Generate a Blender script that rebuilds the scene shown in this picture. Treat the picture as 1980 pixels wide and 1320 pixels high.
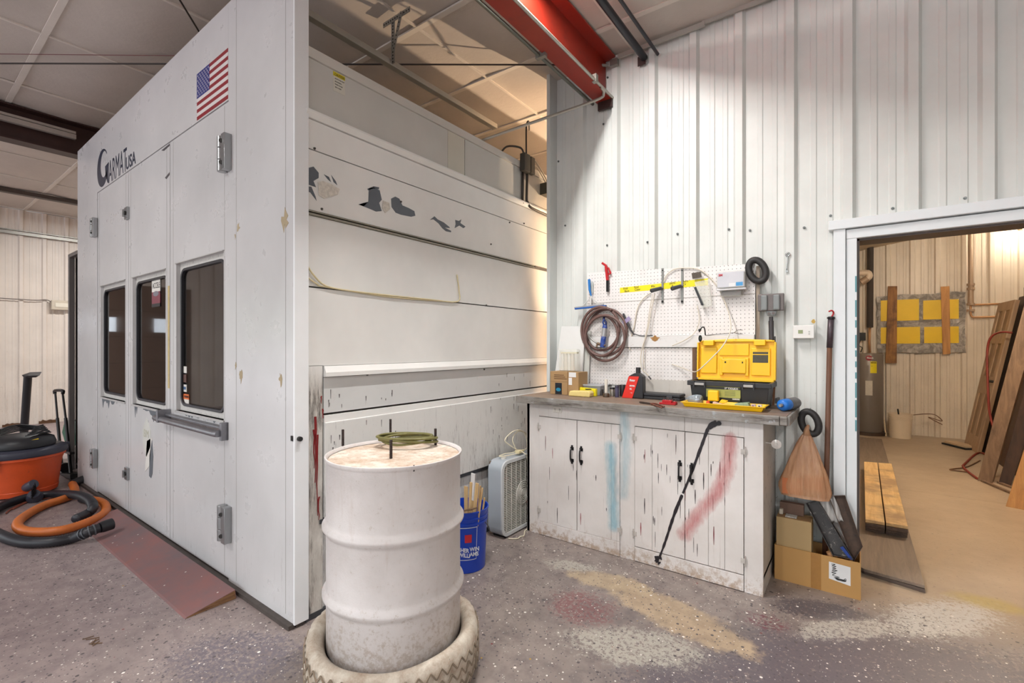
import bpy, math, random
from mathutils import Vector, Matrix, noise
for o in list(bpy.data.objects): bpy.data.objects.remove(o, do_unlink=True)
random.seed(7)
SC = bpy.context.scene
COL = SC.collection
# ------------------------------------------------------------------ camera
F_PX, EYE = 906.0, 1.4
TH = math.atan(672/906); SN, CS = math.sin(TH), math.cos(TH)
cam_d = bpy.data.cameras.new('camera'); cam = bpy.data.objects.new('camera', cam_d); COL.objects.link(cam)
cam.location = (0, 0, EYE); cam.rotation_euler = (math.pi/2, 0, TH)
cam_d.sensor_width = 36; cam_d.lens = 36*F_PX/1980; cam_d.shift_y = 9/1980; cam_d.clip_start = .02; cam_d.clip_end = 200
SC.camera = cam
def _ray(x, y):
    a = (x-990)/F_PX; return (-SN+CS*a, CS+SN*a, (669-y)/F_PX)
def at_y(x, y, v): r = _ray(x, y); t = v/r[1]; return Vector((r[0]*t, v, EYE+r[2]*t))
def at_x(x, y, v): r = _ray(x, y); t = v/r[0]; return Vector((v, r[1]*t, EYE+r[2]*t))
def at_z(x, y, v=0.0): r = _ray(x, y); t = (v-EYE)/r[2]; return Vector((r[0]*t, r[1]*t, v))
# ------------------------------------------------------------------ colour management, world
SC.view_settings.view_transform = 'Standard'; SC.view_settings.look = 'None'
SC.view_settings.gamma = 1; SC.view_settings.use_curve_mapping = False
SC.view_settings.exposure = 0.22
W = bpy.data.worlds.new('world'); SC.world = W; W.use_nodes = True
nt = W.node_tree; nt.nodes.clear()
tc = nt.nodes.new('ShaderNodeTexCoord'); sp = nt.nodes.new('ShaderNodeSeparateXYZ'); cr = nt.nodes.new('ShaderNodeValToRGB')
mr = nt.nodes.new('ShaderNodeMapRange'); bg = nt.nodes.new('ShaderNodeBackground'); wo = nt.nodes.new('ShaderNodeOutputWorld')
mr.inputs[1].default_value = -1; mr.inputs[2].default_value = 1
nt.links.new(tc.outputs['Generated'], sp.inputs[0]); nt.links.new(sp.outputs[2], mr.inputs[0]); nt.links.new(mr.outputs[0], cr.inputs[0])
nt.links.new(cr.outputs[0], bg.inputs[0]); nt.links.new(bg.outputs[0], wo.inputs[0])
els = cr.color_ramp.elements
els[0].position = 0; els[0].color = (.68, .66, .68, 1)
els[1].position = 1; els[1].color = (.84, .90, 1, 1)
for p, c in ((.49, (.76, .75, .82, 1)), (.497, (.20, .26, .13, 1)), (.53, (.17, .23, .12, 1)), (.56, (.86, .91, 1, 1))):
    e = els.new(p); e.color = c
bg.inputs[1].default_value = 3.0

def area(name, loc, rot, sx, sy, power, col=(1, 1, 1), spread=180):
    d = bpy.data.lights.new(name, 'AREA'); d.shape = 'RECTANGLE'; d.size = sx; d.size_y = sy; d.energy = power; d.color = col
    d.spread = math.radians(spread)
    o = bpy.data.objects.new(name, d); COL.objects.link(o); o.location = loc; o.rotation_euler = rot; return o
def point(name, loc, power, col, r=.04):
    d = bpy.data.lights.new(name, 'POINT'); d.energy = power; d.color = col; d.shadow_soft_size = r
    o = bpy.data.objects.new(name, d); COL.objects.link(o); o.location = loc; return o
WHITE = (1, .985, .96)
LED = [  # ceiling strips, all after the first added as unseen fill: x, y, length along y, watts, width
    (-1.43, 1.75, 1.2, 66, .07), (-1.43, -1.6, 1.2, 60, .07), (-4.2, -1.6, 1.2, 60, .15), (-9.3, 2.4, 1.2, 105, .15), (-9.0, 5.6, 1.2, 70, .15), (1.7, -1.2, 1.2, 88, .15)]
for i, (lx, ly, ln, pw, lw) in enumerate(LED):
    area('led_light', (lx, ly, 3.65-.0125*lx-.05), (0, 0, 0), lw, ln, pw, WHITE)
# warm point lights in the back room and behind the corrugated wall
point('warm_light', (1.85, 9.40, 3.00), 11, (1, .90, .76), .05)
point('warm_light', (1.0, 5.8, 2.8), 120, (1, .86, .68), .10)  # warm fill added nearer in the back room, no fixture
point('warm_light', (-1.50, 6.3, 1.9), 560, (1, .74, .50), .03)

# ------------------------------------------------------------------ mesh helpers
class MB:
    def __init__(s): s.v = []; s.f = []; s.m = []
    def face(s, idx, m=0): s.f.append(tuple(idx)); s.m.append(m)
    def add(s, vs, fs, m=0):
        n = len(s.v); s.v += [Vector(p) for p in vs]
        for f in fs: s.face([i+n for i in f], m)
        return s
    def box(s, a, b, m=0, M=None):
        x0, y0, z0 = a; x1, y1, z1 = b
        if x0 > x1: x0, x1 = x1, x0
        if y0 > y1: y0, y1 = y1, y0
        if z0 > z1: z0, z1 = z1, z0
        vs = [Vector(p) for p in ((x0,y0,z0),(x1,y0,z0),(x1,y1,z0),(x0,y1,z0),(x0,y0,z1),(x1,y0,z1),(x1,y1,z1),(x0,y1,z1))]
        if M is not None: vs = [M @ p for p in vs]
        return s.add(vs, [(0,3,2,1),(4,5,6,7),(0,1,5,4),(1,2,6,5),(2,3,7,6),(3,0,4,7)], m)
    def bar(s, p, q, w, h, m=0, up=(0,0,1)):
        p, q = Vector(p), Vector(q); d = (q-p); L = d.length; d.normalize(); u = Vector(up)
        x = d.cross(u)
        if x.length < 1e-4: x = d.cross(Vector((1,0,0)))
        x.normalize(); u = x.cross(d)
        M = Matrix((( x.x, d.x, u.x, p.x),( x.y, d.y, u.y, p.y),( x.z, d.z, u.z, p.z),(0,0,0,1)))
        return s.box((-w/2, 0, -h/2), (w/2, L, h/2), m, M)
    def cyl(s, p, q, r0, r1=None, n=16, m=0, caps=True):
        r1 = r0 if r1 is None else r1
        p, q = Vector(p), Vector(q); d = (q-p).normalized(); a = d.orthogonal().normalized(); b = d.cross(a)
        n0 = len(s.v)
        for (c, r) in ((p, r0), (q, r1)):
            for i in range(n):
                t = 2*math.pi*i/n; s.v.append(c+(a*math.cos(t)+b*math.sin(t))*r)
        for i in range(n):
            j = (i+1) % n; s.face((n0+i, n0+j, n0+n+j, n0+n+i), m)
        if caps: s.face([n0+i for i in range(n-1, -1, -1)], m); s.face([n0+n+i for i in range(n)], m)
        return s
    def lathe(s, prof, c=(0,0,0), n=32, m=0, M=None, ang=None):
        n0 = len(s.v); k = len(prof); c = Vector(c)
        for i in range(n):
            t = 2*math.pi*i/n
            for (r, z) in prof:
                p = Vector((r*math.cos(t), r*math.sin(t), z))
                s.v.append((M @ p if M is not None else p+c))
        for i in range(n):
            j = (i+1) % n
            for q in range(k-1): s.face((n0+i*k+q, n0+j*k+q, n0+j*k+q+1, n0+i*k+q+1), m)
        return s
    def tube(s, pts, r, n=8, m=0, closed=False, rr=None, sub=0):
        pts = [Vector(p) for p in pts]
        if sub: pts = smooth(pts, sub, closed)
        L = len(pts); n0 = len(s.v); prev = None
        for i, p in enumerate(pts):
            a = pts[(i-1) % L] if (closed or i > 0) else p; b = pts[(i+1) % L] if (closed or i < L-1) else p
            d = (b-a).normalized()
            u = d.orthogonal().normalized() if prev is None else (prev-d*prev.dot(d)).normalized()
            prev = u; w = d.cross(u); R = rr[i] if rr else (r(i) if callable(r) else r)
            for k in range(n):
                t = 2*math.pi*k/n; s.v.append(p+(u*math.cos(t)+w*math.sin(t))*R)
        for i in range(L if closed else L-1):
            j = (i+1) % L
            for k in range(n):
                l = (k+1) % n; s.face((n0+i*n+k, n0+i*n+l, n0+j*n+l, n0+j*n+k), m)
        if not closed: s.face([n0+k for k in range(n-1, -1, -1)], m); s.face([n0+(L-1)*n+k for k in range(n)], m)
        return s
    def prism(s, poly, vec, m=0):
        poly = [Vector(p) for p in poly]; vec = Vector(vec); n = len(poly); n0 = len(s.v)
        nrm = sum(((poly[i]-poly[0]).cross(poly[(i+1) % n]-poly[0]) for i in range(1, n-1)), Vector())
        if nrm.dot(vec) < 0: poly.reverse()
        s.v += poly+[p+vec for p in poly]
        s.face([n0+i for i in range(n-1, -1, -1)], m); s.face([n0+n+i for i in range(n)], m)
        for i in range(n): j = (i+1) % n; s.face((n0+i, n0+j, n0+n+j, n0+n+i), m)
        return s
    def ball(s, c, r, n=14, m=0, sc=(1,1,1)):
        prof = [(max(1e-4, r*math.sin(math.pi*i/(n//2+2))), -r*math.cos(math.pi*i/(n//2+2))) for i in range(n//2+3)]
        M = Matrix.Translation(c) @ Matrix.Diagonal((sc[0], sc[1], sc[2], 1))
        return s.lathe(prof, n=n, m=m, M=M)
    def jitter(s, a, fr=10):
        for p in s.v:
            p += noise.noise_vector(p*fr)*a
        return s
def smooth(pts, sub, closed=False):
    out = []; L = len(pts)
    for i in range(L if closed else L-1):
        g = lambda k: pts[k % L] if closed else pts[max(0, min(L-1, k))]
        p0, p1, p2, p3 = g(i-1), g(i), g(i+1), g(i+2)
        for j in range(sub):
            t = j/sub
            out.append(.5*((2*p1)+(p2-p0)*t+(2*p0-5*p1+4*p2-p3)*t*t+(3*p1-p0-3*p2+p3)*t**3))
    if not closed: out.append(pts[-1])
    return out
def islands(mb):
    par = list(range(len(mb.v)))
    def fd(i):
        while par[i] != i: par[i] = par[par[i]]; i = par[i]
        return i
    for f in mb.f:
        for i in f[1:]: par[fd(i)] = fd(f[0])
    out = {}
    for f, m in zip(mb.f, mb.m): out.setdefault(fd(f[0]), []).append((f, m))
    res = []
    for fs in out.values():
        n = MB(); mp = {}
        for f, m in fs:
            for i in f:
                if i not in mp: mp[i] = len(n.v); n.v.append(mb.v[i])
            n.face([mp[i] for i in f], m)
        res.append(n)
    return res
SPLIT = {'peeled_paint', 'chipped_paint', 'paint_curl', 'paint_drip', 'window_ledge', 'screw', 'rivet', 'hinge_bolt', 'dark_drip', 'scuff'}
def link(name, me, mats, parent):
    for m in (mats if isinstance(mats, (list, tuple)) else [mats]): me.materials.append(m)
    o = bpy.data.objects.new(name, me); COL.objects.link(o)
    if parent: o.parent = parent
    return o
def part(mb, name, mats, parent=None, bevel=0, smooth_=None, local=False, seg=2, weld=False, sub=0):
    """one mesh object; world coordinates unless local=True"""
    if name in SPLIT and parent is not None:
        L = islands(mb)
        if len(L) > 1: return [part(m, name, mats, parent, bevel, smooth_, local, seg) for m in L][0]
    org = Vector((0,0,0)); 
    root = parent
    while root is not None and root.parent is not None: root = root.parent
    if root is not None and not local: org = root.location
    me = bpy.data.meshes.new(name)
    vs = [p-org for p in mb.v]
    loc = Vector((0,0,0))
    if parent is None and not local:
        xs = [p.x for p in vs]; ys = [p.y for p in vs]; zs = [p.z for p in vs]
        loc = Vector(((min(xs)+max(xs))/2, (min(ys)+max(ys))/2, min(zs))); vs = [p-loc for p in vs]
    me.from_pydata([tuple(p) for p in vs], [], mb.f)
    me.polygons.foreach_set('material_index', mb.m)
    if smooth_: me.polygons.foreach_set('use_smooth', [True]*len(mb.f))
    me.update()
    o = link(name, me, mats, parent)
    if parent is None: o.location = loc
    if smooth_ and smooth_ is not True:
        me.set_sharp_from_angle(angle=math.radians(smooth_))
    if bevel:
        b = o.modifiers.new('bevel', 'BEVEL'); b.width = bevel; b.segments = seg; b.limit_method = 'ANGLE'; b.angle_limit = math.radians(40)
    if sub:
        b = o.modifiers.new('sub', 'SUBSURF'); b.levels = sub; b.render_levels = sub
    return o
def tag(o, label=None, cat=None, group=None, kind=None):
    if label: o['label'] = label
    if cat: o['category'] = cat
    if group: o['group'] = group
    if kind: o['kind'] = kind
    return o
def thing(name, label, cat, loc=(0,0,0), rotz=0, group=None):
    o = bpy.data.objects.new(name, None); COL.objects.link(o); o.location = loc; o.rotation_euler = (0,0,rotz); o.empty_display_size = .05
    return tag(o, label, cat, group)
def struct(mb, name, mats, parent=None, **k):
    o = part(mb, name, mats, parent, **k)
    if parent is None: o['kind'] = 'structure'
    return o
def solo(mb, name, mats, label, cat, group=None, **k): return tag(part(mb, name, mats, None, **k), label, cat, group)
FONT_CACHE = {}
def text(txt, size, M, mat, parent, name='lettering', ext=.0006, sx=1, align='LEFT', spacing=1, bold=0):
    cu = bpy.data.curves.new('t', 'FONT'); cu.body = txt; cu.size = size; cu.extrude = ext; cu.align_x = align; cu.space_character = spacing
    cu.offset = bold; cu.resolution_u = 4
    t = bpy.data.objects.new('t', cu); COL.objects.link(t)
    bpy.context.view_layer.update()
    me = bpy.data.meshes.new_from_object(t.evaluated_get(bpy.context.evaluated_depsgraph_get()))
    bpy.data.objects.remove(t, do_unlink=True); bpy.data.curves.remove(cu)
    root = parent
    while root.parent is not None: root = root.parent
    T = Matrix.Translation(-root.location) if M[1] == 'w' else Matrix.Identity(4)
    me.transform(T @ M[0] @ Matrix.Diagonal((sx, 1, 1, 1)))
    me.name = name
    me.materials.clear()
    return link(name, me, mat, parent)
def MY(x, y, z, tilt=0, w='w'):   # lettering upright facing -Y
    return (Matrix.Translation((x, y, z)) @ Matrix.Rotation(math.pi/2, 4, 'X') @ Matrix.Rotation(tilt, 4, 'Z'), w)
def MX(x, y, z, w='w'):           # upright facing +X
    return (Matrix.Translation((x, y, z)) @ Matrix.Rotation(math.pi/2, 4, 'Z') @ Matrix.Rotation(math.pi/2, 4, 'X'), w)
# ------------------------------------------------------------------ materials
def srgb(c):
    return tuple(((v/255)/12.92 if v/255 <= .04045 else ((v/255+.055)/1.055)**2.4) for v in c)+(1,)
MATS = {}
class NG:
    def __init__(s, name, rough=.6, metal=0, spec=.5):
        s.mat = bpy.data.materials.new(name); s.mat.use_nodes = True; s.t = s.mat.node_tree; s.n = s.t.nodes; s.n.clear()
        s.b = s.n.new('ShaderNodeBsdfPrincipled'); s.o = s.n.new('ShaderNodeOutputMaterial'); s.t.links.new(s.b.outputs[0], s.o.inputs[0])
        s.b.inputs['Roughness'].default_value = rough; s.b.inputs['Metallic'].default_value = metal; s.b.inputs['Specular IOR Level'].default_value = spec
        s.g = s.n.new('ShaderNodeNewGeometry'); s.pos = s.g.outputs['Position']
        s.tc = s.n.new('ShaderNodeTexCoord')
    def L(s, a, b): s.t.links.new(a, b)
    def map(s, scale=(1,1,1), loc=(0,0,0), src=None):
        m = s.n.new('ShaderNodeMapping'); m.inputs['Scale'].default_value = scale; m.inputs['Location'].default_value = loc
        s.L(src or s.pos, m.inputs[0]); return m.outputs[0]
    def noise(s, scale, vec=None, detail=4, rough=.6, dist=0):
        t = s.n.new('ShaderNodeTexNoise'); t.inputs['Scale'].default_value = scale; t.inputs['Detail'].default_value = detail
        t.inputs['Roughness'].default_value = rough; t.inputs['Distortion'].default_value = dist
        s.L(vec or s.pos, t.inputs['Vector']); return t.outputs['Fac']
    def voro(s, scale, vec=None, feat='F1', rand=1):
        t = s.n.new('ShaderNodeTexVoronoi'); t.feature = feat; t.inputs['Scale'].default_value = scale; t.inputs['Randomness'].default_value = rand
        s.L(vec or s.pos, t.inputs['Vector']); return t
    def ramp(s, fac, a, b, c0=(0,0,0,1), c1=(1,1,1,1)):
        r = s.n.new('ShaderNodeMapRange'); r.inputs[1].default_value = a; r.inputs[2].default_value = b; r.clamp = True
        s.L(fac, r.inputs[0]); return r.outputs[0]
    def math(s, op, a, b=None, clamp=False):
        m = s.n.new('ShaderNodeMath'); m.operation = op; m.use_clamp = clamp
        for i, x in enumerate((a, b)):
            if x is None: continue
            if isinstance(x, (int, float)): m.inputs[i].default_value = x
            else: s.L(x, m.inputs[i])
        return m.outputs[0]
    def mix(s, f, a, b):
        m = s.n.new('ShaderNodeMix'); m.data_type = 'RGBA'
        if isinstance(f, (int, float)): m.inputs[0].default_value = f
        else: s.L(f, m.inputs[0])
        for i, x in ((6, a), (7, b)):
            if isinstance(x, tuple): m.inputs[i].default_value = x
            else: s.L(x, m.inputs[i])
        return m.outputs[2]
    def xyz(s, src=None):
        m = s.n.new('ShaderNodeSeparateXYZ'); s.L(src or s.pos, m.inputs[0]); return m.outputs
    def color(s, c):
        if isinstance(c, tuple): s.b.inputs['Base Color'].default_value = c
        else: s.L(c, s.b.inputs['Base Color'])
    def bump(s, h, strength=.3, dist=.01):
        b = s.n.new('ShaderNodeBump'); b.inputs['Strength'].default_value = strength; b.inputs['Distance'].default_value = dist
        s.L(h, b.inputs['Height']); s.L(b.outputs[0], s.b.inputs['Normal'])
def M_(name, c, rough=.6, metal=0, var=.12, scale=6, bump=0, spec=.5, grime=None, streak=None, trans=0, alpha=1):
    if name in MATS: return MATS[name]
    g = NG(name, rough, metal, spec); base = srgb(c) if max(c) > 1 else c+(1,)
    dark = tuple(v*(1-var) for v in base[:3])+(1,)
    f = g.ramp(g.noise(scale, detail=5), .3, .7); col = g.mix(f, base, dark)
    if grime:
        amt, gc, gs = grime
        f2 = g.ramp(g.noise(gs, detail=8, rough=.75), .62-amt*.2, .78-amt*.1); col = g.mix(f2, col, srgb(gc))
    if streak:
        amt, sc2, gs = streak
        f3 = g.ramp(g.noise(gs, vec=g.map((1, 1, .06)), detail=4, rough=.8), .66-amt*.2, .72-amt*.1); col = g.mix(f3, col, srgb(sc2))
    g.color(col)
    if bump: g.bump(g.noise(scale*12, detail=3), bump, .004)
    if trans: g.b.inputs['Transmission Weight'].default_value = trans
    if alpha < 1: g.b.inputs['Alpha'].default_value = alpha
    MATS[name] = g.mat; return g.mat
def wood(name, c1, c2, axis=2, scale=18, rough=.6, grime=None):
    if name in MATS: return MATS[name]
    g = NG(name, rough); s = [1, 1, 1]; s[axis] = .07
    v = g.map(tuple(s)); f = g.ramp(g.noise(scale*2.2, vec=v, detail=6, rough=.7, dist=1.2), .35, .68)
    col = g.mix(f, srgb(c1), srgb(c2))
    if grime: col = g.mix(g.ramp(g.noise(grime[1], detail=7), .48, .62), col, srgb(grime[0]))
    g.color(col); g.bump(f, .15, .002); MATS[name] = g.mat; return g.mat
def emis(name, c, st):
    g = NG(name); g.b.inputs['Emission Color'].default_value = srgb(c); g.b.inputs['Emission Strength'].default_value = st; g.color(srgb(c)); return g.mat
# ================================================================== STRUCTURE
WY = 3.45      # front wall plane (corrugated)
def wz(z): return 1.4+(z-1.4)*1.0147
def wx(x): return x*1.0147
def cz(x): return 3.65-.0125*x
# floor material ---------------------------------------------------------
def floor_mat():
    g = NG('shop_floor', .55); X = g.xyz(); x, y = X[0], X[1]
    n1 = g.noise(1.6, detail=6, rough=.65); n2 = g.noise(9, detail=6, rough=.7); n3 = g.noise(45, detail=4, rough=.7)
    base = g.mix(g.ramp(n1, .35, .65), srgb((150, 138, 131)), srgb((128, 117, 112)))
    base = g.mix(g.ramp(n2, .45, .75), base, srgb((104, 94, 94)))
    # left of the hall: concrete tinted lavender-brown, bluish daylight put into the colour
    wl = g.ramp(g.math('ADD', x, g.math('MULTIPLY', n1, 1.2)), -1.5, -2.6)
    base = g.mix(wl, base, g.mix(g.ramp(n2, .4, .7), srgb((158, 142, 140)), srgb((132, 117, 118))))
    # back room concrete tinted tan, warm lamplight put into the colour
    wb = g.ramp(g.math('ADD', y, g.math('MULTIPLY', n2, .5)), 3.35, 3.75)
    base = g.mix(wb, base, g.mix(g.ramp(n1, .3, .7), srgb((180, 162, 140)), srgb((158, 140, 120))))
    def blob(cx, cy, rx, ry, soft=.35, nz=.55, rot=0):
        c, s_ = math.cos(rot), math.sin(rot)
        dx = g.math('SUBTRACT', x, cx); dy = g.math('SUBTRACT', y, cy)
        u = g.math('ADD', g.math('MULTIPLY', dx, c/rx), g.math('MULTIPLY', dy, s_/rx))
        v = g.math('ADD', g.math('MULTIPLY', dx, -s_/ry), g.math('MULTIPLY', dy, c/ry))
        r = g.math('SQRT', g.math('ADD', g.math('MULTIPLY', u, u), g.math('MULTIPLY', v, v)))
        r = g.math('ADD', r, g.math('MULTIPLY', g.math('SUBTRACT', n2, .5), nz*2.4))
        return g.ramp(r, 1+soft/2, 1-soft/2)
    fine = g.noise(46, detail=6, rough=.8)
    # white-grey overspray speckled band, purple-grey foreground, tan scuffed-clean patch, maroon spots
    def band(b, cov, col, base):
        return g.mix(g.math('MULTIPLY', b, g.ramp(g.math('ADD', fine, g.math('MULTIPLY', b, cov)), .575, .615)), base, srgb(col))
    base = band(blob(.05, 2.55, .75, .36, .6, .45, .6), .18, (98, 90, 96), base)
    base = band(blob(-.45, 2.10, .45, .25, .6, .5, .5), .16, (96, 88, 94), base)
    base = band(blob(-.15, 2.97, .26, .12, .6, .5, .3), .16, (92, 86, 90), base)
    base = band(blob(-.84, 2.10, .34, .15, .6, .5, .45), .13, (172, 166, 155), base)
    base = band(blob(-.06, 2.84, .30, .09, .6, .5, .75), .13, (172, 166, 158), base)
    base = band(blob(.34, 3.26, .40, .15, .7, .5, .95), .15, (186, 181, 174), base)
    base = band(blob(-1.47, 2.62, .18, .08, .6, .6, .3), .14, (170, 164, 154), base)
    base = band(blob(-1.20, 2.24, .20, .17, .8, .5), .12, (124, 86, 86), base)
    base = band(blob(-.38, 2.68, .13, .09, .8, .5), .08, (116, 78, 84), base)
    base = g.mix(g.math('MULTIPLY', blob(-.78, 2.47, .40, .14, .3, .6, -.25), .92), base, g.mix(g.ramp(n2, .4, .7), srgb((182, 160, 132)), srgb((158, 138, 114))))
    base = g.mix(g.math('MULTIPLY', blob(-1.18, 2.58, .27, .10, .3, .6, .15), .88), base, g.mix(g.ramp(n2, .4, .7), srgb((178, 158, 130)), srgb((156, 136, 112))))
    base = g.mix(g.math('MULTIPLY', blob(.57, 3.60, .15, .08, .8, .5), .7), base, srgb((172, 152, 84)))
    base = band(blob(-2.25, .95, .35, .22, .7, .5, .5), .12, (106, 98, 104), base)
    # dark specks and white paint drops
    def drops(scale, thr, col, base, mask=None, sel=.8):
        v = g.voro(scale, vec=g.map((1, 1, 0))); d = g.math('LESS_THAN', v.outputs['Distance'], thr)
        c = g.xyz(v.outputs['Color']); d = g.math('MULTIPLY', d, g.math('GREATER_THAN', c[0], sel))
        if mask: d = g.math('MULTIPLY', d, mask)
        return g.mix(d, base, srgb(col))
    hall = g.ramp(y, 3.5, 3.2)
    base = drops(30, .22, (84, 76, 78), base, hall, .74); base = drops(66, .24, (80, 74, 80), base, hall, .68)
    base = drops(15, .10, (232, 226, 218), base, hall, .74); base = drops(44, .18, (226, 220, 212), base, hall, .82)
    base = drops(95, .22, (200, 196, 190), base, hall, .88); base = drops(13, .08, (120, 62, 62), base, hall, .93)
    base = drops(11, .07, (176, 140, 60), base, hall, .95)
    # control joint and cracks
    w = g.math('ABSOLUTE', g.math('ADD', g.math('SUBTRACT', y, 6.1), g.math('MULTIPLY', n1, .3)))
    base = g.mix(g.math('MULTIPLY', g.math('LESS_THAN', w, .004), .6), base, srgb((110, 90, 72)))
    w = g.math('ABSOLUTE', g.math('SUBTRACT', x, -3.30))
    base = g.mix(g.math('MULTIPLY', g.math('LESS_THAN', w, .003), .5), base, srgb((110, 98, 98)))
    base = g.mix(g.ramp(n3, .60, .75), base, srgb((112, 102, 98)))
    g.color(base); r = g.ramp(n2, .3, .7)
    rr = g.n.new('ShaderNodeMapRange'); rr.inputs[3].default_value = .30; rr.inputs[4].default_value = .55; g.L(n2, rr.inputs[0]); g.L(rr.outputs[0], g.b.inputs['Roughness'])
    g.bump(g.math('ADD', n3, g.math('MULTIPLY', n2, .6)), .12, .004)
    return g.mat
struct(MB().box((-13, -8, -.12), (4.2, 11.0, 0)), 'floor', floor_mat())
# ceiling: white vinyl-faced insulation between seams ---------------------
VINYL = M_('ceiling_vinyl', (204, 195, 186), .6, var=.12, scale=2.5, bump=.5)
SEAM = M_('ceiling_seam', (222, 214, 204), .6, var=.08)
cb = MB(); nx, ny = 90, 80
for i in range(nx+1):
    for j in range(ny+1):
        x = -12.0+i*15.8/nx; y = -8+j*18.3/ny
        sx = ((x+30.4)/1.16) % 1; sy = ((y+30.85)/.79) % 1
        sag = -.028*math.sin(math.pi*sx)*abs(math.sin(math.pi*sy))+.006*noise.noise((x*2, y*2, 0))
        cb.v.append(Vector((x, y, cz(x)+.02+sag)))
for i in range(nx):
    for j in range(ny):
        a = i*(ny+1)+j; cb.face((a, a+1, a+ny+2, a+ny+1))
n0 = len(cb.v); cb.add([(-12, -8, 3.95), (3.8, -8, 3.95), (3.8, 10.3, 3.95), (-12, 10.3, 3.95)], [(0,1,2,3)])
ceil = struct(cb, 'ceiling', VINYL, smooth_=True)
sb = MB()
for k in range(-2, 14):
    x = -.24-1.16*(k)+0.0
    if -12 < x < 3.8: sb.bar((x, -8, cz(x)+.012), (x, 10, cz(x)+.012), .018, .012)
struct(sb, 'ceiling_seam', SEAM, ceil)
sb = MB()
for k in range(24):
    y = -7.94+.79*k-.02
    sb.bar((-12, y, cz(-12)+.010), (3.8, y, cz(3.8)+.010), .04, .012)
struct(sb, 'ceiling_seam', SEAM, ceil)
# corrugated liner panels ---------------------------------------------------
def corr(u0, u1, pitch=.2965, off=0.0, h=.032):
    """list of (u, depth) along the wall, depth positive toward the room"""
    pts = [(u0, 0.0)]; k = math.floor((u0-off)/pitch)-1
    while off+k*pitch < u1+pitch:
        c = off+k*pitch
        for du, d in ((-.044, 0), (-.028, h), (.016, h), (.032, 0), (.098, 0), (.104, .005), (.130, .005), (.136, 0), (.182, 0), (.188, .005), (.214, .005), (.220, 0)):
            if u0 < c+du < u1: pts.append((c+du, d))
        k += 1
    pts.append((u1, 0.0)); return pts
def corr_wall(name, mat, u0, u1, z0, z1, place, off=0.0, back=.10, parent=None, zf=None):
    mb = MB(); pr = corr(u0, u1, off=off); n = len(pr)
    for (u, d) in pr:
        for z in (z0, z1 if zf is None else zf(u)): mb.v.append(Vector(place(u, d, z)))
    for i in range(n-1): mb.face((2*i, 2*i+2, 2*i+3, 2*i+1))
    b = len(mb.v)
    for u in (u0, u1):
        for z in (z0, z1 if zf is None else zf(u)): mb.v.append(Vector(place(u, -back, z)))
    mb.face((b+2, b, b+1, b+3)); mb.face((b, 0, 1, b+1)); mb.face((2*n-2, b+2, b+3, 2*n-1))
    mb.face([b, b+2]+[2*i for i in range(n-1, -1, -1)]); mb.face([b+1]+[2*i+1 for i in range(n)]+[b+3])
    return struct(mb, name, mat, parent)
def wallmat(name, c, warm=False):
    g = NG(name, .38); X = g.xyz(); n = g.ramp(g.noise(3, detail=5), .3, .7)
    col = g.mix(n, srgb(c), srgb(tuple(v*.95 for v in c)))
    low = g.ramp(X[2], 2.1, .8)
    sp = g.ramp(g.math('ADD', g.noise(60, detail=4, rough=.8), g.math('MULTIPLY', low, .10)), .73, .76)
    col = g.mix(g.math('MULTIPLY', sp, .8), col, srgb((128, 116, 108)))
    st = g.ramp(g.math('ADD', g.noise(26, vec=g.map((1, 1, .05)), detail=5, rough=.8), g.math('MULTIPLY', low, .12)), .66, .76)
    col = g.mix(g.math('MULTIPLY', st, g.math('MULTIPLY', low, .25)), col, srgb((158, 134, 120)))
    g.color(col); return g.mat
WALLW = wallmat('white_liner', (222, 224, 220))
DX = -.010   # doorway opening left edge
wf = corr_wall('wall_front', WALLW, -2.085, -.125, 0, 4, lambda u, d, z: (u, WY-d, z), off=-.05, zf=lambda u: cz(u))
corr_wall('wall_over_doorway', WALLW, -.125, 3.6, wz(2.135), 4, lambda u, d, z: (u, WY-d, z), off=-.05, zf=lambda u: cz(u), parent=None)['kind'] = 'structure'
bpy.data.objects['wall_over_doorway'].name = 'wall_header'
corr_wall('wall_right', WALLW, 1.15, 3.6, 0, wz(2.135), lambda u, d, z: (u, WY-d, z), off=-.05)
WTRIM = M_('wall_trim_paint', (214, 218, 216), .4, var=.05)
struct(MB().box((-2.11, WY-.115, 0), (-2.08, WY+.10, cz(-2.1))), 'trim_1', WTRIM)
# eave trim where the wall meets the ceiling
tb = MB(); tb.bar((-1.50, WY-.05, cz(-1.5)-.03), (-.86, WY-.05, cz(-.86)-.03), .012, .035); tb.bar((-.88, WY-.045, cz(-.9)-.015), (3.5, WY-.045, cz(3.5)-.015), .012, .03)
struct(tb, 'trim_2', M_('eave_trim', (176, 172, 164), .4))
tb = MB()
scr = [(1450,445),(1409,443),(1606,417),(1726,403),(1866,383),(1900,310),(1080,312),(1175,150),(1167,240),(1093,436),(1174,474),(1252,468),(1310,452),(1340,540),(1555,440)]
for p in scr:
    q = at_y(p[0], p[1], WY-.004)
    if q.x < -.14 or q.z > 2.15: tb.cyl(q, q+Vector((0, -.006, 0)), .0085, .0075, 8); tb.cyl(q+Vector((0,-.006,0)), q+Vector((0, -.011, 0)), .0045, n=6)
part(tb, 'screw', M_('zinc', (120, 124, 124), .35, .7), wf)
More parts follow.
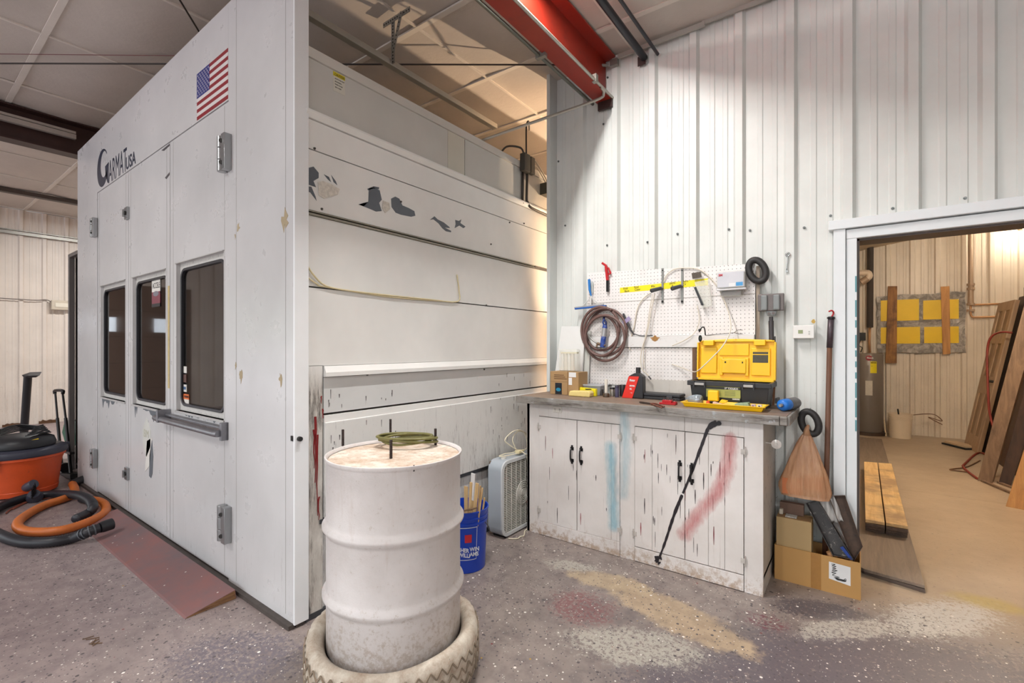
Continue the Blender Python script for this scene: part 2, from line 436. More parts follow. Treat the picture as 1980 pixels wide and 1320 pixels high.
# back room shell
BACKW = wallmat('back_room_liner', (226, 214, 198))
BY = 9.7
corr_wall('wall_back', BACKW, -.6, 3.6, 0, 3.6, lambda u, d, z: (u, BY-d, z), off=.08, zf=lambda u: 2.98+.15*u)
corr_wall('wall_inner_left', BACKW, WY+.2, BY, 0, 3.0, lambda u, d, z: (-.32+d, u, z), off=0)
bpy.data.objects['wall_inner_left'].name = 'wall_left_2'
struct(MB().box((3.5, WY+.1, 0), (3.6, BY, 3.6)), 'wall_right_2', BACKW)
mb = MB(); mb.add([(-.45, WY+.12, 2.98-.07), (3.6, WY+.12, 2.98+.54), (3.6, BY+.1, 2.98+.54), (-.45, BY+.1, 2.98-.07)], [(3,2,1,0)]); mb.add([(-.45, WY+.12, 2.98), (3.6, WY+.12, 3.6), (3.6, BY+.1, 3.6), (-.45, BY+.1, 2.98)], [(0,1,2,3)])
struct(mb, 'ceiling_2', M_('back_ceiling', (200, 184, 160), .6))
# left wall with its overhead doors, far back wall of the hall
LX = -11.9
LEFTW = wallmat('left_liner', (226, 216, 206))
corr_wall('wall_left', LEFTW, .85, 9.9, 0, 4, lambda u, d, z: (LX+d, u, z), off=.30, zf=lambda u: cz(LX))
corr_wall('wall_left_3', LEFTW, -8.0, .85, 2.65, 4, lambda u, d, z: (LX+d, u, z), off=.30, zf=lambda u: cz(LX))
corr_wall('wall_left_4', LEFTW, -2.45, -1.6, 0, 2.65, lambda u, d, z: (LX+d, u, z), off=.30)
corr_wall('wall_left_5', LEFTW, -8.0, -6.4, 0, 2.65, lambda u, d, z: (LX+d, u, z), off=.30)
corr_wall('wall_back_2', LEFTW, -12, -.7, 0, 4, lambda u, d, z: (u, 9.9-d, z), off=0, zf=lambda u: cz(u))
struct(MB().box((3.55, -8, 0), (3.7, WY, 3.9)), 'wall_right_3', M_('right_wall', (190, 186, 182), .6))
# rusty dirt gathered at the base of the left wall
mb = MB()
for (y0, y1) in ((1.25, 1.52), (1.70, 1.93)):
    n = 9; mb.prism([(LX+.035, y0, .0)]+[(LX+.035, y0+(y1-y0)*i/n, .02+.045*abs(noise.noise((i*1.7, y0*9, 0)))+.02) for i in range(n+1)]+[(LX+.035, y1, .0)], (.012, 0, 0))
tag(part(mb, 'baseboard_left', M_('rusty_dirt', (104, 72, 48), .9, var=.5, scale=40)), kind='structure')
# brown sectional overhead door in the left wall (closed)
DOORB = M_('overhead_door', (120, 98, 86), .5, var=.08)
dr = MB()
for k in range(5):
    z0, z1 = k*.53, k*.53+.530
    if k == 3:
        for (y0, y1) in ((-1.6, -1.32), (-.92, -.30), (.10, .85)): dr.box((LX-.06, y0, z0), (LX-.02, y1, z1))
        for (y0, y1) in ((-1.32, -.92), (-.30, .10)): dr.box((LX-.06, y0, z0), (LX-.02, y1, z0+.1)); dr.box((LX-.06, y0, z1-.14), (LX-.02, y1, z1))
    else: dr.box((LX-.06, -1.6, z0), (LX-.02, .85, z1))
d1 = tag(part(dr, 'door_1', DOORB), kind='structure')
FRO = NG('frosted_pane', .5); FRO.color(srgb((240, 244, 250))); FRO.b.inputs['Transmission Weight'].default_value = .9
for (y0, y1) in ((-1.32, -.92), (-.30, .10)): part(MB().box((LX-.05, y0, 3*.53+.1), (LX-.045, y1, 4*.53-.14)), 'window_pane', FRO.mat, d1)
sb = MB()
for k in range(1, 5): sb.box((LX-.0205, -1.6, k*.53-.004), (LX-.019, .85, k*.53+.004))
part(sb, 'section_seam', M_('seam_brown', (70, 56, 50), .6), d1)
hb = MB()
for y in (-1.5, -.6, .3):
    for k in range(1, 5): hb.box((LX-.02, y-.03, k*.53-.05), (LX-.005, y+.03, k*.53+.05))
part(hb, 'hinge', M_('hinge_steel', (110, 105, 100), .4, .8), d1)
# rail lines high on the left wall / ceiling
RAIL = M_('galvanised', (150, 148, 142), .35, .6)
mb = MB(); mb.box((LX+.03, -1, 3.35), (LX+.10, 9.0, 3.40)); mb.box((LX+.03, -1, 3.42), (LX+.07, 9.0, 3.435))
solo(mb, 'wall_rail', RAIL, 'long grey metal rail fixed high along the far left white wall', 'rail')
mb = MB(); mb.box((-10.30, -2, 3.70), (-10.20, 9.0, 3.76)); 
solo(mb, 'ceiling_channel', M_('dark_channel', (86, 76, 70), .5, .3), 'dark narrow steel channel under the ceiling near the far left wall', 'channel')
# ------------------------------------------------------------------ steel beams
RED = M_('red_oxide', (158, 44, 28), .38, var=.22, scale=5, grime=(.3, (92, 30, 30), 3))
BRN = M_('brown_oxide', (62, 38, 34), .5, var=.25, scale=6)
def ibeam(name, x1, w, zb, zt, y0, y1, mat, label):
    t = thing(name, label, 'steel beam', ((2*x1-w)/2, y1, zb))
    xc = x1-w/2
    part(MB().box((x1-w, y0, zb), (x1, y1, zb+.014)), 'bottom_flange', mat, t)
    part(MB().box((xc-.005, y0, zb+.014), (xc+.005, y1, zt-.012)), 'web', mat, t)
    part(MB().box((x1-w-.03, y0, zt-.012), (x1+.03, y1, zt)), 'top_flange', mat, t)
    return t
BX = -1.56
b1 = ibeam('roof_beam', BX, .125, 3.335, cz(-1.6)-.005, -7.5, WY-.02, RED, 'red steel roof beam running over the bench, with conduits strapped to it')
part(MB().box((BX-.0625-.05, WY-.05, 3.27), (BX+.01, WY-.028, 3.335)), 'end_plate', BRN, b1)
BX2 = -6.57
b2 = ibeam('roof_beam', BX2, .16, 3.40, cz(BX2)-.005, -7.5, 9.5, BRN, 'dark brown steel roof beam beyond the far left end of the booth')
mb = MB().box((BX2+.005, -2, 3.545), (BX2+.05, 1.21, 3.59)); mb.box((BX2+.012, -2, 3.60), (BX2+.04, 1.21, 3.625))
solo(mb, 'lighting_channel', M_('pale_channel', (180, 172, 164), .4, .3), 'pale grey channel fixed along the side of the dark brown roof beam', 'channel')
# conduits on the red beam
CON = M_('conduit', (176, 172, 162), .35, .5, var=.1); COND = M_('dark_conduit', (74, 68, 62), .45, .5)
t = thing('conduit', 'thin pale conduit strapped under the red roof beam, bending off toward the booth', 'conduit', (BX, WY-.3, 3.32))
pa = at_y(1163, 190, WY-.25); 
part(MB().tube([(BX+.006, -6, 3.345), (BX+.006, 2.9, 3.345), (BX+.005, 3.20, 3.343), (BX-.010, 3.29, 3.328), (BX-.075, 3.285, 3.295), (-1.98, 2.99, 3.12), (-2.30, 2.72, 2.96)], .011, 10, sub=6), 'tube', CON, t, smooth_=True)
part(MB().box((BX-.012, 3.10, 3.33), (BX+.022, 3.135, 3.385)), 'strap', CON, t)
t = thing('conduit', 'grey conduit clamped along the left edge of the red beam', 'conduit', (BX-.15, WY-.3, 3.33))
part(MB().tube([(BX-.15, -6, 3.33), (BX-.15, WY-.06, 3.33)], .012, 10), 'tube', M_('conduit_grey', (122, 122, 112), .4, .5), t, smooth_=True)
for y in (1.9, 2.6): part(MB().box((BX-.175, y, 3.312), (BX-.10, y+.03, 3.352)), 'clamp', RAIL, t)
# pipes right of the beam, running up through the ceiling
def pipe_thing(a, b, r, mat, label, cat='pipe', plate=None):
    t = thing('pipe', label, cat, b)
    part(MB().tube([a, b], r, 12), 'tube', mat, t, smooth_=True)
    if plate: part(MB().box(*plate), 'plate', BRN, t)
    return t
DP = M_('dark_pipe', (58, 58, 64), .4, .4, var=.2)
q = at_y(1243, 108, WY-.06); pipe_thing((q.x-.01, -2.0, q.z+.012), (q.x, q.y+.03, q.z), .026, DP, 'thick dark pipe under the ceiling entering the corrugated wall right of the red beam', plate=((q.x-.05, WY-.03, q.z-.05), (q.x+.01, WY-.036, q.z+.02)))
q = at_y(1270, 102, WY-.06); pipe_thing((q.x, -2.0, q.z+.006), (q.x, q.y+.02, q.z), .012, DP, 'thin dark pipe beside the thicker one, entering the corrugated wall')
# cross brace rods
ROD = M_('rod', (58, 50, 46), .5, .4)
t = thing('brace_rod', 'long dark steel tie rod under the ceiling, from the red beam over the booth', 'tie rod', (-1.60, 3.38, 3.655))
part(MB().tube([(-6.9, -.42, 3.68), (-1.60, 3.38, 3.60)], .006, 8), 'rod', ROD, t); part(MB().cyl((-1.72, 3.30, 3.602), (-1.58, 3.40, 3.60), .012, n=10), 'turnbuckle', RAIL, t)
part(MB().box((-1.56, 3.38, 3.575), (-1.50, 3.42, 3.625)), 'clip', RAIL, t)
solo(MB().tube([(-6.9, -.58, 3.69), (-3.6, 1.95, 3.69)], .003, 6), 'brace_rod', M_('red_wire', (120, 70, 70), .5), 'thin reddish wire running beside the long dark tie rod at the left', 'wire')
solo(MB().tube([(-2.6, .40, 3.64), (-4.6, 2.0, 3.66)], .006, 6), 'brace_rod', ROD, 'short dark tie rod crossing above the top edge of the booth front', 'tie rod')
# materials of the overhead LED strips, mostly added fill out of view
LM = emis('led_diffuser', (255, 252, 245), 3.0); HM = M_('fixture_white', (225, 225, 222), .4)
# suspended galvanised channel and its perforated bracket
t = thing('hanging_channel', 'pale galvanised strut channel hung under the ceiling above the booth', 'strut channel', (-2.63, 1.4, 3.37))
part(MB().box((-2.66, 1.33, 3.352), (-2.61, 3.30, 3.392)), 'channel', M_('strut', (190, 188, 178), .35, .4), t, bevel=.003)
def perf(p, q, w, name, par, n=14, up=(1,0,0)):
    mb = MB().bar(p, q, w, .004, 0, up)
    p, q = Vector(p), Vector(q); d = (q-p).normalized(); u = Vector(up)
    for i in range(n):
        c = p.lerp(q, (i+.5)/n); mb.cyl(c-u*.0028, c+u*.0028, w*.17, n=8, m=1)
    return part(mb, name, [RAIL, M_('hole_dark', (28, 26, 24), .8)], par)
perf((-2.60, 2.12, 3.36), (-2.60, 2.12, 3.675), .035, 'angle', t, 14, (0,1,0)); perf((-2.585, 2.11, 3.44), (-2.50, 2.11, 3.675), .028, 'brace', t, 9, (0,1,0)); perf((-2.70, 2.115, 3.66), (-2.42, 2.115, 3.66), .035, 'angle', t, 12, (0,1,0))

# unseen plywood sheet added behind the corrugated wall to shape the warm light
solo(MB().prism([(-2.16, 5.0, 0), (-1.25, 5.0, 0), (-1.25, 5.0, 2.5), (-1.77, 5.0, 2.32), (-1.85, 5.0, 1.80), (-2.16, 5.0, 1.45)], (0, .018, 0)), 'light_blocker_sheet', wood('blocker_ply', (176, 142, 100), (146, 112, 76), 2, 8), 'cut plywood sheet added unseen behind the corrugated wall to shape the warm light', 'plywood')
# ================================================================== DOORWAY
FR = M_('frame_white', (226, 230, 232), .35, var=.05)
FD = M_('frame_dark', (92, 82, 78), .5)
d = thing('door_2', None, None, (-.06, WY, 0)); d['kind'] = 'structure'
DL, DR, DT = -.012, 1.03, 2.035
mb = MB(); mb.box((-.126, WY-.045, 0), (-.066, WY+.12, DT+.11)); mb.box((-.064, WY-.032, 0), (DL, WY+.12, DT))
mb.box((DR, WY-.032, 0), (DR+.055, WY+.12, DT)); mb.box((DR+.057, WY-.045, 0), (DR+.12, WY+.12, DT+.11))
part(mb, 'jamb', FR, d, bevel=.003)
mb = MB(); mb.box((-.150, WY-.06, DT+.060), (DR+.15, WY+.12, DT+.115)); mb.box((-.064, WY-.034, DT), (DR+.06, WY+.12, DT+.056))
part(mb, 'header', FR, d, bevel=.003)
mb = MB(); mb.box((DL, WY+.0, 0), (DL+.012, WY+.17, DT)); mb.box((DL, WY+.0, DT-.012), (DR, WY+.17, DT+.001)); mb.box((DR-.012, WY, 0), (DR, WY+.17, DT))
part(mb, 'door_stop', FD, d)
mb = MB(); yy = .9
while yy < 1.75:
    h = random.uniform(.03, .14); mb.box((DL-.009, WY-.0335, yy), (DL-.001, WY-.0323, yy+h)); yy += h+random.uniform(.01, .05)
part(mb, 'paint_flake', M_('teal_paint', (94, 150, 160), .5), d)

# ================================================================== SPRAY BOOTH
def booth_mat(name, c, low=1.0, rough=.26, smear=True):
    g = NG(name, rough); X = g.xyz()
    n = g.ramp(g.noise(1.5, detail=4), .3, .7); col = g.mix(n, srgb(c), srgb(tuple(v*.93 for v in c)))
    lo = g.ramp(X[2], 1.5, .1)
    st = g.ramp(g.math('ADD', g.noise(42, vec=g.map((1, 1, .10)), detail=6, rough=.85), g.math('MULTIPLY', lo, .10*low)), .68, .78)
    col = g.mix(g.math('MULTIPLY', st, .55), col, srgb((120, 112, 112)))
    sp = g.ramp(g.noise(90, detail=3, rough=.8), .74, .77); col = g.mix(g.math('MULTIPLY', sp, .7), col, srgb((90, 84, 84)))
    g.color(col)
    rr = g.n.new('ShaderNodeMapRange'); rr.inputs[3].default_value = rough*.8; rr.inputs[4].default_value = rough*1.5; g.L(g.noise(6, detail=5), rr.inputs[0]); g.L(rr.outputs[0], g.b.inputs['Roughness'])
    g.bump(g.noise(2.2, detail=2), .12, .03); return g.mat
BF = booth_mat('booth_front_paint', (212, 211, 212)); BS = booth_mat('booth_side_paint', (234, 233, 230), rough=.4)
def grime_mat():
    g = NG('booth_post_grime', .5); X = g.xyz()
    lo = g.ramp(X[2], 1.32, 1.15)
    n = g.noise(30, vec=g.map((1, 1, .10)), detail=7, rough=.8); n2 = g.noise(7, vec=g.map((1, 1, .4)), detail=6, rough=.75)
    col = g.mix(g.ramp(n2, .35, .65), srgb((214, 210, 203)), srgb((176, 170, 163)))
    col = g.mix(g.math('MULTIPLY', g.ramp(n, .50, .62), .85), col, srgb((106, 100, 96)))
    col = g.mix(g.math('MULTIPLY', g.ramp(g.noise(16, vec=g.map((1, 1, .15)), detail=5, rough=.8), .62, .68), .5), col, srgb((130, 84, 84)))
    col = g.mix(g.math('MULTIPLY', g.ramp(n, .62, .66), .9), col, srgb((66, 62, 60)))
    col = g.mix(lo, srgb((226, 225, 222)), col)
    g.color(col); g.bump(n, .2, .003); return g.mat
GR = grime_mat()
BL, BR_, BY0, BH = -6.52, -2.25, 1.22, 3.42
DARK = M_('seam_dark', (34, 32, 32), .8, var=0); GREYP = M_('grey_primer', (96, 102, 110), .5, var=.15)
TANP = M_('tan_chip', (178, 160, 128), .6, var=.15)
booth = thing('spray_booth', 'large white enclosed paint spray booth with three windowed doors and a flag decal', 'spray booth', (-4.4, BY0, 0))
# hollow body behind the facade
mb = MB(); mb.box((BL, BY0+.06, 0), (BL+.05, 6.2, 2.90)); mb.box((BL, 6.15, 0), (BR_-.03, 6.2, 2.9)); mb.box((BL, BY0+.06, 2.86), (BR_-.03, 6.2, 2.90)); mb.box((BL, BY0+.06, .0), (BR_-.03, 6.2, .02))
part(mb, 'shell', M_('booth_shell', (150, 146, 142), .6), booth)
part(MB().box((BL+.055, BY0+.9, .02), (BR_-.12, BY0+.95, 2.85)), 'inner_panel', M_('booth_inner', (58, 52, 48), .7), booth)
# facade
L1, L2, L3, L4 = -5.785, -4.868, -3.932, -2.985; DZ = 2.845
mb = MB(); mb.box((BL, BY0, .02), (L1-.004, BY0+.06, BH)); mb.box((L1-.004, BY0, DZ+.004), (L4+.004, BY0+.06, BH)); mb.box((L4+.004, BY0, .02), (BR_, BY0+.06, BH))
part(mb, 'front_panel', BF, booth, bevel=.002)
mb = MB(); mb.box((BL+.002, BY0+.012, .0), (BR_+.001, BY0+.055, .02)); mb.box((L1-.004, BY0+.02, .02), (L4+.004, BY0+.05, .03)); mb.bar((BL, BY0-.012, .012), (BR_, BY0-.012, .012), .03, .022)
part(mb, 'sill', M_('sill_steel', (92, 84, 80), .6, .3, var=.3, scale=20), booth)
part(MB().box((BR_-.002, BY0-.003, .02), (BR_+.012, BY0+.072, BH+.002)), 'edge_trim', M_('edge_trim', (234, 236, 238), .35, var=.04), booth, bevel=.002)
mb = MB()
for x in (-2.98+.10, -2.33): mb.box((x, BY0-.0008, .05), (x+.003, BY0+.001, BH-.02))
part(mb, 'panel_seam', M_('soft_seam', (168, 164, 162), .6), booth)
def rrect(cx, cz_, w, h, r, n=6):
    pts = []
    for (sx, sz, a0) in ((1, 1, 0), (-1, 1, 90), (-1, -1, 180), (1, -1, 270)):
        for i in range(n+1):
            a = math.radians(a0+90*i/n); pts.append((cx+sx*(w/2-r)+r*math.cos(a), cz_+sz*(h/2-r)+r*math.sin(a)))
    return pts
def ring(mb, o, i, y0, y1, m=0):
    n = len(o); b = len(mb.v)
    for (P, y) in ((o, y0), (i, y0), (o, y1), (i, y1)): mb.v += [Vector((p[0], y, p[1])) for p in P]
    for k in range(n):
        j = (k+1) % n
        mb.face((b+k, b+j, b+n+j, b+n+k), m); mb.face((b+n+k, b+n+j, b+3*n+j, b+3*n+k), m); mb.face((b+j, b+k, b+2*n+k, b+2*n+j), m); mb.face((b+2*n+k, b+3*n+k, b+3*n+j, b+2*n+j), m)
GL = NG('booth_glass', .03); GL.b.inputs['Transmission Weight'].default_value = 1; GL.b.inputs['IOR'].default_value = 1.5; GL.color(srgb((205, 200, 195))); GLASS = GL.mat
RUB = M_('window_rubber', (40, 40, 46), .35, var=0)
LEAF = []
def leaf(x0, x1, wx0, wx1, z0, z1):
    g_ = .004; mb = MB(); y0, y1 = BY0+.006, BY0+.056
    mb.box((x0+g_, y0, .03), (wx0, y1, DZ)); mb.box((wx1, y0, .03), (x1-g_, y1, DZ)); mb.box((wx0, y0, .03), (wx1, y1, z0)); mb.box((wx0, y0, z1), (wx1, y1, DZ))
    lf = part(mb, 'door_leaf', BF, booth)
    mb = MB()
    for x in (x0+.06, x1-.065): mb.box((x, y0-.0008, .05), (x+.003, y0+.001, DZ-.01))
    part(mb, 'leaf_seam', MATS['soft_seam'], lf)
    cx, cz_ = (wx0+wx1)/2, (z0+z1)/2; w, h = wx1-wx0, z1-z0
    n = 6; mb = MB(); sq = []
    for (sx, sz) in ((1, 1), (-1, 1), (-1, -1), (1, -1)): sq += [(cx+sx*w/2, cz_+sz*h/2)]*(n+1)
    ring(mb, sq, rrect(cx, cz_, w-.05, h-.07, .07), BY0+.030, BY0+.050)
    part(mb, 'window_surround', M_('surround_white', (214, 212, 208), .4, grime=(.35, (84, 84, 90), 40)), lf)
    mb = MB(); ring(mb, rrect(cx, cz_, w-.048, h-.068, .07), rrect(cx, cz_, w-.085, h-.105, .055), BY0+.020, BY0+.048)
    part(mb, 'window_gasket', RUB, lf, bevel=.004)
    mb = MB(); mb.prism([(p[0], BY0+.036, p[1]) for p in rrect(cx, cz_, w-.08, h-.10, .055)], (0, .005, 0)); part(mb, 'window_pane', GLASS, lf)
    mb = MB(); mb.box((wx0-.012, BY0-.002, z0-.014), (wx1+.012, BY0+.03, z0)); mb.box((wx0-.008, BY0-.001, z1), (wx1+.008, BY0+.008, z1+.006))
    part(mb, 'window_ledge', M_('ledge', (192, 190, 188), .4, grime=(.4, (90, 88, 92), 30)), lf)
    return lf
la = leaf(L1, L2, -5.69, -4.955, .93, 1.955); lb = leaf(L2, L3, -4.76, -4.02, .93, 1.955); lc = leaf(L3, L4, -3.815, -3.06, .955, 1.97)
part(MB().box((L3-.004, BY0+.03, .03), (L3+.004, BY0+.055, DZ)), 'door_gap', DARK, booth)
def flake(mb, pts, y=BY0-.0012, t=.0008, m=0): mb.prism([(p[0], y, p[1]) for p in pts], (0, t*2, 0), m)
def drips(x0, x1, z, n, L, seed):
    r = random.Random(seed); top = []; bot = []
    for i in range(n+1):
        x = x0+(x1-x0)*i/n; top.append((x, z)); bot.append((x, z-L*(r.random()**1.5)*(1 if i % 2 else .35)-.004))
    return top+bot[::-1]
for (lf, a, b, z, n, L, sd) in ((la, -5.64, -5.25, .915, 13, .10, 1), (lb, -4.71, -4.64, .915, 4, .09, 8), (lb, -4.50, -4.10, .912, 12, .11, 4), (lc, -3.66, -3.12, .948, 22, .02, 5)):
    mb = MB(); flake(mb, drips(a, b, z, n, L, sd), BY0+.0045); part(mb, 'peeled_paint', GREYP, lf)
# tan chips on the right panel
mb = MB()
for (px, py, s, sd) in ((551, 425, 1.0, 1), (461, 440, .5, 2), (466, 727, .6, 5), (543, 732, .6, 9), (456, 706, .4, 7), (455, 456, .3, 8)):
    q = at_y(px, py, BY0); r = random.Random(sd)
    pts = [(q.x+s*.035*(.3+r.random())*math.cos(a*math.pi/6), q.z+s*.06*(.3+r.random())*math.sin(a*math.pi/6)) for a in range(12)]
    flake(mb, pts)
part(mb, 'chipped_paint', TANP, booth)
# tape strip on the second leaf, hand lettering in faded yellow
mb = MB().box((-3.972, BY0+.0042, 1.10), (-3.94, BY0+.0062, 1.83)); part(mb, 'tape_strip', M_('faded_tape', (206, 184, 128), .6, var=.25, scale=30), lb)
# stickers
mb = MB().box((-4.40, BY0+.0325, 1.79), (-4.22, BY0+.0345, 1.93), 0); mb.box((-4.40, BY0+.0320, 1.71), (-4.22, BY0+.0345, 1.815), 1); mb.box((-4.40, BY0+.0315, 1.70), (-4.22, BY0+.0345, 1.725), 2); mb.prism([(-4.31+.06*math.cos(a/8*math.pi)*1, BY0+.0312, 1.80+.02*math.sin(a/8*math.pi)) for a in range(16)], (0, .002, 0), 3)
st = part(mb, 'window_sticker', [M_('sticker_white', (226, 222, 216), .5, var=.03), M_('sticker_red', (132, 60, 74), .5), M_('sticker_black', (38, 30, 34), .5), M_('sticker_grey', (130, 126, 136), .5)], lb)
text('ACCELE', .062, MY(-4.385, BY0+.0322, 1.842), MATS['sticker_black'], st, sx=.72)
mb = MB()
ST = [MATS['sticker_white'], M_('sticker_orange', (232, 112, 40), .5), M_('sticker_navy', (60, 96, 140), .5), M_('sticker_brown', (86, 50, 40), .5)]
x0 = -3.765
for (za, zb, m, w) in ((1.26, 1.215, 0, .05), (1.205, 1.15, 3, .05), (1.195, 1.16, 1, .035), (1.135, 1.085, 0, .05), (1.12, 1.10, 2, .04), (1.07, .905+.13, 1, .09), (1.035, .90-.02+.05, 0, .09)):
    mb.box((x0, BY0+.034-.0005*(m+1), zb), (x0+w, BY0+.0358, za), m)
wsx = part(mb, 'warning_sticker', ST, lc)
for k in range(5): 
    mbx = MB()
text('WARNING', .024, MY(x0+.012, BY0+.0328, 1.045), MATS['sticker_black'], wsx, sx=.7)
# push bar on the middle/right leaf
ST_ = M_('worn_steel', (150, 150, 156), .35, .7, var=.2, scale=30)
mb = MB(); mb.tube([(-4.06, BY0-.045, .888), (-3.99, BY0-.052, .888), (-3.03, BY0-.052, .888), (-3.005, BY0-.045, .888)], .020, 14)
pb_ = part(mb, 'push_bar', ST_, booth, smooth_=50)
mb = MB(); mb.box((-3.945, BY0-.075, .868), (-3.915, BY0+.006, .955)); mb.box((-3.022, BY0-.034, .845), (-2.995, BY0+.006, .95)); mb.box((-3.94, BY0-.03, .912), (-3.03, BY0+.004, .925)); part(mb, 'bar_bracket', ST_, pb_, bevel=.003)
# hinges
HG = M_('hinge_silver', (168, 170, 172), .3, .85, var=.1)
def hinge(x, z, big=1.0):
    mb = MB(); h = .155*big
    for k in range(3): mb.cyl((x-.028*big, BY0-.018, z-h/2+k*h/3+.002), (x-.028*big, BY0-.018, z-h/2+(k+1)*h/3-.002), .019*big, n=14)
    mb.box((x+.0, BY0-.03*big, z-h/2), (x+.035*big, BY0, z+h/2)); mb.box((x-.03*big, BY0-.008, z-h/2+.01), (x+.005, BY0+.004, z+h/2-.01))
    o = part(mb, 'hinge', HG, booth, bevel=.002, smooth_=40)
    mb = MB()
    for k in (-1, 1): mb.cyl((x+.004, BY0-.026*big, z+k*h*.3), (x+.012, BY0-.034*big, z+k*h*.3), .009*big, n=10)
    part(mb, 'hinge_bolt', M_('bolt_dark', (60, 58, 56), .4, .6), o)
hinge(L4, 2.53, 1.35); hinge(L4, .36, 1.35)
hinge(L1-.03, 2.52, 1.15); hinge(L1-.03, .34, 1.15)
def latch(x, z):
    mb = MB(); mb.box((x-.045, BY0-.012, z-.05), (x+.03, BY0+.006, z+.05)); mb.box((x-.03, BY0-.03, z-.03), (x-.012, BY0-.01, z+.03))
    o = part(mb, 'latch', HG, booth, bevel=.002); part(MB().cyl((x-.005, BY0-.02, z), (x-.005, BY0-.010, z), .016, n=12), 'latch_socket', DARK, o)
latch(L2, 2.50); latch(L2, .345)
# little emblem plate and torn paper
q = at_y(282, 848, BY0)
mb = MB(); mb.prism([(q.x-.09, BY0+.0035, q.z-.05), (q.x-.09, BY0+.0035, q.z+.07), (q.x, BY0+.0035, q.z+.16), (q.x+.09, BY0+.0035, q.z+.07), (q.x+.09, BY0+.0035, q.z-.05), (q.x, BY0+.0035, q.z-.14)], (0, .003, 0))
em = part(mb, 'hexagon_sticker', M_('hex_sticker', (214, 214, 208), .4), lb); text('BM', .085, MY(q.x-.06, BY0+.0032, q.z+.01), M_('faded_letter', (186, 184, 166), .5), em)
q2 = at_y(288, 885, BY0)
mb = MB(); mb.prism([(q2.x-.10, BY0+.0035, q2.z-.12), (q2.x-.06, BY0+.0035, q2.z+.12), (q2.x+.05, BY0+.0035, q2.z+.16), (q2.x+.0, BY0+.0035, q2.z-.06)], (0, .003, 0)); part(mb, 'torn_paper', MATS['sticker_white'], lb)
mb = MB(); flake(mb, [(q2.x-.01, q2.z-.14), (q2.x+.0, q2.z+.02), (q2.x+.05, q2.z+.14), (q2.x+.075, q2.z+.02), (q2.x+.06, q2.z-.11), (q2.x+.03, q2.z-.15)], BY0+.0035); part(mb, 'peeled_paint', GREYP, lb)
# lettering on the facade
NAVY = M_('navy_vinyl', (48, 54, 72), .4, var=.05)
mb = MB(); n = 26; o_, i_ = [], []
for k in range(n+1):   # big G: a fat crescent, open at the right
    a = math.radians(38+ (300-14)*k/n); ca, sa = math.cos(a), math.sin(a)
    o_.append((-5.60+.178*ca, 3.04+.172*sa)); i_.append((-5.555+.108*ca, 3.065+.118*sa))
for k in range(n): mb.prism([(o_[k][0], BY0-.001, o_[k][1]), (o_[k+1][0], BY0-.001, o_[k+1][1]), (i_[k+1][0], BY0-.001, i_[k+1][1]), (i_[k][0], BY0-.001, i_[k][1])], (0, .0014, 0))
mb.prism([(-5.52, BY0-.001, 3.035), (-5.405, BY0-.001, 3.05), (-5.405, BY0-.001, 2.862), (-5.445, BY0-.001, 2.872), (-5.50, BY0-.001, 2.95)], (0, .0014, 0))
part(mb, 'logo_letter', NAVY, booth)
text('ARMAT', .285, MY(-5.405, BY0-.0005, 2.858), NAVY, booth, 'logo_lettering', sx=.55)
text('USA', .145, MY(-4.915, BY0-.0005, 2.868), NAVY, booth, 'logo_lettering', sx=.95, bold=.003)
# flag decal
FX0, FX1, FZ0, FZ1 = -3.44, -2.985, 2.857, 3.155
t_ = thing('flag_decal', None, None) if False else None
mb = MB(); sh = (FZ1-FZ0)/13
for k in range(13): mb.box((FX0, BY0-.0012, FZ1-(k+1)*sh), (FX1, BY0+.0002, FZ1-k*sh), 0 if k % 2 == 0 else 1)
ux, uz = FX0+.195, FZ1-7*sh; mb.box((FX0, BY0-.0016, uz), (ux, BY0, FZ1), 2)
for r in range(9):
    for c in range(6 if r % 2 == 0 else 5):
        sx_ = FX0+(c*2+1+(r % 2))*(ux-FX0)/12; sz_ = FZ1-(r+1)*(FZ1-uz)/10
        mb.prism([(sx_+.0075*(1 if i % 2 == 0 else .4)*math.sin(i*math.pi/5), BY0-.0019, sz_+.0085*(1 if i % 2 == 0 else .4)*math.cos(i*math.pi/5)) for i in range(10)], (0, .0006, 0), 1)
part(mb, 'flag_decal', [M_('flag_red', (140, 12, 30), .5, var=.05), M_('flag_white', (222, 216, 214), .5, var=.05), M_('flag_blue', (30, 42, 122), .5, var=.05)], booth)
# door_leaf scuffs
mb = MB(); flake(mb, [(-4.03, 2.615), (-3.94, 2.635), (-3.94, 2.618), (-4.0, 2.600)], BY0+.004); flake(mb, [(-4.10, 2.83), (-3.94, 2.838), (-3.94, 2.825), (-4.05, 2.815)], BY0+.004); part(mb, 'scuff', M_('scuff', (78, 74, 76), .6), lb)

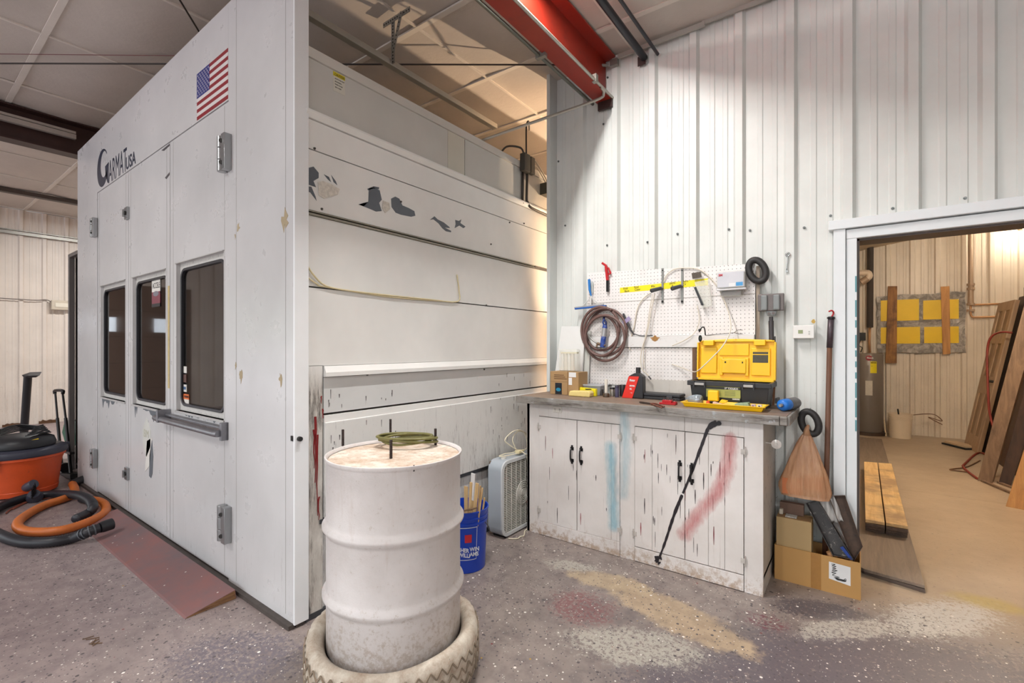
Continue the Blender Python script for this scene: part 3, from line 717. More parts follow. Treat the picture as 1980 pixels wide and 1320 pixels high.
# ---------------------------------------------------------------- side of the booth (faces +X)
SX = BR_-.006; YE = 6.2
def sbox(y0, y1, z0, z1, d0=.03, d1=0.0, m=0, mb=None):
    mb = mb or MB(); return mb.box((SX-d0, y0, z0), (SX+d1, y1, z1), m)
mb = MB()
for (z0, z1) in ((1.298, 1.700), (1.708, 2.068), (2.098, 2.405), (2.411, 2.560)): sbox(BY0+.06, YE, z0, z1, mb=mb)
side = part(mb, 'side_panel', BS, booth)
part(sbox(BY0+.06, YE, 0.03, 2.86, .06, -.026), 'seam_backing', M_('seam_back', (70, 64, 62), .7), booth)
mb = MB(); sbox(1.385, YE, 1.048, 1.236, mb=mb); sbox(1.385, YE, .03, .50, .03, -.012, mb=mb)
part(mb, 'side_panel', booth_mat('booth_lower_paint', (212, 212, 211), 2.2, .4), booth)
mb = MB(); sbox(BY0+.06, 1.300, .03, 1.30, .03, .002, mb=mb); sbox(1.302, 1.378, .03, 1.30, .03, .0, mb=mb)
part(mb, 'corner_post', GR, booth)
mb = MB(); mb.prism([(SX-.03, 1.385, 1.296), (SX+.006, 1.385, 1.296), (SX+.022, 1.385, 1.262), (SX+.022, 1.385, 1.240), (SX-.03, 1.385, 1.236)], (0, YE-1.385, 0))
part(mb, 'belt_ledge', BS, booth)
mb = MB(); mb.box((SX-.012, 1.385, .50), (SX+.014, 3.9, 1.0)); pn = part(mb, 'raised_panel', booth_mat('booth_raised_paint', (222, 221, 218), 2.5, .4), booth, bevel=.004)
mb = MB(); mb.box((SX-.02, 1.385, 1.0), (SX+.008, YE, 1.036)); part(mb, 'panel_trim', BS, booth)
mb = MB(); mb.box((SX-.02, 1.36, .475), (SX+.006, 3.9, .497)); mb.box((SX-.03, BY0+.06, 0), (SX+.004, YE, .03)); part(mb, 'dark_trim', M_('dark_trim', (72, 74, 78), .5, .3), booth)
# cornice, plenum box and top trim
mb = MB(); mb.prism([(SX-.03, BY0+.06, 2.562), (SX+.01, BY0+.06, 2.565), (SX+.028, BY0+.06, 2.590), (SX+.028, BY0+.06, 2.600), (SX-.03, BY0+.06, 2.605)], (0, YE-BY0-.06, 0)); part(mb, 'cornice', BS, booth)
mb = MB(); sbox(BY0+.06, 2.305, 2.608, 2.872, mb=mb); sbox(2.480, YE, 2.608, 2.872, mb=mb)
BT = booth_mat('plenum_paint', (200, 198, 192), .5, .45); part(mb, 'plenum_panel', BT, booth)
part(sbox(2.308, 2.474, 2.608, 2.872), 'access_panel', booth_mat('access_paint', (206, 202, 188), .5, .45), booth)
mb = MB(); mb.box((SX-.06, BY0+.06, 2.874), (SX+.010, YE, 2.925)); part(mb, 'top_trim', booth_mat('top_trim_paint', (208, 204, 196), .5, .45), booth)
mb = MB().box((SX-.03, BY0+.06, 2.070), (SX+.014, 3.35, 2.079)); mb.box((SX-.03, BY0+.06, 2.088), (SX+.008, 3.35, 2.094)); part(mb, 'seam_channel', M_('seam_channel', (150, 146, 132), .5, .2), booth)
mb = MB()
for p in ((775,390),(608,287),(622,404),(949,472),(985,430),(1013,432),(710,708),(710,724),(936,702),(936,714),(941,772),(940,590),(1034,515)):
    q = at_x(p[0], p[1], SX); mb.cyl(q, q+Vector((.007, 0, 0)), .007, .005, 8)
part(mb, 'rivet', M_('rivet', (96, 92, 88), .4, .6), booth)
# peeled patches, outlines on the side panel (y, z)
def peel(pts, name='peeled_paint', mat=GREYP, x=SX+.0012):
    mb = MB(); 
    for P in pts: mb.prism([Vector((x, *at_x(a, b, SX)[1:])) for (a, b) in P], (-.0016, 0, 0))
    return part(mb, name, mat, booth)
peel([[(693,395),(703,399),(712,390),(713,364),(722,362),(734,368),(738,386),(733,392),(738,408),(727,409),(718,405)],
      [(756,384),(764,380),(772,384),(778,397),(790,402),(801,408),(803,417),(795,419),(775,415),(765,411),(757,400)],
      [(831,425),(840,418),(846,424),(858,430),(868,438),(870,441),(860,440),(872,446),(872,449),(862,447),(855,441),(848,432),(838,424)],
      [(880,425),(887,427),(892,424),(890,431),(900,438),(896,441),(888,436),(879,441),(881,433)],
      [(594,325),(606,322),(616,334),(616,344),(606,350),(611,362),(594,356)], [(594,360),(602,361),(610,380),(612,388),(600,372),(594,370)],
      [(626,337),(636,342),(640,352),(634,347)], [(640,338),(649,350),(652,358),(645,352)], [(710,365),(722,360),(733,362),(732,366),(722,364),(712,368)]])
peel([[(614,352),(624,350),(640,356),(656,366),(652,376),(640,380),(626,384),(616,378)], [(740,388),(752,392),(754,404),(744,412),(738,402)]], 'paint_curl', M_('paint_curl', (222, 216, 205), .5, var=.3, scale=60), SX+.004)
# red and maroon paint drips
mb = MB(); r = random.Random(3)
for (px, py, L, w) in ((610, 805, .34, .006), (607, 830, .20, .004), (613, 840, .42, .004), (590, 853, .05, .004), (638, 1043, .10, .005), (636, 1080, .12, .004), (616, 960, .12, .004), (621, 765, .04, .003), (623, 790, .05, .004), (632, 860, .10, .003)):
    q = at_x(px, py, SX); pts = [(q.y+r.uniform(-.004, .004), q.z-L*k/5, w*(1.3 if k == 1 else 1)*(1-k/7)) for k in range(6)]
    mb.prism([(SX+.0032, a-c, b) for a, b, c in pts]+[(SX+.0032, a+c, b) for a, b, c in reversed(pts)], (-.002, 0, 0))
part(mb, 'paint_drip', M_('paint_drip', (128, 26, 30), .35), booth)
mb = MB()
for i in range(60):
    y = r.choice([r.uniform(1.39, 1.85), r.uniform(2.75, 3.4)]); z = r.uniform(.62, 1.2); L = r.uniform(.01, .05); w = r.uniform(.0012, .003); xx = SX+(.0145 if z < 1 else .0006)
    if 1.0 < z-L < 1.05 or 1.0 < z < 1.05: continue
    mb.prism([(xx, y-w, z), (xx, y+w, z), (xx, y+w*.4, z-L), (xx, y-w*.4, z-L)], (.0006, 0, 0))
part(mb, 'dark_drip', M_('dark_drip', (60, 52, 54), .5), booth)
# caution label on the plenum
y0 = at_x(644, 147, SX).y; y1 = at_x(667, 150, SX).y
mb = MB(); mb.box((SX, y0, 2.845), (SX+.0012, y1, 2.868), 1); mb.box((SX, y0, 2.765), (SX+.0012, y1, 2.845), 0)
lab = part(mb, 'caution_label', [M_('label_paper', (206, 202, 190), .6, var=.03), M_('label_yellow', (206, 190, 40), .5)], booth)
text('CAUTION', .018, MX(SX+.0013, y0+.008, 2.849), M_('ink', (34, 32, 32), .6), lab, sx=.75)
for k, s in enumerate(('BOOTH FAN MUST', 'BE RUNNING', 'WHEN DOORS', 'ARE CLOSED')): text(s, .0085, MX(SX+.0013, y0+.01, 2.83-.015*k), MATS['ink'], lab, sx=.8)
# white tubing stapled along the side, conduits and boxes near the corner
CREAM = M_('cream_tube', (214, 200, 160), .5)
q = [at_x(a, b, SX) for a, b in ((594,516),(605,532),(629,553),(680,563),(760,572),(830,579),(883,583),(886,562),(884,545),(882,531))]
t = thing('cream_tubing', 'thin cream plastic tubing stapled along the white booth side, end turned up', 'tubing', (SX, 1.3, 1.7))
part(MB().tube([Vector((SX+.008, p.y, p.z)) for p in q], .0045, 8, sub=4), 'tube', CREAM, t, smooth_=True)
part(MB().tube([Vector((SX+.006, at_x(a, b, SX).y, at_x(a, b, SX).z)) for a, b in ((594,537),(612,549),(630,555),(760,575),(881,584))], .004, 8, sub=4), 'tube', CREAM, t, smooth_=True)
cd = thing('conduit', 'pair of dark conduits running down the upper booth side from the grey boxes', 'conduit', (SX+.02, 3.2, 2.55))
part(MB().tube([Vector((SX+.015, p.y, p.z)) for p in (at_x(1008,320,SX), at_x(1008,394,SX))], .011, 10), 'tube', COND, cd, smooth_=True)
part(MB().tube([Vector((SX+.018, p.y, p.z)) for p in (at_x(1017,318,SX), at_x(1015,380,SX), at_x(1017,392,SX), at_x(1025,403,SX), at_x(1062,420,SX), at_x(1085,430,SX))], .011, 10, sub=4), 'tube', COND, cd, smooth_=True)
BOX = M_('box_grey', (78, 74, 68), .5, .4)
p0 = at_x(1003, 318, SX); p1 = at_x(1014, 293, SX)
jb = thing('junction_box', 'pair of dark grey electrical boxes on the booth top edge with conduits bending from them', 'electrical box', (SX+.03, p0.y, p0.z))
part(MB().box((SX+.011, p0.y, 2.84), (SX+.06, p0.y+.085, 2.985)), 'box', BOX, jb, bevel=.004); part(MB().box((SX+.011, p0.y+.11, 2.85), (SX+.05, p0.y+.17, 2.99)), 'box', BOX, jb, bevel=.004)
part(MB().tube([(SX+.035, p0.y+.06, 2.985), (SX+.035, p0.y+.06, 3.22), (SX+.03, p0.y+.10, 3.28), (SX-.1, p0.y+.3, 3.32)], .007, 8, sub=5), 'wire', COND, jb, smooth_=True)
part(MB().tube([(SX+.03, p0.y+.03, 2.985), (SX+.03, p0.y-.02, 3.02), (SX-.02, p0.y-.14, 3.0), (SX-.08, p0.y-.16, 2.93)], .008, 8, sub=5), 'wire', COND, jb, smooth_=True)
pj = at_x(1052, 371, SX)
part(MB().tube([(SX+.035, p0.y+.15, 2.97), (SX+.035, p0.y+.19, 2.98), (SX+.035, pj.y-.03, 2.88), (SX+.035, pj.y, pj.z+.05)], .006, 8, sub=5), 'wire', CON, jb, smooth_=True)
part(MB().tube([(SX+.035, p0.y+.15, 2.93), (SX+.035, p0.y+.22, 2.93), (SX+.035, pj.y-.055, 2.86), (SX+.035, pj.y-.03, pj.z+.05)], .005, 8, sub=5), 'wire', CON, jb, smooth_=True)
solo(MB().box((SX+.002, pj.y-.07, pj.z-.045), (SX+.07, pj.y+.06, pj.z+.055)).box((SX+.07, pj.y-.06, pj.z-.037), (SX+.075, pj.y+.05, pj.z+.047)), 'junction_box', M_('box_olive', (84, 78, 64), .5, .3), 'small square grey metal junction box on the booth side beside the corrugated wall', 'electrical box', bevel=.003)
solo(MB().box((BR_-.02, BY0-.006, .93), (BR_+.0, BY0-.001, .955)).cyl((BR_+.012, BY0+.02, .94), (BR_+.028, BY0+.02, .94), .012, n=10), 'bumper', DARK, 'small black rubber bumper on the booth corner beside the white drum', 'bumper')
# plywood ramp
RAMP = NG('ramp_ply', .6); n = RAMP.noise(3, detail=6, rough=.7); c = RAMP.mix(RAMP.ramp(n, .35, .65), srgb((142, 96, 92)), srgb((118, 98, 100))); 
c = RAMP.mix(RAMP.ramp(RAMP.noise(2.0, vec=RAMP.map((1,1,1),(3,1,0)), detail=3), .60, .70), c, srgb((150, 92, 74)))
v = RAMP.voro(26, vec=RAMP.map((1, 1, 0))); dd = RAMP.math('MULTIPLY', RAMP.math('LESS_THAN', v.outputs['Distance'], .13), RAMP.math('GREATER_THAN', RAMP.xyz(v.outputs['Color'])[0], .8)); c = RAMP.mix(dd, c, srgb((214, 206, 198))); RAMP.color(c)
mb = MB(); a0, a1 = -4.95, -2.78
mb.prism([(a0, .93, 0), (a0, .94, .006), (a0, 1.172, .05), (a0, 1.178, 0)], (a1-a0, 0, 0), 0)
rmp = thing('plywood_ramp', 'reddish painted plywood wedge ramp lying along the booth door sill', 'ramp', (-3.8, 1.05, 0))
part(mb, 'board', RAMP.mat, rmp); part(MB().prism([(a1, .935, 0.001), (a1, .94, .004), (a1, 1.170, .046), (a1, 1.174, 0.001)], (.002, 0, 0)), 'raw_edge', wood('ply_edge', (150, 112, 74), (92, 60, 42), 1, 30), rmp)
# ================================================================== WORKBENCH
def bench_mat():
    g = NG('bench_paint', .5); X = g.xyz(); n = g.noise(2.5, detail=5)
    col = g.mix(g.ramp(n, .35, .65), srgb((226, 221, 218)), srgb((210, 204, 200)))
    gr = g.noise(55, vec=g.map((1, 1, .03)), detail=5, rough=.7); col = g.mix(g.math('MULTIPLY', g.ramp(gr, .60, .70), .45), col, srgb((160, 148, 140)))
    ck = g.noise(34, vec=g.map((1, 1, .05), (4, 0, 2)), detail=5, rough=.85); col = g.mix(g.ramp(ck, .70, .72), col, srgb((84, 70, 70)))
    sp = g.noise(75, detail=4, rough=.8); col = g.mix(g.ramp(sp, .73, .76), col, srgb((104, 90, 84)))
    low = g.ramp(X[2], .16, .02); tn = g.ramp(g.math('ADD', g.noise(24, detail=6, rough=.8), g.math('MULTIPLY', low, .16)), .58, .72)
    col = g.mix(g.math('MULTIPLY', tn, g.math('MULTIPLY', low, .8)), col, srgb((166, 140, 116)))
    g.color(col); g.bump(g.math('ADD', gr, sp), .25, .002); return g.mat
BP = bench_mat()
CX0, CX1, CY0, CY1, CT = -2.03, -.433, 2.93, WY-.035, .972
bench = thing('base_cabinet', 'long white painted wooden base cabinet with four doors under the wooden worktop', 'cabinet', ((CX0+CX1)/2, (CY0+CY1)/2, 0))
mb = MB(); mb.box((CX0, CY0, .0), (CX0+.022, CY1, CT)); mb.box((CX1-.022, CY0+.02, 0), (CX1, CY1, CT)); mb.box((CX0, CY1-.01, .1), (CX1, CY1, CT)); mb.box((CX0, CY0+.02, .09), (CX1, CY1, .11)); mb.box((CX0, CY0+.01, CT-.02), (CX1, CY1, CT))
part(mb, 'carcass', M_('bench_side', (196, 190, 182), .5, grime=(.4, (120, 108, 98), 14)), bench)
mb = MB()
mb.box((CX0, CY0, 0), (-1.920, CY0+.02, CT)); mb.box((-1.278, CY0, .0), (-1.178, CY0+.02, CT)); mb.box((-.527, CY0, .0), (CX1+.002, CY0+.02, CT))
mb.box((-1.920, CY0, .880), (-1.278, CY0+.02, CT)); mb.box((-1.178, CY0, .880), (-.86, CY0+.02, CT)); mb.box((-.858, CY0, .880), (-.527, CY0+.02, CT))
part(mb, 'face_frame', BP, bench, bevel=.0015)
part(MB().box((-1.920, CY0-.006, .002), (-1.280, CY0+.012, .098)).box((-1.176, CY0-.004, .004), (-.530, CY0+.012, .094)), 'kickboard', BP, bench, bevel=.002)
part(MB().box((CX0+.02, CY0+.021, .1), (CX1-.02, CY0+.026, .9)), 'gap_backing', DARK, bench)
BK = M_('black_iron', (26, 24, 26), .35, .3, var=0); HW = M_('painted_hinge', (196, 190, 184), .5, var=.2, scale=50)
def cdoor(x0, x1, hx, hz, boards, hinge_side):
    mb = MB(); z0, z1 = .100, .876; xs = [x0]+boards+[x1]
    for a, b in zip(xs, xs[1:]): mb.box((a+.0012, CY0-.005, z0), (b-.0006, CY0+.014, z1))
    d_ = part(mb, 'cabinet_door', BP, bench, bevel=.001)
    mb = MB(); y = CY0-.005
    for s in (-1, 1): mb.box((hx-.013, y-.004, hz+s*.042-.011), (hx+.013, y, hz+s*.042+.011)); mb.box((hx-.007, y-.004, hz+s*.060-.006), (hx+.007, y, hz+s*.060+.006))
    mb.tube([(hx, y-.002, hz-.046), (hx, y-.022, hz-.036), (hx, y-.026, hz), (hx, y-.022, hz+.036), (hx, y-.002, hz+.046)], .0055, 8, sub=4)
    part(mb, 'handle', BK, d_)
    hxx = x0-.008 if hinge_side < 0 else x1+.008
    for z in (.18, .80):
        mb = MB(); mb.box((hxx-.022*(1 if hinge_side > 0 else .4), y-.003, z-.014), (hxx+.022*(1 if hinge_side < 0 else .4), y+.0, z+.014)); mb.cyl((hxx, y-.004, z-.03), (hxx, y-.004, z+.03), .004, n=8)
        part(mb, 'hinge', HW, d_)
    return d_
da = cdoor(-1.918, -1.602, -1.638, .632, [], -1); db = cdoor(-1.598, -1.280, -1.565, .634, [-1.34], 1)
dc = cdoor(-1.176, -.858, -.886, .634, [-1.06], -1); dd_ = cdoor(-.855, -.530, -.815, .628, [-.72, -.63], 1)
mb = MB(); r_ = random.Random(21); mb2 = MB()
for k in range(52):
    x = r_.uniform(-1.15, -.56) if k % 4 else r_.uniform(-1.90, -1.30); z = r_.uniform(.2, .86); L = r_.uniform(.015, .11); w = r_.uniform(.0010, .0032)
    (mb2 if k % 5 == 0 else mb).prism([(x-w*.5, CY0-.0062, z), (x+w*.5, CY0-.0062, z), (x+w, CY0-.0062, z-L*.4), (x+w*.3, CY0-.0062, z-L), (x-w*.3, CY0-.0062, z-L), (x-w, CY0-.0062, z-L*.4)], (0, .0012, 0))
part(mb, 'dark_drip', M_('door_drip', (58, 50, 54), .5), bench); part(mb2, 'paint_drip', M_('door_red_drip', (150, 60, 70), .5), bench)
# knob-like white suction cup on the cabinet's right side
mb = MB(); q = Vector((CX1+.055, 3.02, .845)); mb.lathe([(.0001, .004), (.010, .006), (.026, 0), (.024, -.004), (.0001, -.002)], n=20, M=Matrix.Translation(q) @ Matrix.Rotation(math.pi/2, 4, 'X'))
solo(mb.cyl((q.x, q.y-.006, q.z), (q.x, q.y-.012, q.z), .006, n=10).cyl((CX1-.001, q.y+.004, q.z+.002), (q.x-.01, q.y+.004, q.z+.002), .003, n=6), 'suction_cup', M_('clear_white', (216, 210, 204), .2), 'small round translucent white cap sticking out from the right side of the base cabinet', 'cap')
# paint strokes on the doors: one continuous black sweep, blue and red spray marks
def stroke(pts, w, y, mat, name, par, seg=40, wob=0, sd=1):
    r = random.Random(sd); P = smooth([Vector((a, 0, b)) for a, b in pts], 8); n = len(P); L, R = [], []
    for i, p in enumerate(P):
        d = (P[min(i+1, n-1)]-P[max(i-1, 0)]).normalized(); u = Vector((-d.z, 0, d.x)); ww = w(i/(n-1))*(1+wob*r.uniform(-1, 1))
        L.append((p+u*ww)); R.append((p-u*ww))
    mb = MB()
    for i in range(n-1): mb.add([(L[i].x, y, L[i].z), (R[i].x, y, R[i].z), (R[i+1].x, y, R[i+1].z), (L[i+1].x, y, L[i+1].z), (L[i].x, y+.0012, L[i].z), (R[i].x, y+.0012, R[i].z), (R[i+1].x, y+.0012, R[i+1].z), (L[i+1].x, y+.0012, L[i+1].z)], [(0,1,2,3),(7,6,5,4),(0,3,7,4),(2,1,5,6)])
    return part(mb, name, mat, par)
BLK = M_('black_paint', (34, 28, 34), .45, var=.1)
def spray(name, c, dens, sc=26, str_=(1, 1, .25)):
    g = NG(name, .55); n = g.noise(sc, vec=g.map(str_), detail=6, rough=.75); g.color(srgb(c)); g.L(g.math('MULTIPLY', g.ramp(n, .62-dens*.3, .66), .7), g.b.inputs['Alpha']); return g.mat
stroke([(-.675, .955), (-.715, .925), (-.76, .80), (-.825, .612), (-.868, .50)], lambda t: .0105*(1-.35*t), CY0-.0066, BLK, 'paint_stroke', bench, wob=.15)
stroke([(-.872, .49), (-.92, .36), (-.975, .18), (-1.012, .07)], lambda t: .0095*(1-.6*abs(t-.25)), CY0-.0066, BLK, 'paint_stroke', bench, wob=.2)
stroke([(-.65, .955), (-.72, .915)], lambda t: .010, CY0-.0068, BLK, 'paint_stroke', bench, wob=.5)
stroke([(-1.00, .075), (-1.035, .055), (-1.01, .03)], lambda t: .012, CY0-.0074, BLK, 'paint_stroke', bench, wob=.6)
BLU = spray('blue_spray', (120, 196, 222), .62); RSP = spray('red_spray', (204, 96, 104), .62)
def softspray(name, c, pts, rad, dens):
    """spray-painted mark: alpha falls off from a poly-line by distance (x, z)"""
    g = NG(name, .55); X = g.xyz(); best = None
    n = g.math('MULTIPLY', g.math('SUBTRACT', g.noise(22, vec=g.map((1, 1, .5)), detail=5, rough=.7), .5), .06)
    for (a, b) in zip(pts, pts[1:]):
        vx, vz = b[0]-a[0], b[1]-a[1]; L2 = vx*vx+vz*vz
        px = g.math('SUBTRACT', X[0], a[0]); pz = g.math('SUBTRACT', X[2], a[1])
        t = g.math('MULTIPLY', g.math('ADD', g.math('MULTIPLY', px, vx), g.math('MULTIPLY', pz, vz)), 1/L2, True)
        ex = g.math('SUBTRACT', px, g.math('MULTIPLY', t, vx)); ez = g.math('SUBTRACT', pz, g.math('MULTIPLY', t, vz))
        dd = g.math('SQRT', g.math('ADD', g.math('MULTIPLY', ex, ex), g.math('MULTIPLY', ez, ez)))
        best = dd if best is None else g.math('MINIMUM', best, dd)
    al = g.ramp(g.math('ADD', best, n), rad*1.35, rad*.15)
    streak = g.ramp(g.noise(60, vec=g.map((1, 1, .12)), detail=4, rough=.8), .38, .55)
    g.color(srgb(c)); g.L(g.math('MULTIPLY', g.math('MULTIPLY', al, dens), g.math('ADD', g.math('MULTIPLY', streak, .4), .6)), g.b.inputs['Alpha']); return g.mat
def sprayed(name, c, pts, rad, dens):
    xs = [p[0] for p in pts]; zs = [p[1] for p in pts]; m = rad*1.6
    o = part(MB().box((min(xs)-m, CY0-.0062, min(zs)-m), (max(xs)+m, CY0-.0055, max(zs)+m)), 'spray_mark', softspray(name, c, pts, rad, dens), bench)
sprayed('blue_mark', (150, 208, 226), [(-1.345, .72), (-1.335, .55), (-1.318, .20)], .040, .32)
sprayed('blue_mark_b', (150, 208, 226), [(-1.248, .945), (-1.238, .70), (-1.262, .42)], .036, .18)
sprayed('red_mark', (216, 124, 126), [(-.600, .86), (-.612, .72), (-.66, .55), (-.75, .43), (-.86, .25)], .038, .33)
# power outlet on the face frame
o_ = part(MB().box((-1.80, CY0-.006, .918), (-1.725, CY0+.0, .962)), 'outlet_plate', M_('outlet_white', (220, 214, 206), .4), bench, bevel=.003)
mb = MB()
for x in (-1.785, -1.745):
    for dx in (0, .009): mb.box((x+dx, CY0-.0066, .937), (x+dx+.0025, CY0-.0055, .947))
    mb.cyl((x+.006, CY0-.0066, .930), (x+.006, CY0-.0055, .930), .0022, n=8)
part(mb, 'outlet_slot', DARK, o_)
# worktop
TZ = 1.025
def top_mat():
    g = NG('worktop_wood', .55); v = g.map((.12, 1, 1)); f = g.noise(26, vec=v, detail=7, rough=.75, dist=.6); n = g.noise(5, detail=6, rough=.7)
    col = g.mix(g.ramp(f, .35, .65), srgb((150, 128, 110)), srgb((108, 90, 78))); col = g.mix(g.ramp(n, .52, .70), col, srgb((128, 122, 116)))
    col = g.mix(g.ramp(g.noise(40, detail=4, rough=.8), .68, .72), col, srgb((70, 62, 60))); g.color(col); g.bump(f, .2, .002); return g.mat
def edge_mat():
    g = NG('worktop_edge', .6); v = g.map((.10, 1, 1)); f = g.noise(40, vec=v, detail=7, rough=.75); n = g.noise(6, detail=6, rough=.7)
    col = g.mix(g.ramp(n, .38, .62), srgb((150, 146, 142)), srgb((126, 120, 112))); col = g.mix(g.ramp(f, .52, .64), col, srgb((86, 78, 74)))
    col = g.mix(g.ramp(g.noise(9, vec=g.map((1,1,1),(7,3,1)), detail=4), .62, .68), col, srgb((172, 178, 184))); g.color(col); g.bump(f, .4, .003); return g.mat
top = thing('worktop', 'scarred brown wooden worktop with a grey paint-stained front edge, lying on the white cabinet', 'worktop', ((-2.1-.31)/2, 3.15, .9725))
mb = MB(); mb.box((-2.075, 2.885, .9725), (-.312, CY1-.02, TZ)); part(mb, 'top_board', top_mat(), top, bevel=.002)
EM = edge_mat(); mb = MB(); mb.box((-2.09, 2.865, .974), (-.345, 2.884, TZ-.001)); mb.box((-.343, 2.867, .977), (-.309, 2.884, TZ-.002)); part(mb, 'front_edge', EM, top, bevel=.003)
part(MB().box((-.311, 2.886, .974), (-.298, CY1-.02, TZ-.001)), 'side_edge', EM, top, bevel=.002)
# ------------------------------------------------------------------ pegboards
def peg_mat():
    g = NG('pegboard', .45); X = g.xyz(); P = .0254
    fx = g.math('SUBTRACT', g.math('FRACT', g.math('DIVIDE', g.math('ADD', X[0], 50), P)), .5); fz = g.math('SUBTRACT', g.math('FRACT', g.math('DIVIDE', X[2], P)), .5)
    d_ = g.math('SQRT', g.math('ADD', g.math('MULTIPLY', fx, fx), g.math('MULTIPLY', fz, fz))); hole = g.math('LESS_THAN', d_, .115)
    n = g.noise(4, detail=4); col = g.mix(g.ramp(n, .4, .7), srgb((234, 230, 228)), srgb((220, 214, 210)))
    s = g.ramp(g.noise(20, detail=6, rough=.75), .70, .73); col = g.mix(s, col, srgb((84, 70, 62)))
    st = g.ramp(g.noise(9, vec=g.map((1, 1, .12)), detail=5, rough=.7), .66, .74); col = g.mix(g.math('MULTIPLY', st, .25), col, srgb((150, 120, 100)))
    g.color(g.mix(g.math('MULTIPLY', hole, .85), col, srgb((70, 62, 58)))); return g.mat
PEG = peg_mat(); PY = WY-.040     # pegboard face
WHP = M_('white_board_paint', (228, 226, 224), .4, var=.05, grime=(.1, (120, 100, 84), 40))
pb = thing('pegboard', 'white perforated pegboard on the corrugated wall with a strip of yellow tape', 'pegboard', (-1.16, PY, wz(1.47)))
x0, x1 = wx(-1.745), wx(-.541); zt0, zt1 = wz(1.985), wz(1.932)
mb = MB().prism([(x0, PY, wz(1.475)), (x1, PY, wz(1.475)), (x1, PY, zt1), (x0, PY, zt0)], (0, .006, 0)); part(mb, 'board', PEG, pb)
part(MB().box((x0, PY-.018, wz(1.392)), (x1-.002, PY+.006, wz(1.473))), 'shelf_rail', WHP, pb, bevel=.002)
part(MB().box((x0+.0, PY-.0008, wz(1.735)), (x1, PY+.0, wz(1.741))), 'board_joint', M_('joint_grey', (188, 182, 176), .6), pb)
tp = part(MB().prism([(wx(-1.467), PY-.001, wz(1.805)), (wx(-.829), PY-.001, wz(1.815)), (wx(-.829), PY-.001, wz(1.862)), (wx(-1.467), PY-.001, wz(1.845))], (0, .0016, 0)), 'yellow_tape', M_('yellow_tape', (244, 226, 20), .45, var=.05), pb)
INK = MATS['ink']
for s, x, z in (('Final', -1.44, 1.828), ('Base', -1.43, 1.808), ('Final', -1.355, 1.832), ('Clear', -1.35, 1.813), ('Mix', -1.225, 1.828), ('parts', -1.09, 1.842), ('&', -1.075, 1.820), ('Paint', -1.00, 1.846), ('Clr', -1.0, 1.826), ('Clr', -.875, 1.838)):
    text(s, .024, MY(wx(x), PY-.0016, wz(z), .05), INK, tp, 'handwriting', sx=.85)
pl = thing('pegboard', 'lower white pegboard between the white rail and the worktop, behind the oil bottle', 'pegboard', (-1.2, PY, TZ+.01))
part(MB().box((x0, PY, TZ+.075), (wx(-.60), PY+.006, wz(1.388))), 'board', PEG, pl); part(MB().box((wx(-.93), PY-.012, TZ+.02), (wx(-.905), PY, wz(1.39))), 'batten', wood('brown_stick', (128, 96, 70), (88, 62, 46)), pl)
part(MB().box((wx(-1.29), PY-.004, TZ+.005), (wx(-.62), PY+.002, TZ+.13)), 'backsplash', M_('ribbed_white', (214, 208, 200), .6, streak=(.5, (178, 168, 158), 60)), pl)
part(MB().prism([(wx(-1.19)+.03*math.cos(a)*(1+.4*math.sin(a*5)), PY-.019, wz(1.456)+.018*math.sin(a)*(1+.3*math.cos(a*4))) for a in [i*.35 for i in range(18)]], (0, .0015, 0)), 'stain', M_('rust_stain', (176, 128, 70), .6, var=.3, scale=40), pb)
# hanging brackets
BRK = M_('bracket_zinc', (142, 142, 138), .35, .6); NOZ = M_('nozzle_grey', (84, 86, 90), .4, .3)
for (px, lab_) in ((1281, 'left of the two narrow grey metal hanging straps screwed to the pegboard'), (1319, 'right of the two narrow grey metal hanging straps screwed to the pegboard')):
    a = at_y(px, 520, PY-.006); b = at_y(px+1, 586, PY-.006)
    t = thing('metal_strap', lab_, 'strap', (a.x, PY, b.z), group='metal straps on the pegboard')
    part(MB().box((a.x-.007, PY-.008, b.z), (a.x+.007, PY-.001, a.z+.006)), 'strap', BRK, t); part(MB().cyl((a.x, PY-.010, b.z+.012), (a.x, PY-.008, b.z+.012), .008, n=10).cyl((a.x, PY-.010, a.z-.01), (a.x, PY-.008, a.z-.01), .005, n=8), 'screw', DARK, t)
for (pa, pb2, w) in (((1259, 562), (1278, 557), 'left'), ((1299, 558), (1316, 553), 'right')):
    a = at_y(*pa, PY-.075); b = at_y(*pb2, PY-.02)
    t = thing('hose_nozzle', '%s of the two short grey ribbed nozzles sticking out from the pegboard straps' % w, 'nozzle', b, group='nozzles on the pegboard')
    mb = MB().tube([a, a.lerp(b, .6), b], .013, 14, rr=[.0155, .014, .013]); part(mb, 'body', NOZ, t, smooth_=50); part(MB().cyl(a+Vector((0, -.001, 0)), a+Vector((0, .001, 0))+(b-a)*.01, .0095, n=12), 'opening', DARK, t)
    part(MB().cyl(b, (b.x+.012, PY-.008, b.z), .005, n=8), 'stem', BRK, t)
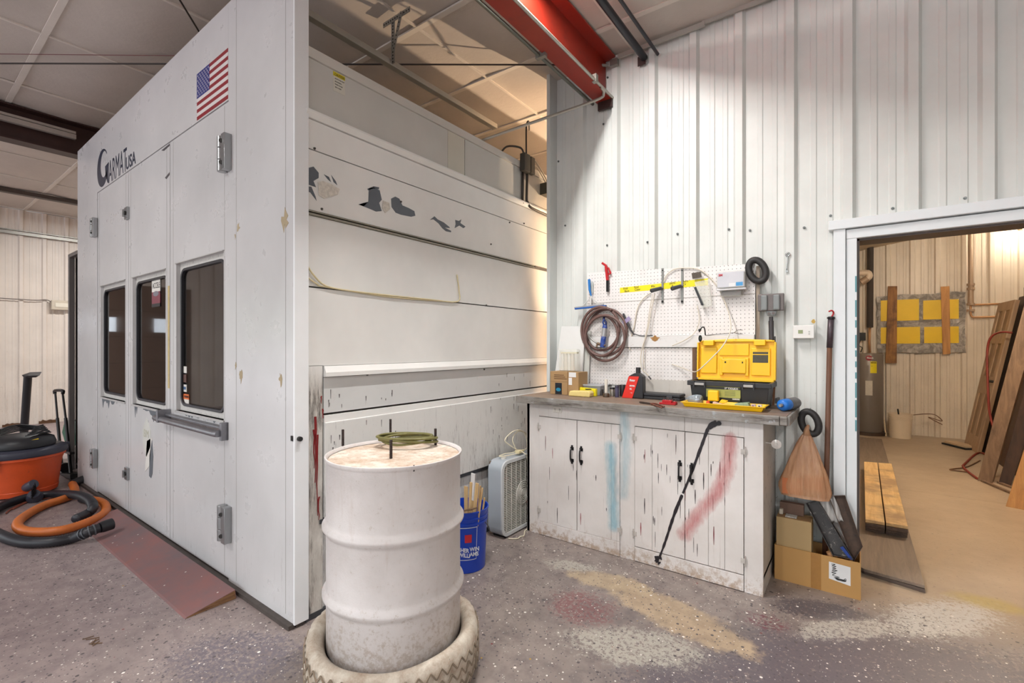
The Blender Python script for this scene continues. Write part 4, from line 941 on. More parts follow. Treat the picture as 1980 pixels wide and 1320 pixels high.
# loose white tubes hanging over the board
def tubing(pts, r, lab_, y=PY-.012, mat=None, tip=None):
    P = [at_y(p[0], p[1], y-(p[2] if len(p) > 2 else 0)) for p in pts]
    t = thing('plastic_tubing', lab_, 'tubing', P[0]); part(MB().tube(P, r, 8, sub=6), 'tube', mat or M_('milky_tube', (222, 212, 194), .35, var=.05), t, smooth_=True)
    if tip: part(MB().tube([P[-1], P[-1]+(P[-1]-P[-2]).normalized()*.03], r*1.4, 8), 'tip', NOZ, t)
    return t
tubing([(1258,566),(1243,578),(1232,598),(1226,630),(1221,648),(1217,662),(1218,677)], .004, 'short milky tube hanging down from the left grey nozzle beside the coiled hose', tip=None)
tubing([(1266,568,.03),(1259,600,.03),(1252,640,.03),(1243,668,.03),(1239,690,.03),(1241,712,.03),(1250,722,.03),(1254,727,.03)], .004, 'long milky tube dropping from the left nozzle past the white rail to a dark tip', tip=1)
tubing([(1262,568,.02),(1256,600,.02),(1252,630,.02),(1246,660,.02),(1244,690,.02),(1246,712,.02)], .003, 'thin milky tube running beside the long tube with the dark tip')
tubing([(1283,545),(1290,530),(1305,520),(1322,518),(1345,519),(1362,527),(1377,541),(1386,553)], .0035, 'pale tube arched over the top of the pegboard between the straps and clear boxes')
tubing([(1392,562,.02),(1402,585,.03),(1411,612,.05),(1412,640,.10),(1398,668,.16),(1375,693,.19),(1350,716,.20),(1338,718,.12),(1322,712,.02),(1299,704,.0)], .0035, 'long pale tube falling from the clear boxes across the yellow toolbox lid')
tubing([(1348,590,.01),(1352,618,.01),(1345,640,.01),(1328,655,.02),(1300,668,.02)], .0028, 'thin pale tube curving from the hanging bag down over the white rail')
# ------------------------------------------------------------------ things hung on the board
# coiled brown hose
c0 = at_y(1165, 645, PY-.05); t = thing('coiled_hose', 'brown rubber air hose hung in a round coil at the left of the pegboard', 'hose', c0)
HB = M_('brown_hose', (112, 84, 78), .45, var=.15, scale=30); P = []
N = 160; r_ = random.Random(2)
for i in range(N+1):
    a = i/N*2*math.pi*4.2+1.2; k = i/N; R = .160+.026*math.sin(a*.27+1.0)+.010*math.sin(a*1.3)
    P.append(c0+Vector((R*math.cos(a)*.98+.012*math.sin(a*.24), .020*math.sin(a*.5)-.022+.044*k, R*1.06*math.sin(a)-.016*math.sin(a*.24)*1.5)))
part(MB().tube(P, .0105, 9), 'hose', HB, t, smooth_=True)
e = P[0]; part(MB().tube([P[0], c0+Vector((-.03, -.03, -.03)) if False else P[0]+Vector((.01, -.01, -.01))], .012, 9), 'hose_end', HB, t, smooth_=True)
# steel blow gun end inside the coil
q = at_y(1142, 654, PY-.07); q2 = at_y(1155, 664, PY-.07); q3 = at_y(1170, 668, PY-.07)
bg_ = thing('air_coupler', 'tarnished brass air coupler and nozzle dangling inside the coiled brown hose', 'air coupler', q2)
part(MB().tube([at_y(1134, 640, PY-.07), q, q2], .006, 8, sub=4), 'stem', BRK, bg_, smooth_=True); part(MB().cyl(q2, q3, .012, .009, 10).cyl(q2+Vector((0, 0, .0)), q2+Vector((-.004, -.005, -.028)), .008, n=8), 'body', M_('tarnished', (128, 106, 88), .4, .6), bg_)
# blue caulk-type cylinder with hook
a = at_y(1165, 671, PY-.065); b = at_y(1170, 628, PY-.065); t = thing('spray_gun_cup', 'blue and silver cylindrical tool hung on a dark blue hook in the coiled hose', 'tool', a)
BLUE = M_('tool_blue', (42, 76, 160), .4, var=.3, scale=50, grime=(.4, (190, 190, 200), 60)); SIL = M_('tool_silver', (176, 176, 178), .35, .4)
part(MB().cyl(a, a.lerp(b, .48), .0205, n=18), 'lower_cup', BLUE, t, smooth_=50); part(MB().cyl(a.lerp(b, .48), a.lerp(b, .86), .0195, n=18), 'sleeve', SIL, t, smooth_=50)
part(MB().cyl(a.lerp(b, .86), b, .0205, .016, n=18), 'cap', BLUE, t, smooth_=50)
DBL = M_('dark_blue', (28, 40, 92), .4, var=.1)
part(MB().tube([b+Vector((.006, 0, -.005)), b+Vector((.006, 0, .02)), b+Vector((-.010, 0, .040)), b+Vector((-.016, .02, .072))], .009, 10, sub=5), 'hook', DBL, t, smooth_=True)
part(MB().tube([b+Vector((-.006, 0, -.002)), b+Vector((-.014, -.01, .02)), b+Vector((-.002, -.01, .04))], .006, 8, sub=4), 'trigger', BLUE, t, smooth_=True)
# squeegee
t = thing('squeegee', 'blue and white window squeegee hanging at the left end of the pegboard', 'squeegee', at_y(1141, 595, PY-.03))
SQB = M_('squeegee_blue', (28, 92, 176), .4, var=.1); a = at_y(1112, 597, PY-.05); b = at_y(1172, 591, PY-.04)
part(MB().bar(a, b, .022, .012), 'blade', SQB, t, bevel=.002); part(MB().bar(a+Vector((-.004, 0, .010)), b+Vector((-.02, 0, .011)), .016, .009), 'blade_holder', SIL, t)
m_ = (a+b)/2+Vector((0, 0, .012)); n_ = at_y(1143, 572, PY-.03); part(MB().tube([at_y(1124, 594, PY-.045), n_+Vector((-.012, 0, -.02)), n_], .004, 8, sub=4).tube([at_y(1162, 591, PY-.045), n_+Vector((.016, 0, -.024)), n_], .004, 8, sub=4).tube([m_, n_], .006, 8), 'yoke', M_('yoke_white', (206, 206, 204), .4), t)
part(MB().tube([n_, at_y(1140, 560, PY-.03), at_y(1139, 540, PY-.03)], .009, 10, rr=[.006, .010, .011]), 'handle', M_('squeegee_handle', (32, 120, 198), .4), t, smooth_=50)
part(MB().box(at_y(1144, 566, PY-.02), at_y(1147, 545, PY-.012)), 'brush_handle', M_('pale_handle', (190, 196, 190), .5), t)
# red riveter
t = thing('hand_riveter', 'red hand riveter with black grips standing on the top edge of the pegboard', 'riveter', at_y(1174, 562, PY-.02))
RP = M_('red_plastic', (186, 28, 36), .35, var=.08); a = at_y(1175, 542, PY-.02)
part(MB().bar(a, at_y(1172, 514, PY-.02), .022, .02).bar(at_y(1173, 514, PY-.02), at_y(1164, 508, PY-.02), .014, .018).bar(at_y(1176, 517, PY-.02), at_y(1181, 528, PY-.02), .010, .014).bar(at_y(1182, 527, PY-.02), at_y(1176, 531, PY-.02), .008, .012), 'body', RP, t, bevel=.003)
part(MB().bar(at_y(1175, 564, PY-.02), a, .019, .020), 'grip', BK, t, bevel=.003)
# black brush with purple tag
t = thing('detail_brush', 'grey brush head with a purple tag clipped to the pegboard right of the coiled hose', 'brush', at_y(1217, 645, PY-.02))
part(MB().bar(at_y(1205, 606, PY-.02), at_y(1210, 617, PY-.02), .016, .014), 'handle', M_('dark_grip', (56, 54, 58), .4), t, bevel=.003); part(MB().tube([at_y(1210, 617, PY-.02), at_y(1220, 638, PY-.025), at_y(1226, 647, PY-.025)], .009, 8, rr=[.010, .008, .004]), 'head', M_('dark_grip', (56, 54, 58), .4), t)
part(MB().bar(at_y(1205, 625, PY-.03), at_y(1218, 614, PY-.03), .004, .030), 'tag', M_('purple_tag', (176, 160, 200), .5, var=.4, scale=120), t)
part(MB().tube([at_y(1226, 645, PY-.02), at_y(1240, 649, PY-.02), at_y(1262, 648, PY-.02)], .004, 8, sub=3, rr=None), 'bristle_rod', M_('rod_grey', (104, 102, 104), .4), t, smooth_=True)
# bag with black item
t = thing('packaged_tool', 'black tool in a clear plastic bag with a dark header card, hung on the pegboard', 'packet', at_y(1364, 597, PY-.03))
CLR = NG('clear_plastic', .12); CLR.color(srgb((236, 236, 226))); CLR.b.inputs['Alpha'].default_value = .30; CLEAR = CLR.mat
mb = MB().prism([at_y(1342, 545, PY-.045), at_y(1370, 540, PY-.045), at_y(1376, 590, PY-.045), at_y(1356, 597, PY-.045)], (0, .025, 0)); part(mb, 'bag', CLEAR, t, bevel=.004)
part(MB().prism([at_y(1337, 528, PY-.035), at_y(1355, 525, PY-.035), at_y(1357, 536, PY-.035), at_y(1339, 539, PY-.035)], (0, .003, 0)), 'header_card', M_('header_card', (96, 84, 72), .6, var=.5, scale=90), t)
part(MB().bar(at_y(1344, 555, PY-.04), at_y(1359, 590, PY-.04), .024, .014), 'tool_body', M_('black_rubber', (42, 44, 48), .4, var=.2, scale=60), t, bevel=.003)
# clear boxes
def clearbox(pxs, y0, y1, lab_, inner, nm):
    a = at_y(pxs[0], pxs[1], y0); b = at_y(pxs[2], pxs[3], y0)
    t = thing('clear_box', lab_, 'plastic box', ((a.x+b.x)/2, y1, min(a.z, b.z)), group='clear plastic boxes on the pegboard')
    part(MB().box((a.x+.006, y0+.006, b.z+.010), (b.x-.006, y1-.004, a.z-.008)), 'contents', inner, t, bevel=.003)
    part(MB().box((a.x, y0, b.z), (b.x, y1, a.z)), 'shell', CLEAR, t, bevel=.006)
    return t, a, b
t, a, b = clearbox((1385, 526, 1441, 556), PY-.075, PY-.012, 'clear plastic box with white and blue card hung at the upper right of the pegboard', M_('card_grey', (182, 182, 190), .5, var=.12, scale=14), 'a')
cx_ = part(MB().box((a.x+.008, PY-.0765, b.z+.012), (b.x-.010, PY-.0755, a.z-.006), 0).box((b.x-.055, PY-.0772, b.z+.016), (b.x-.014, PY-.0762, b.z+.04), 1).box((b.x-.098, PY-.0772, b.z+.014), (b.x-.060, PY-.0762, b.z+.036), 2), 'card', [M_('box_card', (206, 206, 212), .4, var=.1, scale=10), M_('card_blue', (70, 150, 204), .4), M_('card_white', (232, 232, 232), .5)], t)
text('3M', .020, MY(a.x+.014, PY-.0773, a.z-.030), M_('red_ink', (200, 40, 50), .5), cx_, bold=.001)
part(MB().box((a.x+.002, PY-.085, b.z-.010), (b.x+.006, PY-.012, b.z+.001)), 'tray_lip', M_('clear_lip', (206, 204, 206), .15), t, bevel=.003)
clearbox((1392, 561, 1434, 572), PY-.06, PY-.012, 'small clear box with dark contents and a blue corner under the larger clear box', M_('dark_contents', (82, 62, 74), .5), 'b')
# rubber rings
RUBB = M_('ring_rubber', (46, 44, 44), .55, var=.2, scale=12)
def torus(c, R, r, tilt, name, lab_, asp=1.0, cat='rubber ring', yaw=0):
    M = Matrix.Translation(c) @ Matrix.Rotation(yaw, 4, 'Z') @ Matrix.Rotation(math.pi/2, 4, 'X') @ Matrix.Rotation(tilt, 4, 'Z')
    mb = MB(); mb.tube([M @ Vector((R*math.cos(2*math.pi*i/40)*asp, R*math.sin(2*math.pi*i/40), 0)) for i in range(40)], r, 14, closed=True); return solo(mb, name, RUBB, lab_, cat, smooth_=True)
torus(at_y(1464, 523, PY-.03), .073, .0215, .38, 'rubber_ring', 'thick black rubber ring hung at the top right corner of the pegboard', .62)
# corner clip and brown stain post to the right of pegboard, work light
t = thing('work_light', 'dusty grey twin-pad bracket on a pole fixed to the wall right of the pegboard', 'bracket', at_y(1490, 665, WY-.08))
a = at_y(1465, 569, WY-.09); b = at_y(1516, 600, WY-.09); GP = M_('grey_plastic', (112, 104, 102), .45, var=.15, scale=20); GP2 = M_('grey_pad', (134, 138, 138), .4, var=.1)
part(MB().box((a.x, WY-.09, b.z), (b.x, WY-.065, a.z)), 'back_plate', GP, t, bevel=.006)
w = (b.x-a.x)
for k, (u0, u1) in enumerate(((.13, .38), (.60, .85))): part(MB().box((a.x+w*u0, WY-.104, b.z+.004), (a.x+w*u1, WY-.088, a.z-.008)), 'pad', GP2, t, bevel=.008)
part(MB().prism([at_y(1480, 601, WY-.085), at_y(1502, 601, WY-.085), at_y(1499, 610, WY-.085), at_y(1483, 610, WY-.085)], (0, .03, 0)), 'clamp', GP2, t, bevel=.003)
part(MB().cyl(at_y(1487, 606, WY-.087), at_y(1487, 606, WY-.092), .009, n=12).cyl(at_y(1495, 605, WY-.087), at_y(1495, 605, WY-.092), .009, n=12), 'screw', GP, t)
part(MB().tube([at_y(1491, 612, WY-.07), at_y(1491, 620, WY-.07)], .012, 10).tube([at_y(1491, 620, WY-.07), at_y(1492, 668, WY-.07)], .015, 12), 'pole', M_('pole_dark', (76, 72, 74), .4, .4), t)
part(MB().box(at_y(1497, 650, WY-.075), at_y(1500, 664, WY-.055)), 'lever', BK, t)
solo(MB().box((at_y(1462, 520, WY-.05).x, WY-.046, TZ+.01), (at_y(1466, 520, WY-.05).x+.008, WY-.036, at_y(1462, 514, WY-.05).z)), 'batten', wood('dirty_batten', (170, 156, 140), (110, 92, 76)), 'narrow dirty wooden batten along the right edge of the pegboard', 'batten')
# wrench
t = thing('wrench', 'chrome combination wrench hung on the corrugated wall above the thermostat', 'wrench', at_y(1522, 525, WY-.045)); CHR = M_('chrome', (180, 182, 182), .25, .9)
c = at_y(1523, 492, WY-.042); M = Matrix.Translation(c) @ Matrix.Rotation(math.pi/2, 4, 'X')
part(MB().tube([M @ Vector((.0105*math.cos(i*math.pi/10), .0105*math.sin(i*math.pi/10), 0)) for i in range(20)], .0045, 8, closed=True), 'ring_end', CHR, t, smooth_=True)
part(MB().bar(at_y(1523, 496, WY-.042), at_y(1521, 520, WY-.042), .009, .005), 'shank', CHR, t, bevel=.001); part(MB().bar(at_y(1521.5, 519, WY-.042), at_y(1519, 527, WY-.042), .005, .006).bar(at_y(1521, 519, WY-.042), at_y(1523, 526, WY-.042), .005, .006), 'open_end', CHR, t)
# thermostat
a = at_y(1534, 629, WY-.034); b = at_y(1575, 654, WY-.034); t = thing('thermostat', 'white wall thermostat with a small green display beside the doorway', 'thermostat', (a.x, WY-.03, b.z))
part(MB().box((a.x, WY-.060, b.z), (b.x, WY-.0325, a.z)), 'housing', M_('thermo_white', (232, 230, 226), .4, var=.03), t, bevel=.004); part(MB().box((a.x+.028, WY-.0615, a.z-.052), (a.x+.053, WY-.059, a.z-.030)), 'display', M_('lcd_green', (150, 160, 118), .3), t, bevel=.0005)
part(MB().box((b.x-.030, WY-.0625, a.z-.045), (b.x-.022, WY-.059, a.z-.038)), 'button', M_('btn', (190, 190, 186), .5), t); part(MB().box((b.x-.030, WY-.0625, a.z-.058), (b.x-.022, WY-.059, a.z-.051)), 'button', MATS['btn'], t)
solo(MB().prism([at_y(1573+5*math.cos(i)*(.8+.3*math.sin(3*i)), 621+4.5*math.sin(i), WY-.0335) for i in range(7)], (0, .001, 0)), 'wall_stain', M_('ochre', (196, 160, 80), .6), 'small ochre-coloured paint chip on the corrugated wall above the thermostat', 'paint chip')
# pole with red hook beside the doorway
t = thing('broom_pole', 'long brown wooden pole with a dark sleeve leaning beside the doorway', 'pole', at_y(1596, 905, WY-.10))
a = at_y(1607, 612, WY-.055); b = at_z(1588, 1085, 0.0); b.y = min(b.y, WY-.1); m1 = at_y(1604, 672, WY-.06)
bb = at_y(1594, 1060, WY-.055); bb.z = .0; 
part(MB().tube([bb, m1], .0145, 12), 'shaft', wood('pole_wood', (122, 84, 62), (80, 52, 40), 2), t, smooth_=True); part(MB().tube([m1, a.lerp(m1, .0)], .0165, 12), 'sleeve', M_('pole_sleeve', (86, 74, 80), .4, .3, var=.3, scale=40), t, smooth_=True)
part(MB().cyl(a.lerp(m1, .02), a.lerp(m1, .07), .021, n=12), 'collar', BK, t)
part(MB().tube([a+Vector((.004, 0, 0)), a+Vector((.012, 0, .022)), a+Vector((.004, -.01, .036)), a+Vector((-.012, -.012, .030))], .0045, 8, sub=4), 'hook', RP, t, smooth_=True)
# ------------------------------------------------------------------ on the worktop
# toolbox
ty0, ty1 = 3.13, 3.335; xa, xb = at_y(1334, 760, ty0).x, at_y(1487, 770, ty0).x; rz = at_y(1330, 735, ty0-.01).z
BLP = M_('toolbox_black', (44, 44, 48), .45, var=.15, scale=30); YEL = M_('toolbox_yellow', (250, 198, 14), .38, var=.04)
tb_ = thing('toolbox', 'black plastic toolbox with its yellow lid open, standing on the worktop', 'toolbox', ((xa+xb)/2, 3.23, TZ))
i_ = .018
def frust(mb, x0, x1, y0, y1, z0, z1, k, m=0):
    return mb.add([(x0+k, y0+k, z0), (x1-k, y0+k, z0), (x1-k, y1-k, z0), (x0+k, y1-k, z0), (x0, y0, z1), (x1, y0, z1), (x1, y1, z1), (x0, y1, z1)], [(0,3,2,1),(0,1,5,4),(1,2,6,5),(2,3,7,6),(3,0,4,7)], m)
mb = MB(); frust(mb, xa, xb, ty0, ty1, TZ+.001, rz-.012, .014); n0 = len(mb.v)
frust(mb, xa+.004, xb-.004, ty0+.004, ty1-.004, TZ+.005, rz-.012, .014); part(mb, 'body', BLP, tb_, bevel=.003)
mb = MB(); X0, X1 = xa-.014, xb+.014; Y0, Y1 = ty0-.014, ty1+.012
mb.box((X0, Y0, rz-.030), (X1, Y0+.018, rz)); mb.box((X0, Y1-.018, rz-.030), (X1, Y1, rz)); mb.box((X0, Y0+.018, rz-.030), (X0+.018, Y1-.018, rz)); mb.box((X1-.018, Y0+.018, rz-.030), (X1, Y1-.018, rz))
rim = part(mb, 'rim', BLP, tb_, bevel=.003)
for (a_, b_) in ((.09, .22), (.68, .80)):
    w = X1-X0; mb = MB(); mb.box((X0+w*a_, Y0-.006, rz-.027), (X0+w*b_, Y0+.0, rz-.012)); part(mb, 'latch', M_('latch_grey', (176, 174, 172), .4), tb_, bevel=.001)
    for e_ in (a_-.008, b_): part(MB().box((X0+w*e_, Y0-.010, rz-.040), (X0+w*(e_+.008)+.004, Y0+.0, rz-.002)), 'rim_rib', BLP, rim)
ly = ty1-.006; lxa, lxb = at_y(1349, 690, ly).x, at_y(1501, 690, ly).x; lz0, lz1 = rz-.004, at_y(1400, 655, ly).z
lean = .02
def lidpt(u, v, d=0): # u 0..1 across, v 0..1 up
    return Vector((lxa+(lxb-lxa)*u, ly+lean*v-d, lz0+(lz1-lz0)*v))
def lpanel(mb, u0, u1, v0, v1, d0, d1, m=0):
    P = [lidpt(u0, v0, d0), lidpt(u1, v0, d0), lidpt(u1, v1, d0), lidpt(u0, v1, d0)]; Q = [lidpt(u0, v0, d1), lidpt(u1, v0, d1), lidpt(u1, v1, d1), lidpt(u0, v1, d1)]
    n = len(mb.v); mb.v += P+Q
    for f in ((0,1,2,3),(7,6,5,4),(4,5,1,0),(5,6,2,1),(6,7,3,2),(7,4,0,3)): mb.face([n+i for i in f], m)
mb = MB(); o = [lidpt(u, v, 0) for u, v in ((.03, 0), (.97, 0), (1, .06), (1, .90), (.94, .97), (.75, .985), (.55, 1.0), (.45, 1.0), (.25, .985), (.05, .97), (0, .90), (0, .06))]
mb.prism(o, (0, .012, 0)); lid = part(mb, 'lid', YEL, tb_, bevel=.003)
mb = MB()
lpanel(mb, 0, .02, .05, .92, .0, .030); lpanel(mb, .98, 1.0, .05, .92, .0, .030); lpanel(mb, .02, .98, .0, .05, 0, .030); lpanel(mb, .02, .98, .93, .96, 0, .020); part(mb, 'lid_rim', YEL, lid, bevel=.002)
mb = MB(); lpanel(mb, .045, .26, .16, .80, 0, .012); part(mb, 'lid_panel', YEL, lid, bevel=.004)
mb = MB(); lpanel(mb, .70, .93, .14, .78, 0, .012); rp_ = part(mb, 'lid_panel', YEL, lid, bevel=.004)
mb = MB(); lpanel(mb, .29, .67, .60, .88, 0, .010); lpanel(mb, .30, .345, .12, .55, 0, .016); lpanel(mb, .625, .67, .12, .55, 0, .016); part(mb, 'lid_panel', YEL, lid, bevel=.003)
mb = MB(); lpanel(mb, .33, .64, .18, .52, .0, .024); part(mb, 'lid_handle_recess', YEL, lid, bevel=.004)
for (a_, b_) in ((.08, .23), (.74, .88)):
    mb = MB(); lpanel(mb, a_, b_, .84, .97, 0, .045); part(mb, 'lid_catch', YEL, lid, bevel=.004)
mb = MB(); lpanel(mb, .72, .905, .44, .62, .0122, .0128, 0); lpanel(mb, .72, .905, .64, .69, .0122, .0128, 0); ll = part(mb, 'lid_label', M_('label_dark', (72, 66, 44), .4, var=.3, scale=100), rp_)
mb = MB(); lpanel(mb, .37, .39, .42, .46, .0242, .0250); lpanel(mb, .59, .605, .42, .46, .0242, .0250); part(mb, 'recess_slot', DARK, lid)
# front label
la0 = at_y(1367, 745, ty0-.0); fy = ty0+.004; u0, u1 = at_y(1366, 750, fy).x, at_y(1432, 750, fy).x; v0, v1 = at_y(1400, 775, fy).z, at_y(1366, 743, fy).z; H_ = v1-v0
def lf(x0, x1, z0, z1, d, m, mb): mb.box((x0, fy-d-.004, z0), (x1, fy+.006, z1), m)
mb = MB(); lf(u0, u1, v0+H_*.0, v1, .002, 0, mb); lf(u0, u1, v0+H_*.74, v0+H_*.88, .003, 1, mb); lf(u0, u1, v0, v0+H_*.22, .003, 1, mb); lf(u1-.045, u1-.004, v0+.012, v0+H_*.20, .0036, 2, mb)
lb_ = part(mb, 'front_label', [M_('olive_label', (170, 172, 92), .45, var=.1, scale=60), M_('label_black', (36, 36, 30), .4), M_('label_code', (214, 214, 206), .5, var=.5, scale=160)], tb_)
text('19" TOOLBOX', .017, MY(u0+(u1-u0)*.54, fy-.0078, v0+H_*.76), MATS['card_white'], lb_, sx=.72, bold=.0006); text('STANLEY' if False else '(ITEM NAME)' if False else '', .01, MY(0, 0, 0), DARK, lb_) if False else None
mb = MB()
for k in range(5):
    for c_ in range(2): mb.box((u0+.035+c_*.075, fy-.0066, v0+H_*(.34+.065*k)), (u0+.085+c_*.085, fy-.0058, v0+H_*(.365+.065*k)))
part(mb, 'label_print', M_('label_print', (116, 120, 66), .5), lb_)
# sunglasses hung on the lid
t = thing('safety_glasses', 'dark wraparound safety glasses hooked over the left corner of the yellow lid', 'glasses', at_y(1357, 665, ly-.03))
SM = NG('smoke_lens', .08); SM.color(srgb((24, 32, 30))); 
part(MB().ball(at_y(1354, 654, ly-.045), .02, 14, 0, (.62, .35, 1.15)), 'lens', SM.mat, t, smooth_=True); part(MB().tube([at_y(1352, 642, ly-.05), at_y(1357, 633, ly-.045), at_y(1362, 634, ly-.03), at_y(1364, 648, ly-.02)], .004, 8, sub=4), 'temple', BK, t, smooth_=True)
part(MB().ball(at_y(1353, 638, ly-.05), .013, 12, 0, (.8, .5, .7)), 'lens', SM.mat, t, smooth_=True)
# thin wire tool above
solo(MB().tube([at_y(1364, 648, PY-.02), at_y(1420, 643, PY-.02)], .0018, 6).tube([at_y(1420, 643, PY-.02), at_y(1426, 638, PY-.02), at_y(1436, 638, PY-.02)], .0018, 6, sub=3).tube([at_y(1420, 643, PY-.02), at_y(1427, 645, PY-.02), at_y(1436, 645, PY-.02)], .0018, 6, sub=3), 'wire_hook', COND, 'thin forked dark wire tool hung on the pegboard just above the yellow lid', 'wire tool')
# brown stick right of the toolbox
solo(MB().bar(Vector((at_y(1495, 778, 3.37).x, 3.375, TZ+.001)), Vector((at_y(1499, 700, 3.37).x, 3.375, 1.30)), .016, .012), 'wood_stick', wood('stain_stick', (156, 108, 72), (110, 74, 50)), 'narrow brown wooden stick standing behind the right end of the toolbox', 'stick')
# yellow tray
t = thing('tray', 'shallow yellow plastic tray full of small packets lying in front of the toolbox', 'tray', ((at_z(1318, 780, TZ)+at_z(1485, 795, TZ))/2))
A = [at_z(*p, TZ+.001) for p in ((1328, 784), (1462, 799))]; x0t, x1t = at_y(1320, 780, 2.985).x, at_y(1478, 795, 2.985).x
ya, yb = 2.965, 3.115
mb = MB(); frust(mb, x0t, x1t, ya, yb, TZ+.0015, TZ+.030, .014); frust(mb, x0t+.004, x1t-.004, ya+.004, yb-.004, TZ+.004, TZ+.030, .013)
part(mb, 'tray_body', YEL, t); mb = MB(); mb.box((x0t-.006, ya-.006, TZ+.027), (x1t+.006, ya+.004, TZ+.031)); mb.box((x0t-.006, yb-.004, TZ+.027), (x1t+.006, yb+.006, TZ+.031)); mb.box((x0t-.006, ya+.004, TZ+.027), (x0t+.004, yb-.004, TZ+.031)); mb.box((x1t-.004, ya+.004, TZ+.027), (x1t+.006, yb-.004, TZ+.031)); part(mb, 'tray_rim', YEL, t, bevel=.001)
tz = TZ+.006
# tray contents
bx = at_z(1345, 772, TZ+.03)
mb = MB(); prof = [(.003, 0), (.028, .004), (.034, .03), (.033, .055), (.026, .08), (.013, .098), (.012, .112), (.0001, .112)]
Mx = Matrix.Translation((x0t+.095, 3.055, TZ+.042)) @ Matrix.Rotation(math.radians(158), 4, 'Z') @ Matrix.Rotation(math.radians(97), 4, 'Y')
mb.lathe(prof, n=18, M=Mx); mb.jitter(.006, 30); bt = tag(part(mb, 'plastic_bottle', M_('foil_plastic', (176, 186, 196), .15, .3, var=.35, scale=40), None, smooth_=True), 'crumpled clear plastic bottle lying at the left end of the yellow tray', 'bottle')
q = at_y(1381, 758, 3.09)
t = thing('tape_measure', 'yellow and black tape measure in the yellow tray in front of the toolbox label', 'tape measure', (q.x, 3.09, tz)); part(MB().box((q.x-.034, 3.066, tz+.028), (q.x+.028, 3.104, q.z+.012)), 'upper_case', YEL, t, bevel=.007); part(MB().box((q.x-.036, 3.064, tz), (q.x+.030, 3.106, tz+.028)), 'lower_case', BK, t, bevel=.005)
q = at_y(1397, 770, 3.05); solo(MB().prism([(q.x-.030, 3.035, tz+.01), (q.x+.022, 3.035, tz+.028), (q.x+.030, 3.035, tz+.040), (q.x-.004, 3.035, tz+.045)], (0, .03, 0)), 'utility_knife', YEL, 'small flat yellow plastic clip lying in the tray beside the tape measure', 'clip', bevel=.002)
q = at_y(1369, 772, 3.02); t = thing('bottle_cap', 'orange plastic nozzle cap standing in the tray right of the clear bottle', 'cap', (q.x, 3.02, tz)); ORP = M_('orange_plastic', (232, 88, 40), .4)
part(MB().lathe([(.0001, 0), (.013, 0), (.012, .018), (.009, .034), (.0001, .038)], (q.x, 3.02, tz), 14), 'cap', ORP, t, smooth_=50)
solo(MB().box((q.x-.055, 3.0, tz), (q.x-.02, 3.03, tz+.014)), 'small_block', RP, 'small red plastic piece lying in the tray beside the orange cap', 'plastic piece', bevel=.003)
q = at_y(1390, 776, 3.0); solo(MB().prism([(q.x-.035, 2.99, tz+.018), (q.x-.032, 2.99, tz+.034), (q.x+.045, 2.99, tz+.014), (q.x+.045, 2.99, tz+.004)], (0, .035, 0)), 'packet', M_('pink_packet', (222, 190, 176), .5), 'pinkish folded packet in the middle of the yellow tray', 'packet', bevel=.002)
q = at_y(1440, 782, 3.02); solo(MB().prism([(q.x-.055, 3.0, tz+.012), (q.x-.05, 3.0, tz+.030), (q.x+.02, 3.0, tz+.040), (q.x+.03, 3.0, tz+.008)], (0, .06, 0)), 'packet', M_('green_packet', (160, 182, 150), .4, var=.3, scale=50), 'pale green film packet at the right half of the yellow tray', 'packet', bevel=.003)
for k, (px, lab_, c_) in enumerate(((1461, 'white', (206, 190, 200)), (1473, 'black and white', (224, 220, 214)))):
    q = at_y(px-4, 780, 3.0); t = thing('small_box', 'tiny %s printed carton at the right end of the yellow tray' % lab_, 'carton', (q.x, 3.0, tz)); part(MB().box((q.x-.011, 2.992, tz), (q.x+.011, 3.012, tz+.034)), 'carton', M_('carton_%d' % k, c_, .5, var=.2, scale=90), t); part(MB().box((q.x-.006, 2.9912, tz+.012), (q.x+.003, 2.992, tz+.028)), 'print', [M_('ink_purple', (110, 60, 110), .5), INK][k], t)
for k, (px, w_) in enumerate(((1412, 'left'), (1428, 'right'))):
    q = at_y(px, 784, 2.985); solo(MB().box((q.x-.012, 2.98, tz), (q.x+.014, 3.0, tz+.012)), 'wipe_packet', M_('white_packet', (226, 222, 214), .5, var=.1), '%s of the two small white scraps near the front rim of the yellow tray' % w_, 'scrap', 'white scraps in the tray', bevel=.003)
# red bit set
q = at_z(1288, 783, TZ); t = thing('bit_holder', 'red plastic drill bit holder with steel bits at the left end of the tray', 'bit holder', (q.x, q.y+.03, TZ+.0005))
qx = at_y(1300, 780, 3.03).x; part(MB().box((qx-.075, 3.0, TZ+.0005), (qx+.028, 3.05, TZ+.012)).box((qx-.06, 3.01, TZ+.012), (qx+.0, 3.045, TZ+.028)).box((qx+.0, 3.02, TZ+.012), (qx+.026, 3.05, TZ+.02)), 'holder', RP, t, bevel=.002)
for k in range(6): part(MB().cyl((qx-.05+.014*k, 3.02+.012*(k % 2), TZ+.018), (qx-.05+.014*k, 3.02+.012*(k % 2), TZ+.046-.002*k), .0028, n=8), 'bit', M_('bit_steel', (110, 90, 84), .4, .6), t)
